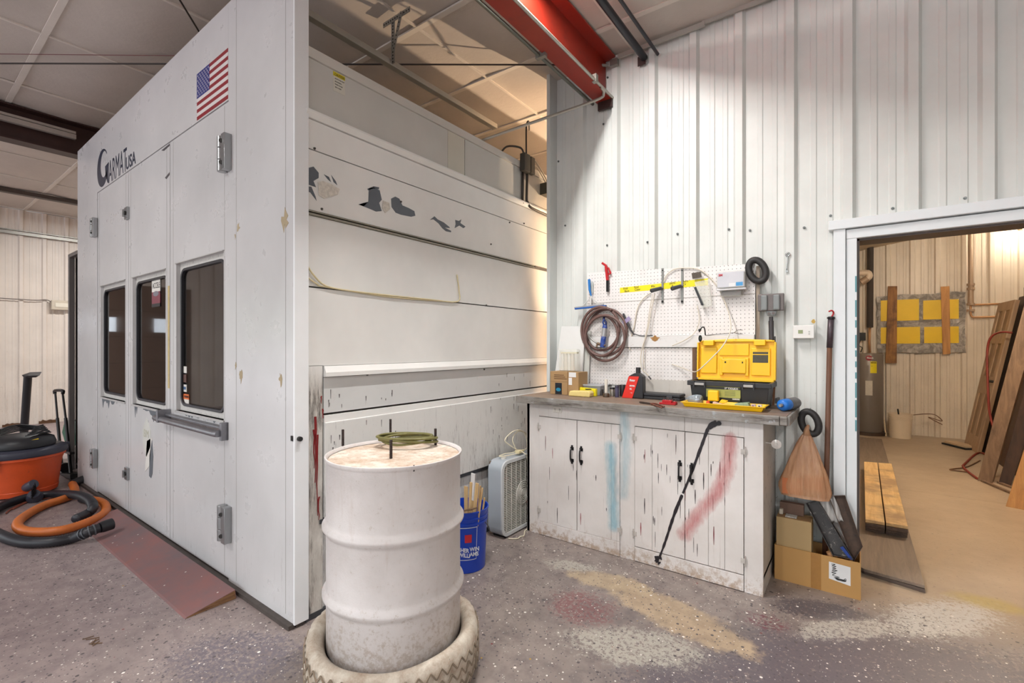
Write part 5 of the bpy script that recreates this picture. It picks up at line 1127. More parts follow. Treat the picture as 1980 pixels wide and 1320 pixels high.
# black tool case lying flat
a = at_z(1232, 771, TZ); xa_, xb_ = at_y(1228, 768, 3.30).x, at_y(1330, 772, 3.30).x-.035; t = thing('tool_case', 'flat black plastic tool case lying between the oil bottle and the toolbox', 'case', ((xa_+xb_)/2, 3.30, TZ+.0005))
part(MB().box((xa_, 3.24, TZ+.0005), (xb_, 3.36, TZ+.020)), 'case_base', BLP, t, bevel=.004); part(MB().box((xa_-.002, 3.238, TZ+.022), (xb_+.002, 3.362, TZ+.043)), 'case_lid', BLP, t, bevel=.006)
for k in (.2, .8): part(MB().box((xa_+(xb_-xa_)*k-.02, 3.228, TZ+.008), (xa_+(xb_-xa_)*k+.02, 3.24, TZ+.034)), 'case_latch', M_('case_latch', (64, 64, 68), .4), t, bevel=.002)
# pliers
PLB = M_('plier_grip', (120, 66, 48), .5, var=.3, scale=40); a = at_z(1237, 777, TZ+.008); j = at_z(1258, 780, TZ+.008); t = thing('pliers', 'old pliers with rusty red handles lying near the worktop front edge', 'pliers', (j.x, j.y, TZ))
part(MB().bar(a, j, .014, .010), 'jaws', M_('old_steel', (74, 62, 56), .5, .5), t, bevel=.003)
part(MB().tube([j, at_z(1268, 780, TZ+.007), at_z(1284, 786, TZ+.006)], .005, 8, sub=4), 'handle', PLB, t, smooth_=True); part(MB().tube([j, at_z(1266, 783, TZ+.007), at_z(1280, 788, TZ+.006)], .005, 8, sub=4), 'handle', PLB, t, smooth_=True)
# motor oil bottle with red label
oy = 3.25; a = at_y(1204, 768, oy-.03); xs = lambda px: at_y(px, 760, oy-.03).x; zb = TZ+.001; ztop = at_y(1230, 710, oy).z; zs = at_y(1230, 727, oy).z; zn = at_y(1230, 722, oy).z
t = thing('oil_bottle', 'black motor oil bottle with a big red label on the worktop below the pegboard', 'bottle', (xs(1228), oy, TZ))
mb = MB(); mb.prism([(xs(1216), oy-.03, zb), (xs(1243), oy-.03, zb), (xs(1243), oy-.03, zs), (xs(1239), oy-.03, zn-.008), (xs(1235), oy-.03, zn+.004), (xs(1226), oy-.03, zn+.004), (xs(1215), oy-.03, zs)], (0, .06, 0)); part(mb, 'body', BLP, t, bevel=.006, seg=3)
part(MB().cyl((xs(1231), oy, zn), (xs(1231), oy, ztop), .017, n=18), 'cap', BLP, t, bevel=.001)
mb = MB(); mb.prism([(xs(1203), oy-.036, zb), (xs(1223), oy-.036, zb), (xs(1236), oy-.034, zs+.0), (xs(1216), oy-.034, zs+.0)], (0, .010, 0)); lb2 = part(mb, 'label', M_('oil_red', (226, 42, 26), .35, var=.04), t, bevel=.001)
text('Motor', .022, MY(xs(1218), oy-.0366, at_y(1218, 736, oy).z), MATS['card_white'], lb2, sx=.7, bold=.001); text('MOTOR', .015, MY(xs(1218), oy-.0366, at_y(1218, 746, oy).z), MATS['card_white'], lb2, sx=.7, bold=.0008); text('OIL', .015, MY(xs(1218), oy-.0366, at_y(1218, 752, oy).z), MATS['card_white'], lb2, sx=.7, bold=.0008); text('T-30', .010, MY(xs(1219), oy-.0366, at_y(1218, 759, oy).z), MATS['card_white'], lb2, sx=.8)
# small jars between
def jar(px, y, r, h, mat, name, lab_, cat, capm=None, rc=None, hc=.0):
    x = at_y(px, 765, y).x; t = thing(name, lab_, cat, (x, y, TZ)); part(MB().lathe([(.0001, 0), (r, 0), (r, h-.004), (r*.9, h), (.0001, h)], (x, y, TZ+.001), 18), 'body', mat, t, smooth_=40)
    if capm: part(MB().lathe([(.0001, 0), (rc, 0), (rc, hc-.003), (rc*.9, hc), (.0001, hc)], (x, y, TZ+.001+h), 18), 'cap', capm, t, smooth_=40)
    return t
WHC = M_('candle_white', (224, 216, 204), .5, var=.05); PUR = M_('purple_cap', (72, 66, 92), .4); BRJ = M_('brown_jar', (92, 74, 58), .3, var=.4, scale=40)
jar(1172, 3.24, .0115, .125, WHC, 'glue_stick', 'slim off-white tube standing behind the brown clutter left of the oil bottle', 'tube')
jar(1172, 3.185, .024, .028, BRJ, 'tin', 'low brown tin in front of the off-white tube', 'tin')
jar(1184, 3.25, .018, .055, M_('metal_lid', (156, 146, 136), .3, .6, var=.3, scale=50), 'glass_jar', 'small jar with dark lid between the off-white tube and the purple canister', 'jar', BK, .019, .012)
jar(1193, 3.22, .0145, .070, PUR, 'spray_can', 'small purple-blue canister left of the motor oil bottle', 'canister', M_('purple_top', (52, 48, 70), .3), .0155, .016)
jar(1204, 3.32, .024, .085, M_('black_can', (40, 34, 36), .35), 'paint_can', 'dark can standing behind the purple canister and the oil bottle', 'can')
jar(1163, 3.27, .016, .045, M_('dark_cap', (70, 64, 62), .4), 'bolt_jar', 'short dark jar at the left of the off-white tube', 'jar')
# sponge and wrapper, plastic container
t = thing('sponge', 'pale yellow sponge lying at the left of the worktop', 'sponge', at_z(1120, 768, TZ)); s0, s1 = at_y(1101, 765, 3.10).x, at_y(1143, 765, 3.10).x; SPG = M_('sponge_yellow', (236, 214, 140), .8, var=.08, scale=40, bump=.5)
part(MB().prism([(s0, 3.08, TZ+.001), (s1-.004, 3.08, TZ+.001), (s1, 3.08, TZ+.030), (s1-.010, 3.08, TZ+.046), (s0+.010, 3.08, TZ+.040)], (0, .07, 0)), 'sponge_body', SPG, t, bevel=.008, seg=3)
t = thing('wrapper', 'bright yellow printed packet behind the pale sponge', 'packet', (s0+.09, 3.20, TZ)); part(MB().prism([(s0+.0, 3.175, TZ+.001), (s1-.0, 3.175, TZ+.001), (s1-.002, 3.175, TZ+.056), (s0+.022, 3.175, TZ+.062)], (0, .03, 0)), 'packet', M_('packet_yellow', (240, 224, 30), .35), t, bevel=.003); part(MB().prism([(s0+.10, 3.1742, TZ+.045), (s0+.15, 3.1742, TZ+.048), (s0+.14, 3.1742, TZ+.055), (s0+.09, 3.1742, TZ+.053)], (0, .001, 0)), 'print', INK, t)
t = thing('plastic_container', 'clear grey lidded plastic container behind the sponge', 'container', (at_y(1140, 755, 3.28).x, 3.28, TZ)); k0, k1 = at_y(1117, 750, 3.25).x, at_y(1163, 750, 3.25).x
GRC = NG('grey_clear', .15); GRC.color(srgb((188, 192, 200))); GRC.b.inputs['Alpha'].default_value = .8; GRCM = GRC.mat
part(frust(MB(), k0, k1, 3.23, 3.36, TZ+.001, TZ+.070, .015), 'tub', GRCM, t, bevel=.003); part(MB().box((k0-.008, 3.222, TZ+.070), (k1+.008, 3.368, TZ+.080)), 'tub_lid', GRCM, t, bevel=.003)
# cardboard box with print
CB = M_('cardboard', (172, 138, 96), .7, var=.1, scale=8); a = at_y(1064, 762, 3.14); b = at_y(1097, 762, 3.14)
t = thing('cardboard_box', 'small brown cardboard box with a dark printed panel at the left end of the worktop', 'box', (a.x+.05, 3.2, TZ)); bz = at_y(1080, 718, 3.14).z
part(MB().box((a.x, 3.14, TZ+.001), (b.x, 3.30, bz)).box((b.x, 3.15, TZ+.001), (b.x+.09, 3.30, bz-.002)), 'carton', CB, t, bevel=.001)
tb2 = part(MB().box((a.x+.045, 3.139, TZ+.003), (a.x+.105, 3.1405, TZ+.09)), 'printed_panel', M_('print_dark', (26, 32, 40), .4), t); part(MB().prism([(a.x+.075+.022*math.cos(i*.5236), 3.1385, TZ+.038+.014*math.sin(i*.5236)) for i in range(12)], (0, .0008, 0)), 'print_emblem', M_('print_blue', (40, 140, 176), .4), tb2)
mb = MB(); 
for k in range(3): mb.box((a.x+.035, 3.139, bz-.030-.014*k), (b.x-.03+.012*k, 3.1402, bz-.024-.014*k))
part(mb, 'printed_line', M_('print_brown', (110, 80, 52), .6), t); part(MB().box((a.x, 3.1392, TZ+.099), (b.x, 3.1402, TZ+.1005)), 'box_seam', MATS['print_brown'], t)
part(MB().box((b.x+.006, 3.149, bz-.10), (b.x+.035, 3.1505, bz-.045)).box((b.x+.008, 3.1488, bz-.04), (b.x+.07, 3.1503, bz-.004)), 'shipping_label', MATS['card_white'], t)
# white panels leaning behind
def vz(px, py, y): return at_y(px, py, y)
t = thing('white_panel', 'white cabinet door panel leaning against the wall at the left end of the worktop', 'panel', vz(1090, 745, 3.31)); WP = M_('panel_white', (226, 226, 224), .4, var=.05)
mb = MB().prism([(at_y(1068, 716, 3.31).x, 3.31, TZ+.0), (at_y(1122, 716, 3.31).x, 3.31, TZ+.0), (at_y(1124, 631, 3.31).x, 3.38, at_y(1124, 631, 3.38).z), (at_y(1077, 631, 3.31).x, 3.38, at_y(1077, 631, 3.38).z)], (0, .018, 0)); part(mb, 'panel', WP, t, bevel=.002)
t = thing('white_panel', 'narrow white board leaning just right of the cabinet door panel, behind the coiled hose', 'panel', vz(1128, 745, 3.36)); part(MB().prism([(at_y(1112, 756, 3.36).x, 3.365, TZ+.001), (at_y(1136, 756, 3.36).x, 3.365, TZ+.001), (at_y(1139, 640, 3.36).x, 3.39, at_y(1139, 640, 3.39).z), (at_y(1122, 640, 3.36).x, 3.39, at_y(1122, 640, 3.39).z)], (0, .012, 0)), 'panel', M_('panel_offwhite', (204, 204, 198), .5, var=.08), t, bevel=.001)
t = thing('roll_packet', 'clear plastic packet of white paint rollers propped against the white panel', 'packet', vz(1100, 715, 3.24)); 
a = at_y(1081, 715, 3.22); b = at_y(1119, 715, 3.22); zt_ = at_y(1100, 675, 3.22).z
part(MB().box((a.x, 3.21, bz+.001), (b.x-.01, 3.27, zt_)), 'film', CLEAR, t, bevel=.01, seg=3)
for k in range(4): part(MB().cyl((a.x+.022+.030*k, 3.24, bz+.004), (a.x+.022+.030*k, 3.24, zt_-.035), .0145, n=16), 'roller', WHC if k % 2 else M_('roller_white', (232, 230, 224), .7), t, smooth_=50)
part(MB().box((a.x+.01, 3.225, zt_-.034), (b.x-.02, 3.255, zt_-.022)), 'roller_band', M_('cream', (232, 222, 186), .5), t)
# blue gas cylinder at the right end
a = at_z(1512, 783, TZ); c = Vector((at_y(1512, 778, 3.08).x, 3.08, TZ+.036)); e = Vector((c.x+.055, c.y+.20, TZ+.036)); t = thing('gas_cylinder', 'small cylinder with blue and dark grey body lying at the right end of the worktop', 'gas cylinder', c)
d_ = (e-c).normalized(); part(MB().tube([c, c+d_*.01, c+d_*.07], .034, 20, rr=[.022, .033, .034]), 'blue_end', M_('cyl_blue', (30, 116, 206), .35), t, smooth_=50)
part(MB().tube([c+d_*.0705, c+d_*.17, c+d_*.195, c+d_*.20], .035, 20, rr=[.0352, .0352, .030, .018]), 'grey_body', M_('cyl_grey', (96, 94, 96), .4, .2, var=.2, scale=40), t, smooth_=50)
part(MB().tube([c-d_*.028, c-d_*.012, c+d_*.002], .012, 12, rr=[.008, .012, .012]), 'valve', CHR, t, smooth_=50); part(MB().bar(c+Vector((-.034, .03, .02)), c+Vector((-.028, .10, .02)), .012, .03), 'bracket', BK, t)
# ================================================================== DRUM ON A TYRE
DC = Vector((-1.635, 1.345, 0))
def drum_mat():
    g = NG('drum_paint', .38); X = g.xyz(); n = g.noise(5, detail=5)
    col = g.mix(g.ramp(n, .35, .65), srgb((214, 209, 208)), srgb((202, 196, 194)))
    st = g.noise(16, vec=g.map((1, 1, .12)), detail=6, rough=.7); col = g.mix(g.math('MULTIPLY', g.ramp(st, .56, .72), .4), col, srgb((176, 158, 146)))
    sp = g.noise(60, detail=4, rough=.8); col = g.mix(g.ramp(sp, .74, .76), col, srgb((84, 74, 70)))
    col = g.mix(g.math('MULTIPLY', g.ramp(g.math('ADD', g.noise(40, detail=5, rough=.8), g.math('MULTIPLY', g.ramp(X[2], .45, .2), .14)), .60, .70), .5), col, srgb((164, 146, 130)))
    g.color(col); g.bump(g.math('ADD', g.noise(3.2, detail=1), g.math('MULTIPLY', sp, .12)), .35, .03); return g.mat
def dtop_mat():
    g = NG('drum_top', .7); n = g.noise(7, detail=8, rough=.75); n2 = g.noise(26, detail=6, rough=.75)
    col = g.mix(g.ramp(n, .38, .60), srgb((222, 212, 200)), srgb((184, 160, 138))); col = g.mix(g.math('MULTIPLY', g.ramp(n2, .52, .66), .7), col, srgb((158, 132, 112)))
    g.color(col); g.bump(n2, .4, .004); return g.mat
drum = thing('steel_drum', 'white painted steel drum with four threaded rods in its dirty lid, standing in a tyre', 'drum', (DC.x, DC.y, .055))
R = .283; zb, zt = .055, .94
prof = [(.0001, zb), (R-.01, zb), (R, zb+.01)]
for zc in (.375, .655):
    prof += [(R, zc-.035), (R+.004, zc-.022), (R+.016, zc-.006), (R+.016, zc+.004), (R+.004, zc+.020), (R, zc+.034)]
prof += [(R, zt-.022), (R+.002, zt-.018), (R+.007, zt-.008), (R+.006, zt-.001), (R+.001, zt), (R-.004, zt-.006), (R-.006, zt-.014)]
mb = MB().lathe(prof, (DC.x, DC.y, 0), 96)
for p in mb.v:   # shallow dents
    for (dx, dy, dz, rr, am) in ((.20, -.20, .50, .10, .018), (.06, -.28, .47, .08, .010), (.24, -.14, .53, .07, .012), (.05, -.28, .30, .09, .007)):
        dd = ((p.x-DC.x-dx)**2+(p.y-DC.y-dy)**2+(p.z-dz)**2)**.5
        if dd < rr: k = am*(1-(dd/rr)**2)**2; v = Vector((DC.x-p.x, DC.y-p.y, 0)).normalized(); p += v*k
part(mb, 'barrel', drum_mat(), drum, smooth_=50)
part(MB().lathe([(.0001, zt-.012), (.12, zt-.013), (.262, zt-.014), (R-.006, zt-.016), (R-.006, zt-.024), (.0001, zt-.024)], (DC.x, DC.y, 0), 64), 'lid', dtop_mat(), drum, smooth_=50)
RST = M_('rusty_thread', (58, 46, 42), .6, .4, var=.4, scale=90)
for (px, py) in ((663, 862), (756, 886), (842, 860), (755, 838)):
    q = at_z(px, py, zt-.012); mb = MB(); n = 22; P = [q+Vector((0, 0, .078*i/n)) for i in range(n+1)]
    mb.tube(P, .006, 10, rr=[.0068 if i % 2 else .0055 for i in range(n+1)]); part(mb, 'threaded_rod', RST, drum)
part(MB().box(at_z(800, 905, zt-.010)+Vector((-.001, -.002, -.012)), at_z(801, 905, zt-.010)+Vector((.001, .001, .012))), 'drum_seam', DARK, drum)
# dark olive cable coil on the lid
cc = at_z(767, 846, zt+.01); OL = M_('olive_cable', (112, 108, 58), .5, var=.3, scale=40)
P = []; r_ = random.Random(5)
for i in range(200):
    a = i/200*2*math.pi*6.3; k = i/200; P.append(Vector((DC.x, DC.y, 0))+Vector((-.085, .140, zt+.006+.030*abs(math.sin(a*.37)))) + Vector((math.cos(.6)*.130*math.cos(a)*(1+.10*math.sin(a*.31))-math.sin(.6)*.078*math.sin(a), math.sin(.6)*.130*math.cos(a)*(1+.10*math.sin(a*.31))+math.cos(.6)*.078*math.sin(a)*(1+.1*math.cos(a*.23)), 0)))
solo(MB().tube(P, .0058, 8), 'cable_coil', OL, 'olive green cable coiled flat on the back of the drum lid', 'cable', smooth_=True)
# tyre, painted white
def tyre_mat():
    g = NG('tyre_paint', .6); n = g.noise(9, detail=7, rough=.75); col = g.mix(g.ramp(n, .4, .65), srgb((204, 196, 182)), srgb((160, 142, 124)))
    X = g.xyz(); lo = g.ramp(X[2], .10, .0); b = g.ramp(g.math('ADD', g.noise(24, detail=6, rough=.8), g.math('MULTIPLY', lo, .16)), .66, .70)
    col = g.mix(b, col, srgb((48, 44, 42))); g.color(col); g.bump(n, .3, .006); return g.mat
tyre = thing('tyre', 'white painted car tyre lying flat on the floor around the drum base', 'tyre', (DC.x, DC.y, 0))
pr = [(.288, .05), (.292, .03), (.325, .004), (.352, .012), (.364, .05), (.367, .10), (.364, .15), (.352, .190), (.325, .200), (.296, .178), (.286, .15), (.300, .10)]
mb = MB(); nseg = 144; n0 = 0
WOB = lambda t_: 1+.012*math.sin(3*t_+1)+.008*math.sin(7*t_)
for i in range(nseg):
    t_ = 2*math.pi*i/nseg
    for k, (r, z) in enumerate(pr):
        w = 0
        if 3 <= k <= 7:      # zig-zag tread grooves
            ph = (i+ (2 if k in (5,) else (1 if k in (4, 6) else 0)))
            w = -.006 if ph % 6 in (0,) else 0
        wob = WOB(t_); mb.v.append(Vector((DC.x+(r+w)*wob*math.cos(t_), DC.y+(r+w)*wob*math.sin(t_), z*(1+.06*math.sin(2*t_+.6)))))
k_ = len(pr)
for i in range(nseg):
    j = (i+1) % nseg
    for q in range(k_): mb.face((i*k_+q, j*k_+q, j*k_+(q+1) % k_, i*k_+(q+1) % k_))
part(mb, 'carcass', tyre_mat(), tyre, smooth_=70)
mb = MB()
for i in range(48):
    a0, a1 = 2*math.pi*i/48, 2*math.pi*(i+.5)/48; a2 = 2*math.pi*(i+1)/48
    f = lambda a, z, rr: Vector((DC.x+rr*WOB(a)*math.cos(a), DC.y+rr*WOB(a)*math.sin(a), z))
    for zz in (.050, .095, .140): mb.bar(f(a0, zz, .3668), f(a1, zz+.032, .3655 if zz > .13 else .3668), .005, .006); mb.bar(f(a1, zz+.032, .3655 if zz > .13 else .3668), f(a2, zz, .3668), .005, .006)
part(mb, 'tread', M_('tread_groove', (150, 134, 116), .7, var=.4, scale=30), tyre)['kind'] = 'stuff'
part(MB().lathe([(.0001, .02), (.287, .02), (.287, .05), (.0001, .05)], (DC.x, DC.y, 0), 40), 'base_plate', M_('base_dirty', (140, 124, 108), .8, var=.3, scale=30), tyre)
# ================================================================== BLUE BUCKET WITH STICKS
BC = Vector((-2.035, 2.235, 0)); BB = M_('bucket_blue', (22, 64, 178), .35, var=.08)
bk = thing('bucket', 'blue plastic paint bucket with printed white frame, between the white drum and the box fan', 'bucket', BC)
def bucket(par, c, mat, h=.365, rt=.150, rb=.130, n=48):
    pr = [(.0001, .002), (rb, .002), (rt-.008, h-.085), (rt-.002, h-.083), (rt-.002, h-.070), (rt-.007, h-.068), (rt-.006, h-.052), (rt, h-.050), (rt, h-.040), (rt-.005, h-.038), (rt-.004, h-.012), (rt+.003, h-.010), (rt+.003, h), (rt-.004, h), (rt-.010, h-.08), (rb-.005, .008), (.0001, .008)]
    return part(MB().lathe(pr, c, n), 'pail', mat, par, smooth_=45)
pail = bucket(bk, BC, BB, .38)
# printed frame facing the camera
def curved_patch(c, r0, r1, z0, z1, a0, a1, eps, m, mb, n=10):
    for i in range(n):
        t0, t1 = a0+(a1-a0)*i/n, a0+(a1-a0)*(i+1)/n
        def P(t, z, e): rr = r0+(r1-r0)*z/.38+e; return Vector((c.x+rr*math.cos(t), c.y+rr*math.sin(t), z))
        mb.add([P(t0, z0, eps), P(t1, z0, eps), P(t1, z1, eps), P(t0, z1, eps)], [(0,1,2,3)], m)
view = math.atan2(-BC.y, -BC.x); 
WPR = M_('print_white', (214, 218, 226), .4, var=.03); mb = MB(); a0, a1 = view-.35, view+.55
for (z0, z1, b0, b1) in ((.285, .289, a0, a1), (.085, .089, a0, a1), (.085, .289, a1-.02, a1), (.085, .289, a0, a0+.02)): curved_patch(BC, .1295, .1505, z0, z1, b0, b1, .0012, 0, mb, 10 if b1-b0 > .1 else 1)
curved_patch(BC, .1295, .1505, .195, .245, view+.0, view+.30, .0013, 1, mb, 6)
pf = part(mb, 'printed_frame', [WPR, M_('print_red', (196, 40, 52), .4)], pail)
a_ = view+.24; rr = .141
for (s, z, a_) in (('WIN', .140, view+.22), ('AMS', .110, view+.22), ('SHER', .140, view-.28), ('WILLI', .110, view-.28)):
    M = Matrix.Translation((BC.x+(.1365+.003)*math.cos(a_), BC.y+(.1365+.003)*math.sin(a_), z)) @ Matrix.Rotation(a_+math.pi/2, 4, 'Z') @ Matrix.Rotation(math.pi/2, 4, 'X')
    text(s, .034, (M, 'w'), WPR, pf, sx=.85, bold=.001)
part(MB().tube([BC+Vector((.152, .02, .30)), BC+Vector((.175, .03, .27)), BC+Vector((.18, .03, .24)), BC+Vector((.150, .035, .235))], .0022, 6, sub=4), 'handle', COND, bk, smooth_=True)
SW = wood('stir_wood', (222, 190, 138), (184, 146, 96), 2, 30); r_ = random.Random(11)
for k, (px, py, w, lean, mt, lab) in enumerate(((901, 940, .030, -.10, 0, 'wide pale paint stirring stick leaning left in the blue bucket'), (911, 932, .020, -.04, 0, 'second pale stirring stick from the left in the blue bucket'), (915, 915, .030, -.02, 1, 'tall stirring stick with white painted top in the blue bucket'), (923, 934, .026, .0, 0, 'pale stirring stick just right of the white topped one'), (929, 939, .012, .02, 0, 'thin stirring stick, fifth from the left in the blue bucket'), (933, 943, .010, .03, 0, 'very thin stirring stick, sixth from the left in the blue bucket'), (937, 962, .010, .09, 0, 'short thin stick at the right rim of the blue bucket'))):
    y = BC.y+(-.03 if k % 2 else .02); topp = at_y(px, py, y); bot = Vector((BC.x+(topp.x-BC.x)*.5, y, .012)); t = thing('stirring_stick', lab, 'stick', bot)
    if mt: mid = topp.lerp(bot, .30); part(MB().bar(bot, mid, w, .005, 0, (0, 1, 0)), 'stick', SW, t); part(MB().bar(mid, topp, w+.001, .006, 0, (0, 1, 0)), 'painted_end', WHP, t)
    else: part(MB().bar(bot, topp, w, .005, 0, (0, 1, 0)), 'stick', SW, t)
q = at_y(911, 985, BC.y-.10); solo(MB().bar(q+Vector((-.045, 0, -.012)), q+Vector((.03, .0, .012)), .045, .006), 'paint_scraper', M_('scrap_brown', (110, 84, 60), .6, var=.4, scale=30), 'brown scrap lying on the sticks at the front rim of the blue bucket', 'scrap')
# ================================================================== BOX FAN
fan = thing('box_fan', 'grey box fan with white grille standing between the booth and the cabinet', 'fan', (-2.13, 2.94, 0))
FG = M_('fan_grey', (170, 178, 186), .4, var=.05); FW = M_('fan_white', (214, 212, 204), .4, var=.08)
fy0, fy1, fz0, fz1, fx0, fx1 = 2.665, 3.20, .012, .562, -2.195, -2.065
def rr2(y0, y1, z0, z1, r, n=6):
    P = []
    for (cy_, cz__, a0) in ((y1-r, z1-r, 0), (y0+r, z1-r, 90), (y0+r, z0+r, 180), (y1-r, z0+r, 270)):
        for i in range(n+1): a = math.radians(a0+90*i/n); P.append((cy_+r*math.cos(a), cz__+r*math.sin(a)))
    return P
def ringx(mb, O, I, x0, x1, m=0):
    n = len(O); b = len(mb.v)
    for (P, x) in ((O, x0), (I, x0), (O, x1), (I, x1)): mb.v += [Vector((x, p[0], p[1])) for p in P]
    for k in range(n):
        j = (k+1) % n; mb.face((b+j, b+k, b+n+k, b+n+j), m); mb.face((b+2*n+k, b+2*n+j, b+3*n+j, b+3*n+k), m); mb.face((b+k, b+j, b+2*n+j, b+2*n+k), m); mb.face((b+n+j, b+n+k, b+3*n+k, b+3*n+j), m)
mb = MB(); O = rr2(fy0, fy1, fz0, fz1, .07); I = rr2(fy0+.008, fy1-.008, fz0+.008, fz1-.008, .063); ringx(mb, O, I, fx0, fx1-.012); part(mb, 'housing', FG, fan, smooth_=40)
mb = MB(); ringx(mb, rr2(fy0-.001, fy1+.001, fz0-.001, fz1+.001, .071), rr2(fy0+.022, fy1-.022, fz0+.022, fz1-.022, .055), fx1-.012, fx1); part(mb, 'front_rim', M_('fan_rim', (206, 210, 212), .4), fan, smooth_=40)
mb = MB(); z = fz0+.026
while z < fz1-.024:
    k = .045 if z < fz0+.06 or z > fz1-.06 else .024; mb.box((fx1-.012, fy0+k*.9, z-.0022), (fx1-.005, fy1-k*.9, z+.0022)); z += .0128
for k in range(1, 9): y = fy0+(fy1-fy0)*k/9; mb.box((fx1-.006, y-.002, fz0+.022), (fx1-.002, y+.002, fz1-.022))
gr_ = part(mb, 'grille', FW, fan)
cyf, czf = (fy0+fy1)/2, (fz0+fz1)/2; mb = MB()
for rr in (.085, .07, .055, .04, .025): mb.tube([(fx1-.002, cyf+rr*math.cos(i*math.pi/14), czf+rr*math.sin(i*math.pi/14)) for i in range(28)], .003, 6, closed=True)
mb.cyl((fx1-.006, cyf, czf), (fx1+.001, cyf, czf), .018, n=16); part(mb, 'grille_hub', FW, gr_)
mb = MB(); mb.cyl((-2.16, cyf, czf), (-2.10, cyf, czf), .045, n=20)
for k in range(5):
    a = k*2*math.pi/5; u = Vector((0, math.cos(a), math.sin(a))); v = Vector((0, -math.sin(a), math.cos(a))); c = Vector((-2.13, cyf, czf))
    mb.prism([c+u*.04-v*.02+Vector((-.015, 0, 0)), c+u*.20-v*.07+Vector((-.03, 0, 0)), c+u*.22+v*.05+Vector((.02, 0, 0)), c+u*.04+v*.03+Vector((.01, 0, 0))], (.004, 0, 0))
part(mb, 'blade_wheel', M_('fan_blade', (150, 140, 124), .5), fan); part(MB().box((fx0, fy0+.012, fz0+.012), (fx0+.006, fy1-.012, fz1-.012)), 'rear_grille', M_('fan_rear', (118, 108, 94), .7), fan)
part(MB().cyl((-2.13, fy0+.10, fz1), (-2.13, fy0+.10, fz1+.012), .020, n=18), 'dial', FW, fan)
for y in (fy0+.05, fy1-.09): part(MB().box((fx0+.01, y, .0), (fx1-.01, y+.03, fz0+.004)), 'foot', BK, fan)
# cord on the fan
CRD = M_('white_cord', (222, 214, 190), .5, var=.04)
cdt = thing('power_cord', 'white extension cord with cream and dark blue plugs looped over the box fan', 'cord', (-2.12, 2.9, fz1+.014))
z0 = fz1+.016
P = [(-2.10, 2.95, z0), (-2.12, 2.80, z0+.002), (-2.15, 2.74, z0+.004), (-2.17, 2.83, z0+.002), (-2.14, 2.93, z0+.01), (-2.16, 2.92, z0+.10), (-2.15, 2.98, z0+.155), (-2.13, 3.07, z0+.12), (-2.12, 3.10, z0+.04), (-2.12, 2.98, z0+.004), (-2.16, 2.86, z0+.075), (-2.17, 2.84, z0+.115), (-2.15, 2.93, z0+.165), (-2.13, 3.03, z0+.14), (-2.11, 3.06, z0+.02)]
part(MB().tube(P, .0042, 8, sub=8), 'cord', CRD, cdt, smooth_=True)
part(MB().tube([(-2.10, 2.93, z0+.02), (-2.062, 2.95, z0-.004), (-2.057, 2.965, z0-.03), (-2.057, 2.99, z0-.15), (-2.057, 3.02, .30), (-2.057, 3.01, .16), (-2.057, 2.99, .06), (-2.054, 2.97, .02)], .0042, 8, sub=6), 'cord', CRD, cdt, smooth_=True)
part(MB().box((-2.125, 2.90, z0), (-2.085, 2.955, z0+.022)).box((-2.115, 2.955, z0+.002), (-2.095, 2.99, z0+.018)), 'plug', M_('plug_cream', (222, 210, 168), .4), cdt, bevel=.004)
part(MB().cyl((-2.10, 3.06, z0+.012), (-2.10, 3.13, z0+.012), .014, .017, 12), 'blue_plug', M_('plug_blue', (30, 44, 96), .4), cdt, smooth_=50)
solo(MB().tube([at_z(a, b, .006) for a, b in ((983, 1041), (1000, 1041), (1006, 1037), (1013, 1035), (1015, 1026), (1021, 1022))], .0045, 8, sub=5), 'power_cord', CRD, 'end of white cord lying on the floor between the fan and the cabinet', 'cord', smooth_=True)
# ================================================================== BOX OF TRAYS AND BAG BY THE DOORWAY
CB2 = M_('cardboard_b', (186, 142, 84), .65, var=.08, scale=5); CBI = M_('cardboard_in', (150, 116, 78), .75)
bx0, bx1, by0, by1, bh = -.412, .006, 3.215, 3.405, .205
cb_ = thing('cardboard_box', 'open brown cardboard box with a scribbled white label beside the base cabinet', 'box', ((bx0+bx1)/2, (by0+by1)/2, 0))
mb = MB(); w = .005; mb.box((bx0, by0, 0), (bx1, by0+w, bh)); mb.box((bx0, by1-w, 0), (bx1, by1, bh)); mb.box((bx0, by0+w, 0), (bx0+w, by1-w, bh)); mb.box((bx1-w, by0+w, 0), (bx1, by1-w, bh)); mb.box((bx0+w, by0+w, 0), (bx1-w, by1-w, w)); part(mb, 'carton', CB2, cb_)
part(MB().box((bx0+.185, by0-.0008, .002), (bx0+.235, by0+.0, bh)), 'packing_tape', M_('packing_tape', (166, 120, 64), .25, var=.1, scale=50), cb_)
lx0, lx1 = -.140, -.040; lbp = part(MB().prism([(lx0, by0-.001, .080), (lx1, by0-.001, .066), (lx1, by0-.001, .170), (lx0, by0-.001, .176)], (0, .001, 0)), 'label', MATS['card_white'], cb_)
part(MB().tube([Vector((lx0+a, by0-.0015, b)) for a, b in ((.012,.165),(.030,.168),(.014,.155),(.034,.158),(.016,.143),(.034,.146),(.014,.130),(.040,.136),(.012,.118),(.034,.120),(.016,.104),(.050,.100),(.024,.092),(.060,.090),(.034,.084),(.075,.084),(.078,.100),(.070,.094))], .0016, 6, sub=3), 'scribble', INK, lbp)
part(MB().prism([(lx0+.03, by0-.0016, .086), (lx0+.08, by0-.0016, .084), (lx0+.078, by0-.0016, .092), (lx0+.034, by0-.0016, .094)], (0, .001, 0)), 'scribble', INK, lbp)
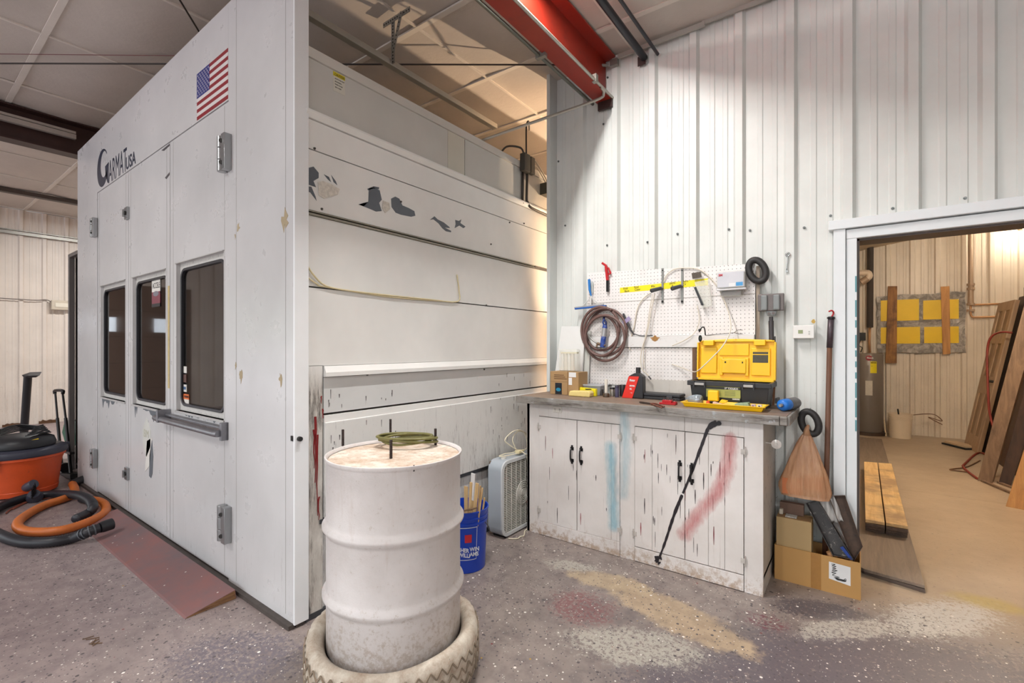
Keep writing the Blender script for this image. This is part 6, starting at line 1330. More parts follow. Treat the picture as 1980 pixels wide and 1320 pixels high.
t = thing('cardboard_box', 'smaller plain cardboard box standing inside the open box with the scribbled label', 'box', (-.31, 3.25, .006)); part(MB().box((bx0+.008, by0+.012, .006), (-.225, 3.36, .372)), 'carton', M_('cardboard_c', (178, 150, 106), .7, var=.06, scale=5), t, bevel=.001)
part(MB().box((bx0+.012, by0+.020, .3725), (-.23, 3.33, .374)), 'top_flap', CBI, t)
solo(MB().box((-.36, 3.24, .3745), (-.30, 3.29, .382)), 'paper_scrap', M_('printed_paper', (200, 196, 188), .6, var=.6, scale=120), 'scrap of printed paper on top of the smaller cardboard box', 'paper', bevel=.002)
solo(MB().box((-.395, 3.275, .3745), (-.375, 3.325, .405)), 'small_block', M_('pale_scrap', (206, 196, 180), .6), 'small pale block at the left rear of the smaller cardboard box', 'block', bevel=.003)
TR = M_('messy_tray', (52, 46, 44), .4, .3, var=.3, scale=20, grime=(.35, (190, 180, 170), 22)); TRO = M_('rust_tray', (84, 60, 44), .55, .2, var=.4, scale=30, grime=(.5, (40, 34, 30), 26))
def tray(p0, p1, p2, p3, y, dep, lab, mat):
    P = [at_y(a, b, yy) for (a, b), yy in zip((p0, p1, p2, p3), y)]; t = thing('paint_tray', lab, 'paint tray', P[3])
    n = (P[1]-P[0]).cross(P[3]-P[0]).normalized(); n = n if n.y > 0 else -n; mb = MB(); mb.prism(P, n*.004)
    part(mb, 'tray_bottom', mat, t)
    mb = MB()
    for i in range(4): a, b = P[i], P[(i+1) % 4]; mb.prism([a, b, b-n*dep, a-n*dep], (P[(i+2) % 4]-b).normalized()*.003)
    part(mb, 'tray_wall', mat, t); return t
tray((1560, 972), (1582, 965), (1652, 1080), (1612, 1072), (3.33, 3.33, 3.26, 3.26), .035, 'narrow black paint tray with peeling white paint standing in the open box', TR)
tray((1602, 958), (1634, 957), (1668, 1055), (1650, 1085), (3.38, 3.385, 3.32, 3.30), .045, 'large rusty black paint tray standing at the right of the open box', TRO)
q = at_y(1640, 1068, 3.25); solo(MB().prism([at_y(1624, 1058, 3.235), at_y(1630, 1056, 3.235), at_y(1650, 1082, 3.235), at_y(1644, 1082, 3.235)], (0, .004, 0)), 'scraper', M_('blue_blade', (40, 70, 150), .4), 'slim blue blade sticking up between the paint trays in the box', 'scraper')
solo(MB().tube([at_y(1607, 1078, 3.25), at_y(1603, 1066, 3.25)], .015, 10), 'wooden_peg', M_('tan_knob', (186, 136, 92), .5), 'tan rounded handle end showing at the front rim of the open box', 'handle', smooth_=60)
def cloth(pts, y, name, mat, lab, cat, amp=.02, n=14, thick=.003, parent=None):
    """crumpled sheet over a quad given in world corners"""
    A, B, C_, D = pts; mb = MB()
    for s in (0, 1):
        for i in range(n+1):
            for j in range(n+1):
                u, v = i/n, j/n; p = A.lerp(B, u).lerp(D.lerp(C_, u), v); w = noise.noise(p*14)*amp+amp*.7*math.sin(u*17+v*5)
                mb.v.append(p+Vector((0, w-s*thick, 0))+Vector((noise.noise(p*9+Vector((5,0,0)))*amp*.5, 0, noise.noise(p*9+Vector((0,7,0)))*amp*.5)))
    m = (n+1)**2
    for i in range(n):
        for j in range(n):
            a = i*(n+1)+j; mb.face((a, a+n+1, a+n+2, a+1)); mb.face((m+a, m+a+1, m+a+n+2, m+a+n+1))
    for i in range(n):
        for (a, b) in ((i, i+1), ((n)*(n+1)+i+1, n*(n+1)+i), ((i+1)*(n+1), i*(n+1)), (i*(n+1)+n, (i+1)*(n+1)+n)): mb.face((a, b, m+b, m+a))
    return solo(mb, name, mat, lab, cat, smooth_=True)
WC = M_('grey_cloth', (206, 202, 198), .7, var=.15, scale=14)
cloth([at_y(1570, 950, 3.36), at_y(1612, 955, 3.37), at_y(1634, 1010, 3.33), at_y(1588, 1010, 3.33)], 0, 'rag', WC, 'crumpled whitish rag stuffed between the paint trays in the open box', 'rag', .018)
# orange plastic bag hanging from the inner tube
OB = NG('orange_bag', .25); nn = OB.noise(60, vec=OB.map((1, 1, .08)), detail=4); OB.color(OB.mix(OB.ramp(nn, .35, .65), srgb((242, 190, 146)), srgb((216, 158, 116)))); OB.b.inputs['Alpha'].default_value = .62; OB.bump(nn, .6, .01)
mb = MB(); neck = at_y(1560, 834, WY-.135); rows = 16; n = 40; by_ = WY-.135
zl = at_y(1560, 962, by_).z; 
for r in range(rows+1):
    v = r/rows; z = neck.z+(zl-neck.z)*v; xl = at_y(1556-49*min(1, v*1.25)**.8, 900, by_).x; xr = at_y(1563+44*min(1, v*1.15)**.8, 900, by_).x
    hw = (xr-xl)/2; dp = min(.052, .012+.06*v); cxx = (xl+xr)/2
    if v > .9: hw *= 1-(v-.9)*1.0; dp *= 1-(v-.9)*2
    for k in range(n):
        a = 2*math.pi*k/n; wr = 1+.09*math.sin(a*9+v*2)*(1-.4*v)+.05*noise.noise(Vector((a*2, v*4, 1)))
        mb.v.append(Vector((cxx+hw*math.cos(a)*wr, by_+dp*math.sin(a)*wr*.92, z)))
for r in range(rows):
    for k in range(n): j = (k+1) % n; mb.face((r*n+k, (r+1)*n+k, (r+1)*n+j, r*n+j))
mb.face([rows*n+k for k in range(n)]); mb.face([k for k in range(n-1, -1, -1)])
bagt = thing('plastic_bag', 'translucent orange plastic bag with small boxes inside, hanging from the black ring', 'bag', (neck.x, by_, zl)); part(mb, 'bag_skin', OB.mat, bagt, smooth_=True)
part(MB().tube([neck+Vector((0, 0, -.02)), neck+Vector((.0, -.005, .02)), at_y(1563, 822, WY-.125)], .012, 10, rr=[.022, .012, .008]), 'bag_neck', OB.mat, bagt, smooth_=True)
for (p, q_, c) in (((1513, 922), (1552, 958), (214, 128, 80)), ((1556, 918), (1590, 950), (206, 132, 88))):
    a = at_y(*p, by_-.02); b = at_y(*q_, by_-.02); t = thing('small_box', 'small tan carton %s inside the orange plastic bag' % ('at the left' if p[0] < 1540 else 'at the right'), 'carton', (a.x, by_, b.z), group='cartons in the orange bag'); part(MB().box((a.x, by_-.032, b.z), (b.x, by_+.02, a.z)), 'carton', M_('tan_carton_%d' % p[0], c, .6), t)
a = at_y(1509, 964, 3.36); b = at_y(1556, 990, 3.36); solo(MB().box((a.x+.004, 3.30, .3765), (b.x, 3.34, a.z)), 'brown_box', M_('brown_box', (104, 78, 64), .6, var=.2, scale=20), 'dark brown flat box below the orange bag, behind the smaller cardboard box', 'box', bevel=.002)
tt_ = at_y(1566, 817, WY-.115); torus(tt_, .068, .020, .28, 'rubber_ring', 'black rubber ring hung beside the right end of the worktop, holding the orange bag', .62)
solo(MB().tube([tt_+Vector((-.004, 0, .062)), tt_+Vector((-.004, .10, .075))], .0035, 8), 'hook', BRK, 'small wall hook carrying the black rubber ring above the orange bag', 'hook')
# ================================================================== BOARDS THROUGH THE DOORWAY
PLK = wood('grey_plank', (132, 116, 102), (108, 94, 84), 1, 10); PLE = M_('plank_edge', (84, 70, 60), .6)
lp = thing('plank', 'upper of the two long grey-brown planks lying on the floor through the doorway', 'plank', (.13, 6.2, .022)); mb = MB(); mb.prism([(.022, 3.58, .0225), (.298, 3.535, .0225), (.262, 8.75, .0225), (-.05, 8.75, .0225), (-.05, 3.65, .0225)], (0, 0, .018)); part(mb, 'board', PLK, lp, bevel=.002)
lp = thing('plank', 'lower long plank under the grey-brown plank, its dark edge showing at the doorway', 'plank', (.13, 6.2, 0)); mb = MB(); mb.prism([(.024, 3.60, .001), (.300, 3.525, .001), (.264, 8.8, .001), (-.05, 8.8, .001), (-.05, 3.66, .001)], (0, 0, .019)); part(mb, 'board', M_('dark_plank', (96, 82, 74), .6, var=.2), lp, bevel=.002)
PINE = wood('aged_pine', (226, 194, 140), (196, 156, 102), 1, 9, .5, ((160, 132, 100), 3)); DKB = wood('dark_board', (92, 72, 58), (58, 44, 38), 1, 20)
z = .0415
F0, F1 = at_z(1672, 1003, .135), at_z(1757, 1017, .135); G0, G1 = at_z(1670, 892, .135), at_z(1725, 896, .135)
midf = F0.lerp(F1, .48); midg = G0.lerp(G1, .5)
for lvl in range(4):
    for c_ in (0, 1):
        a, b, c2, d2 = (F0, midf, midg, G0) if c_ == 0 else (midf, F1, G1, midg)
        zz = z+lvl*.0235; e = .004; off = (.0, .01, -.012, .0)[lvl]+(.035 if lvl == 0 else 0)
        P = [Vector((a.x+e, a.y+off, zz)), Vector((b.x-e, b.y+off, zz)), Vector((c2.x-e, c2.y, zz)), Vector((d2.x+e, d2.y, zz))]
        t = thing('short_board', '%s board of the %s column in the light wood stack on the planks' % (('lowest', 'second', 'third', 'top')[lvl], ('left', 'right')[c_]), 'board', P[0].lerp(P[2], .5), group='light wood boards stacked on the planks'); part(MB().prism(P, (0, 0, .0225)), 'board', PINE if lvl == 3 else DKB, t, bevel=.002)
# dark planks and door leaning at the right of the back room
OAK = wood('dark_oak', (134, 108, 86), (94, 74, 58), 2, 9, .55); OAKD = wood('darker_oak', (74, 50, 36), (46, 32, 26), 2, 9, .5); LP_ = wood('light_pine', (214, 164, 104), (180, 128, 76), 2, 8, .5)
def lean(name, b0, b1, t1, t0, th, mat, lab, cat='plank', part_='board'):
    P = [Vector(p) for p in (b0, b1, t1, t0)]; n = (P[1]-P[0]).cross(P[3]-P[0]).normalized(); n = n if n.x > 0 or abs(n.x) < .2 and n.y > 0 else -n
    t = thing(name, lab, cat, P[0].lerp(P[1], .5)); part(MB().prism(P, n*th), part_, mat, t, bevel=.002); return t, n
lean('leaning_plank', (.985, 6.80, 0), (1.085, 6.76, 0), (1.52, 6.86, 2.15), (1.40, 6.90, 2.15), .03, OAK, 'tall grey-brown plank leaning in the back room, left of the darker plank')
lean('leaning_plank', (1.075, 6.85, 0), (1.11, 6.84, 0), (1.55, 6.94, 2.15), (1.50, 6.95, 2.15), .02, wood('oak_narrow', (140, 106, 78), (92, 66, 50), 2, 9), 'narrow plank strip leaning right behind the tall grey-brown plank')
lean('leaning_plank', (1.135, 6.78, 0), (1.22, 6.76, 0), (1.74, 6.9, 2.2), (1.58, 6.92, 2.2), .03, OAKD, 'very dark brown plank leaning in the back room, right of the grey-brown plank')
lean('leaning_plank', (1.025, 5.86, 0), (1.14, 5.82, 0), (1.60, 5.92, 2.0), (1.48, 5.96, 2.0), .03, LP_, 'light pine board leaning at the right edge of the doorway view')
lean('leaning_plank', (1.10, 5.90, 0), (1.19, 5.88, 0), (1.66, 6.0, 2.1), (1.54, 6.02, 2.1), .02, wood('pine_two', (190, 140, 90), (150, 104, 66), 2, 8), 'second light pine board behind the one at the right edge of the doorway')
# six panel door
def dpt(u, v): 
    b0, b1, t0, t1 = Vector((1.20, 9.15, 0)), Vector((1.24, 8.55, 0)), Vector((1.56, 9.25, 1.99)), Vector((1.60, 8.60, 1.99)); return b0.lerp(b1, u).lerp(t0.lerp(t1, u), v)
DWD = wood('door_wood', (184, 156, 128), (156, 128, 102), 2, 8, .5); DSH = wood('door_panel_wood', (158, 130, 104), (132, 106, 82), 2, 8, .5)
dn = (dpt(1, 0)-dpt(0, 0)).cross(dpt(0, 1)-dpt(0, 0)).normalized(); dn = dn if dn.x > 0 else -dn
pd = thing('panel_door', 'brown six-panel wooden door leaning at the far right corner of the back room', 'door', dpt(.5, 0)); part(MB().prism([dpt(0, 0), dpt(1, 0), dpt(1, 1), dpt(0, 1)], dn*.035), 'door_slab', DSH, pd)
mb = MB(); fr = lambda u0, u1, v0, v1: mb.prism([dpt(u0, v0), dpt(u1, v0), dpt(u1, v1), dpt(u0, v1)], dn*-.012)
for (u0, u1) in ((0, .16), (.43, .57), (.84, 1)): fr(u0, u1, 0, 1)
for (v0, v1) in ((0, .10), (.38, .50), (.72, .78), (.94, 1)): fr(.16, .43, v0, v1); fr(.57, .84, v0, v1)
part(mb, 'stile_and_rail', DWD, pd)
k_ = dpt(.93, .47); part(MB().cyl(k_-dn*.012, k_-dn*.05, .018, n=12), 'knob_rose', COND, pd)
# slabs further right that they all lean on
lean('door_slab', (1.30, 8.9, 0), (1.36, 7.0, 0), (1.74, 7.1, 2.05), (1.70, 9.0, 2.05), .04, OAKD, 'dark brown flat door slab leaning behind the planks in the back room', 'door', 'slab')
solo(MB().box((1.80, 5.0, 0), (1.86, 9.3, .06)).box((1.80, 5.0, .06), (1.86, 5.06, 2.2)).box((1.80, 9.24, .06), (1.86, 9.3, 2.2)).box((1.80, 5.06, 1.95), (1.86, 9.24, 2.03)), 'lumber_rack', wood('rack_wood', (150, 118, 86), (110, 84, 60), 2, 9), 'rough wooden rack frame that the planks and doors lean toward in the back room', 'rack')
solo(MB().bar((1.04, 9.10, .035), (1.22, 8.80, .035), .16, .025), 'pale_board', M_('pale_board', (206, 182, 150), .6), 'pale board lying on the floor at the foot of the six-panel door', 'board')
solo(MB().bar((1.02, 9.10, .011), (1.22, 8.76, .011), .18, .02), 'dark_board', DARK, 'dark board lying under the pale board at the foot of the six-panel door', 'board')
solo(MB().bar((1.02, 6.78, .01), (1.30, 5.95, .01), .03, .018).bar((1.14, 6.8, .01), (1.42, 6.1, .01), .03, .018), 'floor_cleat', OAK, 'thin wooden strips on the floor below the leaning dark planks', 'strip')
# red air hose
q = [at_y(1958, 643, 8.4), at_y(1935, 642, 8.4), at_y(1916, 652, 8.3), at_y(1909, 680, 8.2), at_y(1910, 740, 8.1), at_y(1914, 800, 8.0)]
f = [at_z(a, b, .012) for a, b in ((1893, 875), (1866, 896), (1863, 903), (1875, 914), (1890, 925))]
RH = M_('red_hose', (138, 46, 34), .45, var=.2); t = thing('air_hose', 'red rubber hose hanging in front of the six-panel door and trailing onto the floor', 'hose', f[2]); part(MB().tube(q+[Vector((f[0].x+.08, 7.9, .10))]+f, .012, 10, sub=6), 'hose', RH, t, smooth_=True)
solo(MB().tube([at_z(a, b, .008) for a, b in ((1895, 890), (1870, 902), (1845, 906), (1838, 908), (1870, 912))], .007, 8, sub=5), 'air_hose', M_('brown_cord', (120, 84, 60), .5), 'thin brown cord looped on the back room floor beside the leaning planks', 'cord', smooth_=True)
# ------------------------------------------------------------------ far wall of the back room
def bw(px, py, d=.04): return at_y(px, py, BY-d)
t = thing('covered_window', 'yellow board panel edged with silver duct tape on the back room wall', 'panel', bw(1780, 682)); a = bw(1696, 572, .05); b = bw(1866, 682, .05)
FOIL = NG('duct_tape', .28, .35); nn = FOIL.noise(9, detail=5, rough=.7, dist=1.5); FOIL.color(FOIL.mix(FOIL.ramp(nn, .4, .6), srgb((206, 202, 198)), srgb((150, 146, 142)))); FOIL.bump(nn, .9, .04)
ed = []; r_ = random.Random(4)
for (p, q_) in (((a.x, a.z), (b.x, a.z)), ((b.x, a.z), (b.x, b.z)), ((b.x, b.z), (a.x, b.z)), ((a.x, b.z), (a.x, a.z))):
    for i in range(9): k = i/9; ed.append((p[0]+(q_[0]-p[0])*k+r_.uniform(-.014, .014), BY-.055, p[1]+(q_[1]-p[1])*k+r_.uniform(-.014, .014)))
part(MB().prism(ed, (0, .02, 0)), 'tape_backing', FOIL.mat, t)
for (p, q_, r2) in (((1703, 581), (1777, 619), 0), ((1785, 581), (1854, 616), 0), ((1703, 633), (1779, 664), 0), ((1787, 632), (1854, 663), 0)):
    c = bw(*p, .06); d2 = bw(*q_, .06); part(MB().box((c.x, BY-.062, d2.z), (d2.x, BY-.055, c.z)), 'yellow_board', M_('board_yellow', (246, 206, 30), .5, var=.08, scale=4), t)
BAT = wood('batten_wood', (210, 156, 96), (168, 116, 66), 2, 8); 
for (c4, lab) in ((((1717, 553), (1735, 553), (1734, 702), (1712, 702)), 'left wooden batten holding the yellow board panel to the wall'), (((1819, 554), (1836, 553), (1838, 684), (1823, 685)), 'right wooden batten across the yellow board panel')):
    P = [bw(x_, y_, .085) for x_, y_ in c4]; solo(MB().prism(P, (0, .022, 0)), 'batten', BAT if c4[0][0] > 1800 else wood('batten_dark', (176, 124, 66), (116, 76, 42), 2, 8, .6, ((96, 64, 40), 2.5)), lab, 'batten', bevel=.003)
# pipes
CP = M_('copper_pale', (196, 152, 112), .35, .5); PT = M_('painted_pipe', (176, 152, 130), .45, .2)
t = thing('pipe', 'vertical painted pipe with two copper branches on the back room wall', 'pipe', bw(1877, 613)); part(MB().tube([bw(1876, 440, .08), bw(1877, 547, .08), bw(1877, 588, .08)], .030, 12, rr=[.026, .028, .036]), 'riser', PT, t, smooth_=50)
part(MB().tube([bw(1877, 589, .08), bw(1900, 588.5, .08), bw(1962, 586, .08)], .014, 10), 'branch', CP, t, smooth_=True); part(MB().tube([bw(1877, 590, .08), bw(1877, 605, .08), bw(1880, 612, .08), bw(1892, 613, .08), bw(1958, 611, .08)], .014, 10, sub=4), 'branch', CP, t, smooth_=True)
for y_ in (548, 556, 586, 598): part(MB().cyl(bw(1877, y_, .08), bw(1877, y_+4, .08), .047, n=10), 'coupling', PT, t)
t = thing('pipe', 'dark insulated vertical pipe above the water heater', 'pipe', bw(1683, 680)); part(MB().tube([bw(1683, 470, .12), bw(1682, 633, .12)], .045, 12), 'insulation', M_('foam_black', (62, 54, 50), .7), t, smooth_=50); part(MB().tube([bw(1682, 633, .12), bw(1681, 660, .12), bw(1682, 682, .12)], .018, 10), 'copper_end', CP, t, smooth_=True)
t = thing('pipe', 'white plastic pipe elbow sticking out from the left of the back room', 'pipe', bw(1665, 525, .3)); part(MB().tube([(-.28, 9.2, 2.55), (.07, 9.2, 2.55), (.115, 9.2, 2.53), (.12, 9.2, 2.48), (.06, 9.2, 2.43)], .045, 14, sub=3), 'elbow', M_('pvc', (222, 204, 184), .4), t, smooth_=True); part(MB().tube([(.10, 9.2, 2.46), (.02, 9.2, 2.40)], .052, 14), 'coupling', PT, t, smooth_=50)
t = thing('outlet_box', 'black electrical outlet box on the back room wall above the water heater', 'outlet', bw(1667, 658)); a = bw(1660, 643, .09); b = bw(1674, 658, .09); part(MB().box((a.x, BY-.10, b.z), (b.x, BY-.035, a.z)), 'box', BK, t, bevel=.004); part(MB().tube([bw(1663, 658, .1), bw(1661, 668, .12), bw(1667, 672, .12), bw(1664, 681, .12)], .008, 8, sub=4), 'wire', COND, t, smooth_=True)
# water heater
hc = Vector((.10, 9.42, 0)); HT = M_('heater_grey', (124, 116, 110), .4, .2, var=.05); t = thing('water_heater', 'tall grey cylindrical water heater just inside the doorway at the far wall', 'water heater', hc)
part(MB().lathe([(.0001, .05), (.20, .05), (.205, .06), (.205, 1.26), (.19, 1.285), (.0001, 1.29)], hc, 40), 'tank', HT, t, smooth_=50); part(MB().lathe([(.0001, 0), (.24, 0), (.24, .05), (.0001, .05)], hc, 32), 'pan', M_('pan_dark', (70, 54, 44), .6), t)
hv = math.atan2(-hc.y, -hc.x+.0)
def hpatch(a0, a1, z0, z1, e, mat, nm, par=t):
    mb = MB(); N_ = 6
    for i in range(N_):
        t0, t1 = a0+(a1-a0)*i/N_, a0+(a1-a0)*(i+1)/N_; P = [Vector((hc.x+rr*math.cos(q_), hc.y+rr*math.sin(q_), zz)) for rr in (.205, .205+e) for (q_, zz) in ((t0, z0), (t1, z0), (t1, z1), (t0, z1))]
        mb.add(P, [(3,2,1,0),(4,5,6,7),(0,1,5,4),(1,2,6,5),(2,3,7,6),(3,0,4,7)])
    return part(mb, nm, mat, par)
vy = hpatch(hv+.18, hv+.60, .98, 1.16, .002, M_('guide_yellow', (240, 222, 40), .5), 'yellow_label')
def hpos(a, z, e=.004): return (Matrix.Translation((hc.x+(.205+e)*math.cos(a), hc.y+(.205+e)*math.sin(a), z)) @ Matrix.Rotation(a+math.pi/2+.05, 4, 'Z') @ Matrix.Rotation(math.pi/2, 4, 'X'), 'w')
mb = MB(); part(MB().box((0, 0, 0), (.001, .001, .001)), 'x', DARK, None) if False else None
text('ENERGYGUIDE', .018, hpos(hv+.20, 1.135), INK, vy, sx=.6, bold=.001); text('$', .02, hpos(hv+.25, 1.08), INK, vy)
wl_ = hpatch(hv-.12, hv+.32, .63, .86, .002, M_('heater_label', (206, 200, 190), .5, var=.15, scale=40), 'white_label'); hpatch(hv-.05, hv+.55, .705, .71, .001, HT, 'tank_seam')
hpatch(hv-.02, hv+.10, .92, 1.10, .012, HT, 'access_cover'); hpatch(hv-.02, hv+.10, .38, .56, .012, HT, 'access_cover')
part(MB().lathe([(.0001, 0), (.042, 0), (.042, .004), (.0001, .004)], n=20, M=Matrix.Translation((hc.x+.207*math.cos(hv+.10), hc.y+.207*math.sin(hv+.10), 1.215)) @ Matrix.Rotation(hv, 4, 'Z') @ Matrix.Rotation(math.pi/2, 4, 'Y')), 'badge', M_('badge_red', (150, 40, 50), .4), t)
text('Rheem', .035, hpos(hv-.02, 1.205, .008), MATS['card_white'], t, sx=.8, bold=.001)
# white bucket
wb = Vector((.50, 9.30, 0)); t = thing('bucket', 'white plastic bucket with a tool handle in it beside the water heater', 'bucket', wb); bucket(t, wb, M_('bucket_white', (226, 210, 188), .4, var=.05), .37)
solo(MB().tube([wb+Vector((.02, 0, .02)), wb+Vector((-.03, -.02, .44))], .010, 8), 'metal_rod', BK, 'dark rod standing in the white bucket in the back room', 'rod', smooth_=True)
solo(MB().tube([wb+Vector((.15, 0, .36)), wb+Vector((.30, .12, .375)), wb+Vector((.42, .2, .36)), wb+Vector((.5, .24, .27)), wb+Vector((.34, .2, .32)), wb+Vector((.5, .22, .22))], .006, 8, sub=6), 'loose_wire', M_('brown_cord', (120, 84, 60), .5), 'thin brown wire curling from the white bucket to the wall', 'wire', smooth_=True)
solo(MB().bar((.33, 9.33, .0), (.31, 9.45, .24), .02, .012), 'paint_stick', M_('pale_board', (206, 182, 150), .6), 'small pale strip standing between the water heater and the white bucket', 'stick')
# bulb on the far wall
LBM = emis('bulb_glow', (255, 226, 180), 30)
t = thing('wall_lamp', 'glowing bare bulb on the back room wall at the upper right of the doorway', 'lamp', (1.85, BY-.05, 3.05)); part(MB().cyl((1.85, BY-.03, 3.09), (1.85, BY-.12, 3.09), .05, .035, 16), 'socket', PT, t, smooth_=50); part(MB().ball((1.85, BY-.18, 3.09), .055, 16), 'bulb', LBM, t, smooth_=True)
# ================================================================== LEFT SIDE OF THE HALL
VO = M_('vac_orange', (216, 84, 36), .4, var=.12, scale=8, grime=(.1, (120, 60, 40), 30)); VG = M_('vac_grey', (62, 64, 78), .4, var=.15, scale=14); VK = M_('vac_black', (36, 36, 40), .45, var=.2, scale=12)
vc = Vector((-6.42, .80, 0)); vac = thing('shop_vacuum', 'orange and dark grey wet-dry shop vacuum standing left of the booth', 'vacuum', vc)
part(MB().lathe([(.0001, .012), (.235, .012), (.255, .02), (.262, .06), (.258, .065), (.285, .30), (.300, .345), (.312, .35), (.312, .372), (.0001, .372)], vc, 40), 'drum', VO, vac, smooth_=45)
part(MB().lathe([(.0001, .374), (.318, .374), (.328, .39), (.320, .43), (.290, .445), (.0001, .45)], vc, 40), 'collar', VG, vac, smooth_=45)
part(MB().lathe([(.0001, .452), (.235, .452), (.240, .48), (.225, .525), (.16, .56), (.0001, .575)], vc+Vector((.02, 0, 0)), 32), 'power_head', VK, vac, smooth_=45)
mb = MB()
for k in range(6): mb.tube([vc+Vector((.20*math.cos(a*.35+.1*k)*(1-.06*k), .20*math.sin(a*.35+.1*k)*(1-.05*k), .565+.012*k+.012*math.sin(a))) for a in range(14)], .006, 8)
part(mb, 'cord_wrap', VK, vac, smooth_=True)
vv = math.atan2(-vc.y, -vc.x)
def vpos(a, r, z): return Vector((vc.x+r*math.cos(a), vc.y+r*math.sin(a), z))
for a in (vv-.55, vv+1.9): part(MB().prism([vpos(a-.10, .325, .33), vpos(a+.10, .325, .33), vpos(a+.09, .335, .43), vpos(a-.09, .335, .43)], vpos(a, .02, 0)-vpos(a, 0, 0)), 'latch', VG, vac, bevel=.003)
part(MB().tube([vpos(vv-1.1, .29, .30), vpos(vv-1.0, .345, .295), vpos(vv-.72, .350, .295), vpos(vv-.62, .29, .30)], .022, 10, sub=4), 'handle', VO, vac, smooth_=True)
sl = part(MB().prism([vpos(vv+.28, .245, .492), vpos(vv+.50, .245, .500), vpos(vv+.50, .235, .535), vpos(vv+.28, .235, .527)], vpos(vv, .006, 0)-vpos(vv, 0, 0)), 'yellow_label', M_('vac_yellow', (232, 196, 40), .4), vac)
part(MB().tube([vpos(vv+.15, .255, .10), vpos(vv+.18, .31, .12), vpos(vv+.24, .345, .14)], .04, 14), 'inlet', VG, vac, smooth_=50)
# wand standing in the vacuum's rear holder
wq = at_z(48, 845, .45); wbse = Vector((vc.x-.26, vc.y+.20, .44)); 
a = Vector((-6.72, 1.03, .03)); b = Vector((-6.70, 1.02, 1.12)); t = thing('vacuum_wand', 'black extension wand with a wide floor nozzle standing behind the orange vacuum', 'wand', a)
a = at_y(46, 842, 1.12); a2 = Vector((a.x, 1.12, .02)); b = at_y(54, 728, 1.12)
part(MB().tube([a2, a, a.lerp(b, .12)], .046, 16, rr=[.036, .036, .045]), 'lower_tube', VK, t, smooth_=50); part(MB().tube([a.lerp(b, .12), b], .040, 16), 'upper_tube', VK, t, smooth_=50)
part(MB().prism([b+Vector((-.07, -.05, .02)), b+Vector((.10, -.05, -.01)), b+Vector((.14, -.02, .02)), b+Vector((-.07, .03, .055))], (0, .11, 0)), 'floor_nozzle', VK, t, bevel=.006); part(MB().cyl(a.lerp(b, .80)+Vector((-.04, -.01, 0)), a.lerp(b, .88)+Vector((-.045, -.01, 0)), .012, n=8), 'catch', VK, t)
# brush nozzle leaning at the drum
nb = at_z(68, 962, .04); t = thing('brush_nozzle', 'round black bristle brush nozzle leaning on the front of the orange vacuum', 'nozzle', (nb.x, nb.y, 0)); u = Vector((.05, -.02, .075)); part(MB().tube([nb+Vector((-.02, 0, 0)), nb+u*.6], .052, 16, rr=[.058, .040]), 'nozzle_cup', VG, t, smooth_=50)
mb = MB(); r_ = random.Random(3)
for k in range(90): a_ = r_.uniform(0, 6.28); rr = r_.uniform(0, .045); o = nb+u*.6+Vector((rr*math.cos(a_), rr*.4*math.sin(a_), rr*math.sin(a_))); mb.cyl(o, o+u*.55+Vector((rr*math.cos(a_)*.5, 0, rr*math.sin(a_)*.5)), .005, .0015, 4)
tag(part(mb, 'bristles', BK, t), kind='stuff')
# hoses on the floor
def floor_hose(px, r, mat, lab, ends=(), rib=.012, z0=None, closed=False):
    P = smooth([at_z(p[0], p[1], (p[2] if len(p) > 2 else r+.001)) for p in px], 30); L = [P[0]]
    for p in P[1:]:
        if (p-L[-1]).length >= rib/2: L.append(p)
    t = thing('vacuum_hose', lab, 'hose', L[0]); part(MB().tube(L, r, 14, rr=[r if i % 2 else r*.90 for i in range(len(L))]), 'hose', mat, t, smooth_=True); return t, L
BH_ = M_('hose_black', (44, 44, 50), .45, var=.25, scale=12); OH = M_('hose_orange', (212, 116, 52), .45, var=.18, scale=10, grime=(.1, (130, 80, 50), 16))
t, L = floor_hose([(193,1020,.088),(168,1029,.075),(140,1040),(100,1047),(50,1048),(10,1038),(-25,1018),(-22,995),(10,975),(60,960),(110,955),(150,957,.075),(172,966,.085),(180,980,.075),(170,992),(146,1003)], .036, BH_, 'thick black ribbed vacuum hose coiled on the floor in front of the vacuum')
e0 = at_z(217, 1012, .092); part(MB().tube([L[0], L[0].lerp(e0, .3), e0], .040, 16, rr=[.037, .041, .041]), 'cuff', VK, t, smooth_=50)
for k in range(4): part(MB().tube([L[4+k*3], L[5+k*3]], .040, 14), 'ring', M_('ring_grey', (90, 94, 100), .4), t, smooth_=50)
t, L = floor_hose([(140,935),(145,948),(138,958),(118,966),(90,975),(60,990),(36,1008),(38,1022),(64,1028),(110,1026),(151,1016),(188,1001),(204,989),(203,976),(192,969),(176,966)], .033, OH, 'orange ribbed vacuum hose curled on the floor beside the booth')
e1 = L[-1]; part(MB().tube([e1, e1+(e1-L[-6]).normalized()*.12], .036, 14), 'cuff', VK, t, smooth_=50); e1 = L[0]; part(MB().tube([e1, e1+Vector((-.03, .09, .02))], .040, 14), 'cuff', VK, t, smooth_=50)
solo(MB().tube([at_z(a, b, .008) for a, b in ((12, 992), (20, 985), (45, 972), (75, 963), (110, 960), (125, 962), (100, 962), (60, 968), (25, 984))], .006, 8, sub=8), 'extension_cord', M_('brick_cord', (150, 84, 66), .5, var=.2), 'thin reddish cord lying in loops beside the orange vacuum', 'cord', smooth_=True)
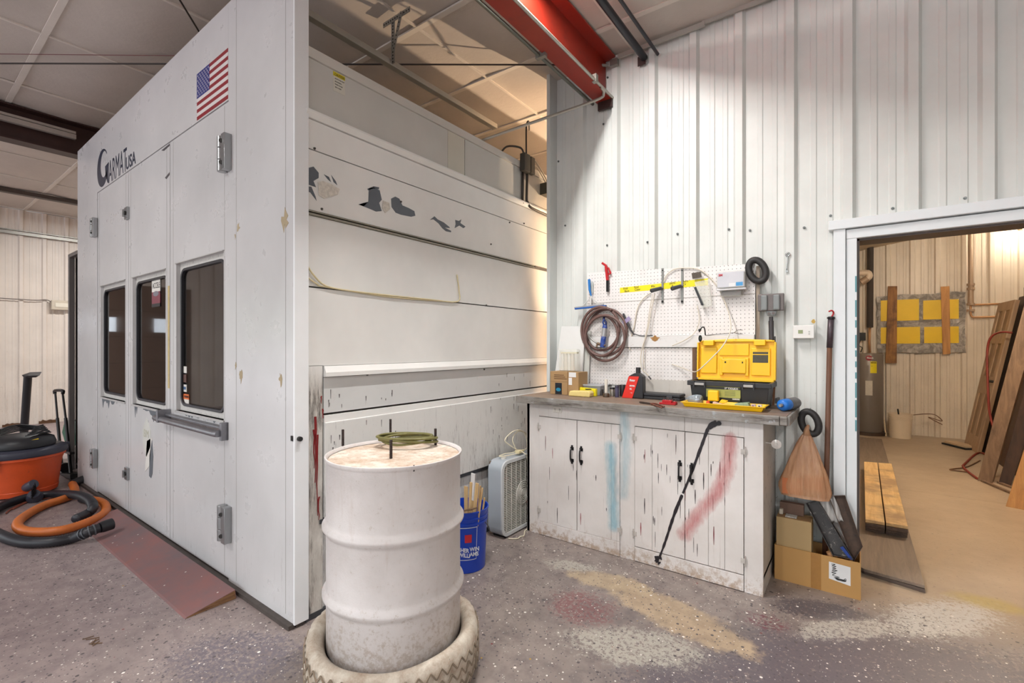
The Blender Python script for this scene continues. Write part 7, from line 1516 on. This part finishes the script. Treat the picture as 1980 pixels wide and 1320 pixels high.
# luggage cart with green machine
cb0 = Vector((-6.80, 1.32, 0)); t = thing('folding_cart', 'black folding hand cart with a tall telescopic handle between the vacuum and booth', 'cart', cb0)
def q_(px, py, y=1.22): return at_y(px, py, y)
h0, h1 = q_(107, 760), q_(121, 760); 
for (a, b, c) in ((h0, q_(111, 808), q_(120, 910)), (h1, q_(127, 808), q_(137, 915))): part(MB().tube([a, b], .010, 10).tube([b, c], .015, 10), 'upright', BK, t, smooth_=50)
part(MB().tube([h0+Vector((-.02, 0, .0)), h0+Vector((-.01, 0, .03)), h1+Vector((.0, 0, .03)), h1+Vector((.01, 0, .0))], .017, 10, sub=3), 'grip', BK, t, smooth_=True)
a, b = q_(113, 868), q_(140, 876); part(MB().bar(a, b, .04, .025), 'crossbar', BK, t); a, b = q_(116, 915), q_(148, 920); part(MB().bar(a, b, .10, .05), 'base', BK, t, bevel=.004)
a = q_(125, 925); a.z = .055; part(MB().cyl(a+Vector((-.02, 0, 0)), a+Vector((.03, 0, 0)), .052, n=20), 'wheel', BK, t, smooth_=50)
GN = M_('tool_green', (36, 104, 82), .4, var=.1)
def qq(px, py, y): return at_y(px, py, y)
t = thing('leaf_blower', 'green and black machine strapped to the folding cart beside the booth edge', 'machine', qq(140, 860, 1.36)); part(MB().prism([qq(123, 818, 1.36), qq(134, 815, 1.36), qq(148, 862, 1.36), qq(126, 861, 1.36), qq(119, 835, 1.36)], (0, .14, 0)), 'green_body', GN, t, bevel=.02, seg=3)
part(MB().prism([qq(130, 812, 1.42), qq(156, 811, 1.42), qq(156, 862, 1.42), qq(144, 850, 1.42)], (0, .16, 0)), 'black_body', M_('navy_body', (30, 34, 46), .5), t, bevel=.01); part(MB().box(qq(131, 848, 1.353), qq(136, 852, 1.358)), 'yellow_mark', M_('mark_yellow', (226, 206, 60), .4), t)
solo(MB().prism([qq(134, 865, 1.44), qq(156, 865, 1.44), qq(156, 908, 1.44), qq(138, 908, 1.44), qq(131, 885, 1.44)], (0, .16, 0)), 'plastic_jug', M_('jug_grey', (146, 142, 134), .4), 'grey translucent plastic jug under the green machine by the booth', 'jug', bevel=.02, seg=3)
# dark cabinet / control enclosure left of the booth
CBM = M_('frame_metal', (122, 116, 114), .4, .4); ex0, ex1 = -7.22, -6.60; ey = 1.27
t = thing('control_cabinet', 'tall dark open metal cabinet standing against the far left end of the booth', 'cabinet', (-6.9, 1.55, 0)); mb = MB(); mb.box((ex0, ey, 0), (ex0+.05, ey+.05, 2.44)); mb.box((ex0+.05, ey, 2.40), (ex1, ey+.05, 2.44)); part(mb, 'frame', CBM, t, bevel=.003)
mb = MB(); mb.box((ex0+.01, ey+.06, 0), (ex0+.03, ey+.6, 2.42)); mb.box((ex0+.03, ey+.58, 0), (ex1, ey+.60, 2.42)); mb.box((ex0+.03, ey+.06, 2.40), (ex1, ey+.58, 2.42)); mb.box((ex0+.03, ey+.06, .05), (ex1, ey+.58, .07)); part(mb, 'shell', M_('shell_dark', (52, 46, 44), .6), t)
for z in (.45, .95, 1.5): part(MB().box((ex0+.04, ey+.15, z), (ex1, ey+.57, z+.02)), 'shelf', M_('shelf_dark', (92, 80, 74), .5), t)
# wall light on the left wall
a = at_x(98, 580, LX+.05); b = at_x(131, 600, LX+.05); t = thing('wall_light', 'pale rectangular wall light with a trailing wire on the far left wall', 'wall light', (LX+.05, a.y, b.z)); part(MB().box((LX+.034, a.y, b.z), (LX+.13, a.y+.28, a.z)), 'housing', M_('light_housing', (206, 196, 178), .4), t, bevel=.012)
part(MB().box((LX+.13, a.y+.05, b.z+.05), (LX+.137, a.y+.27, a.z-.05)), 'lens', M_('light_lens', (236, 230, 214), .2), t); part(MB().tube([(LX+.06, a.y+.01, a.z-.04), (LX+.06, a.y-.06, a.z+.0), (LX+.06, a.y-.25, a.z-.02), (LX+.06, a.y-.9, a.z-.01)], .008, 8, sub=5), 'wire', M_('wire_grey', (120, 110, 104), .5), t, smooth_=True)
# crushed leaf litter near the floor front
t = thing('wood_splinters', 'few thin brown wood splinters on the floor near the lower left of the photo', 'debris', at_z(178, 1238, 0)); r_ = random.Random(2)
for k in range(6): c = at_z(178+r_.uniform(-8, 8), 1238+r_.uniform(-6, 6), .004); u = Vector((r_.uniform(-1, 1), r_.uniform(-1, 1), 0)).normalized()*r_.uniform(.015, .03); part(MB().bar(c-u, c+u, .003, .003), 'splinter', wood('splinter', (132, 104, 78), (96, 72, 54), 0), t)
# ceiling LED strips at the lamps; those after the first are added fill
for i, (lx, ly, ln, pw, lw) in enumerate(LED):
    z = cz(lx)-.002; wh = ('just right of the red beam near the corrugated wall', 'added as unseen fill right of the red beam behind the viewer', 'added as unseen fill in front of the booth doors', 'added as unseen fill over the floor by the far left wall', 'added as unseen fill at the far end beside the booth', 'added as unseen fill at the right end behind the viewer')[i]
    t = thing('strip_light', 'white ceiling strip light '+wh, 'ceiling light', (lx, ly, z-.04), group='strip lights under the hall ceiling'); part(MB().box((lx-lw/2-.01, ly-ln/2-.02, z-.035), (lx+lw/2+.01, ly+ln/2+.02, z)), 'housing', HM, t, bevel=.003); part(MB().box((lx-lw/2, ly-ln/2, z-.045), (lx+lw/2, ly+ln/2, z-.036)), 'diffuser', LM, t)
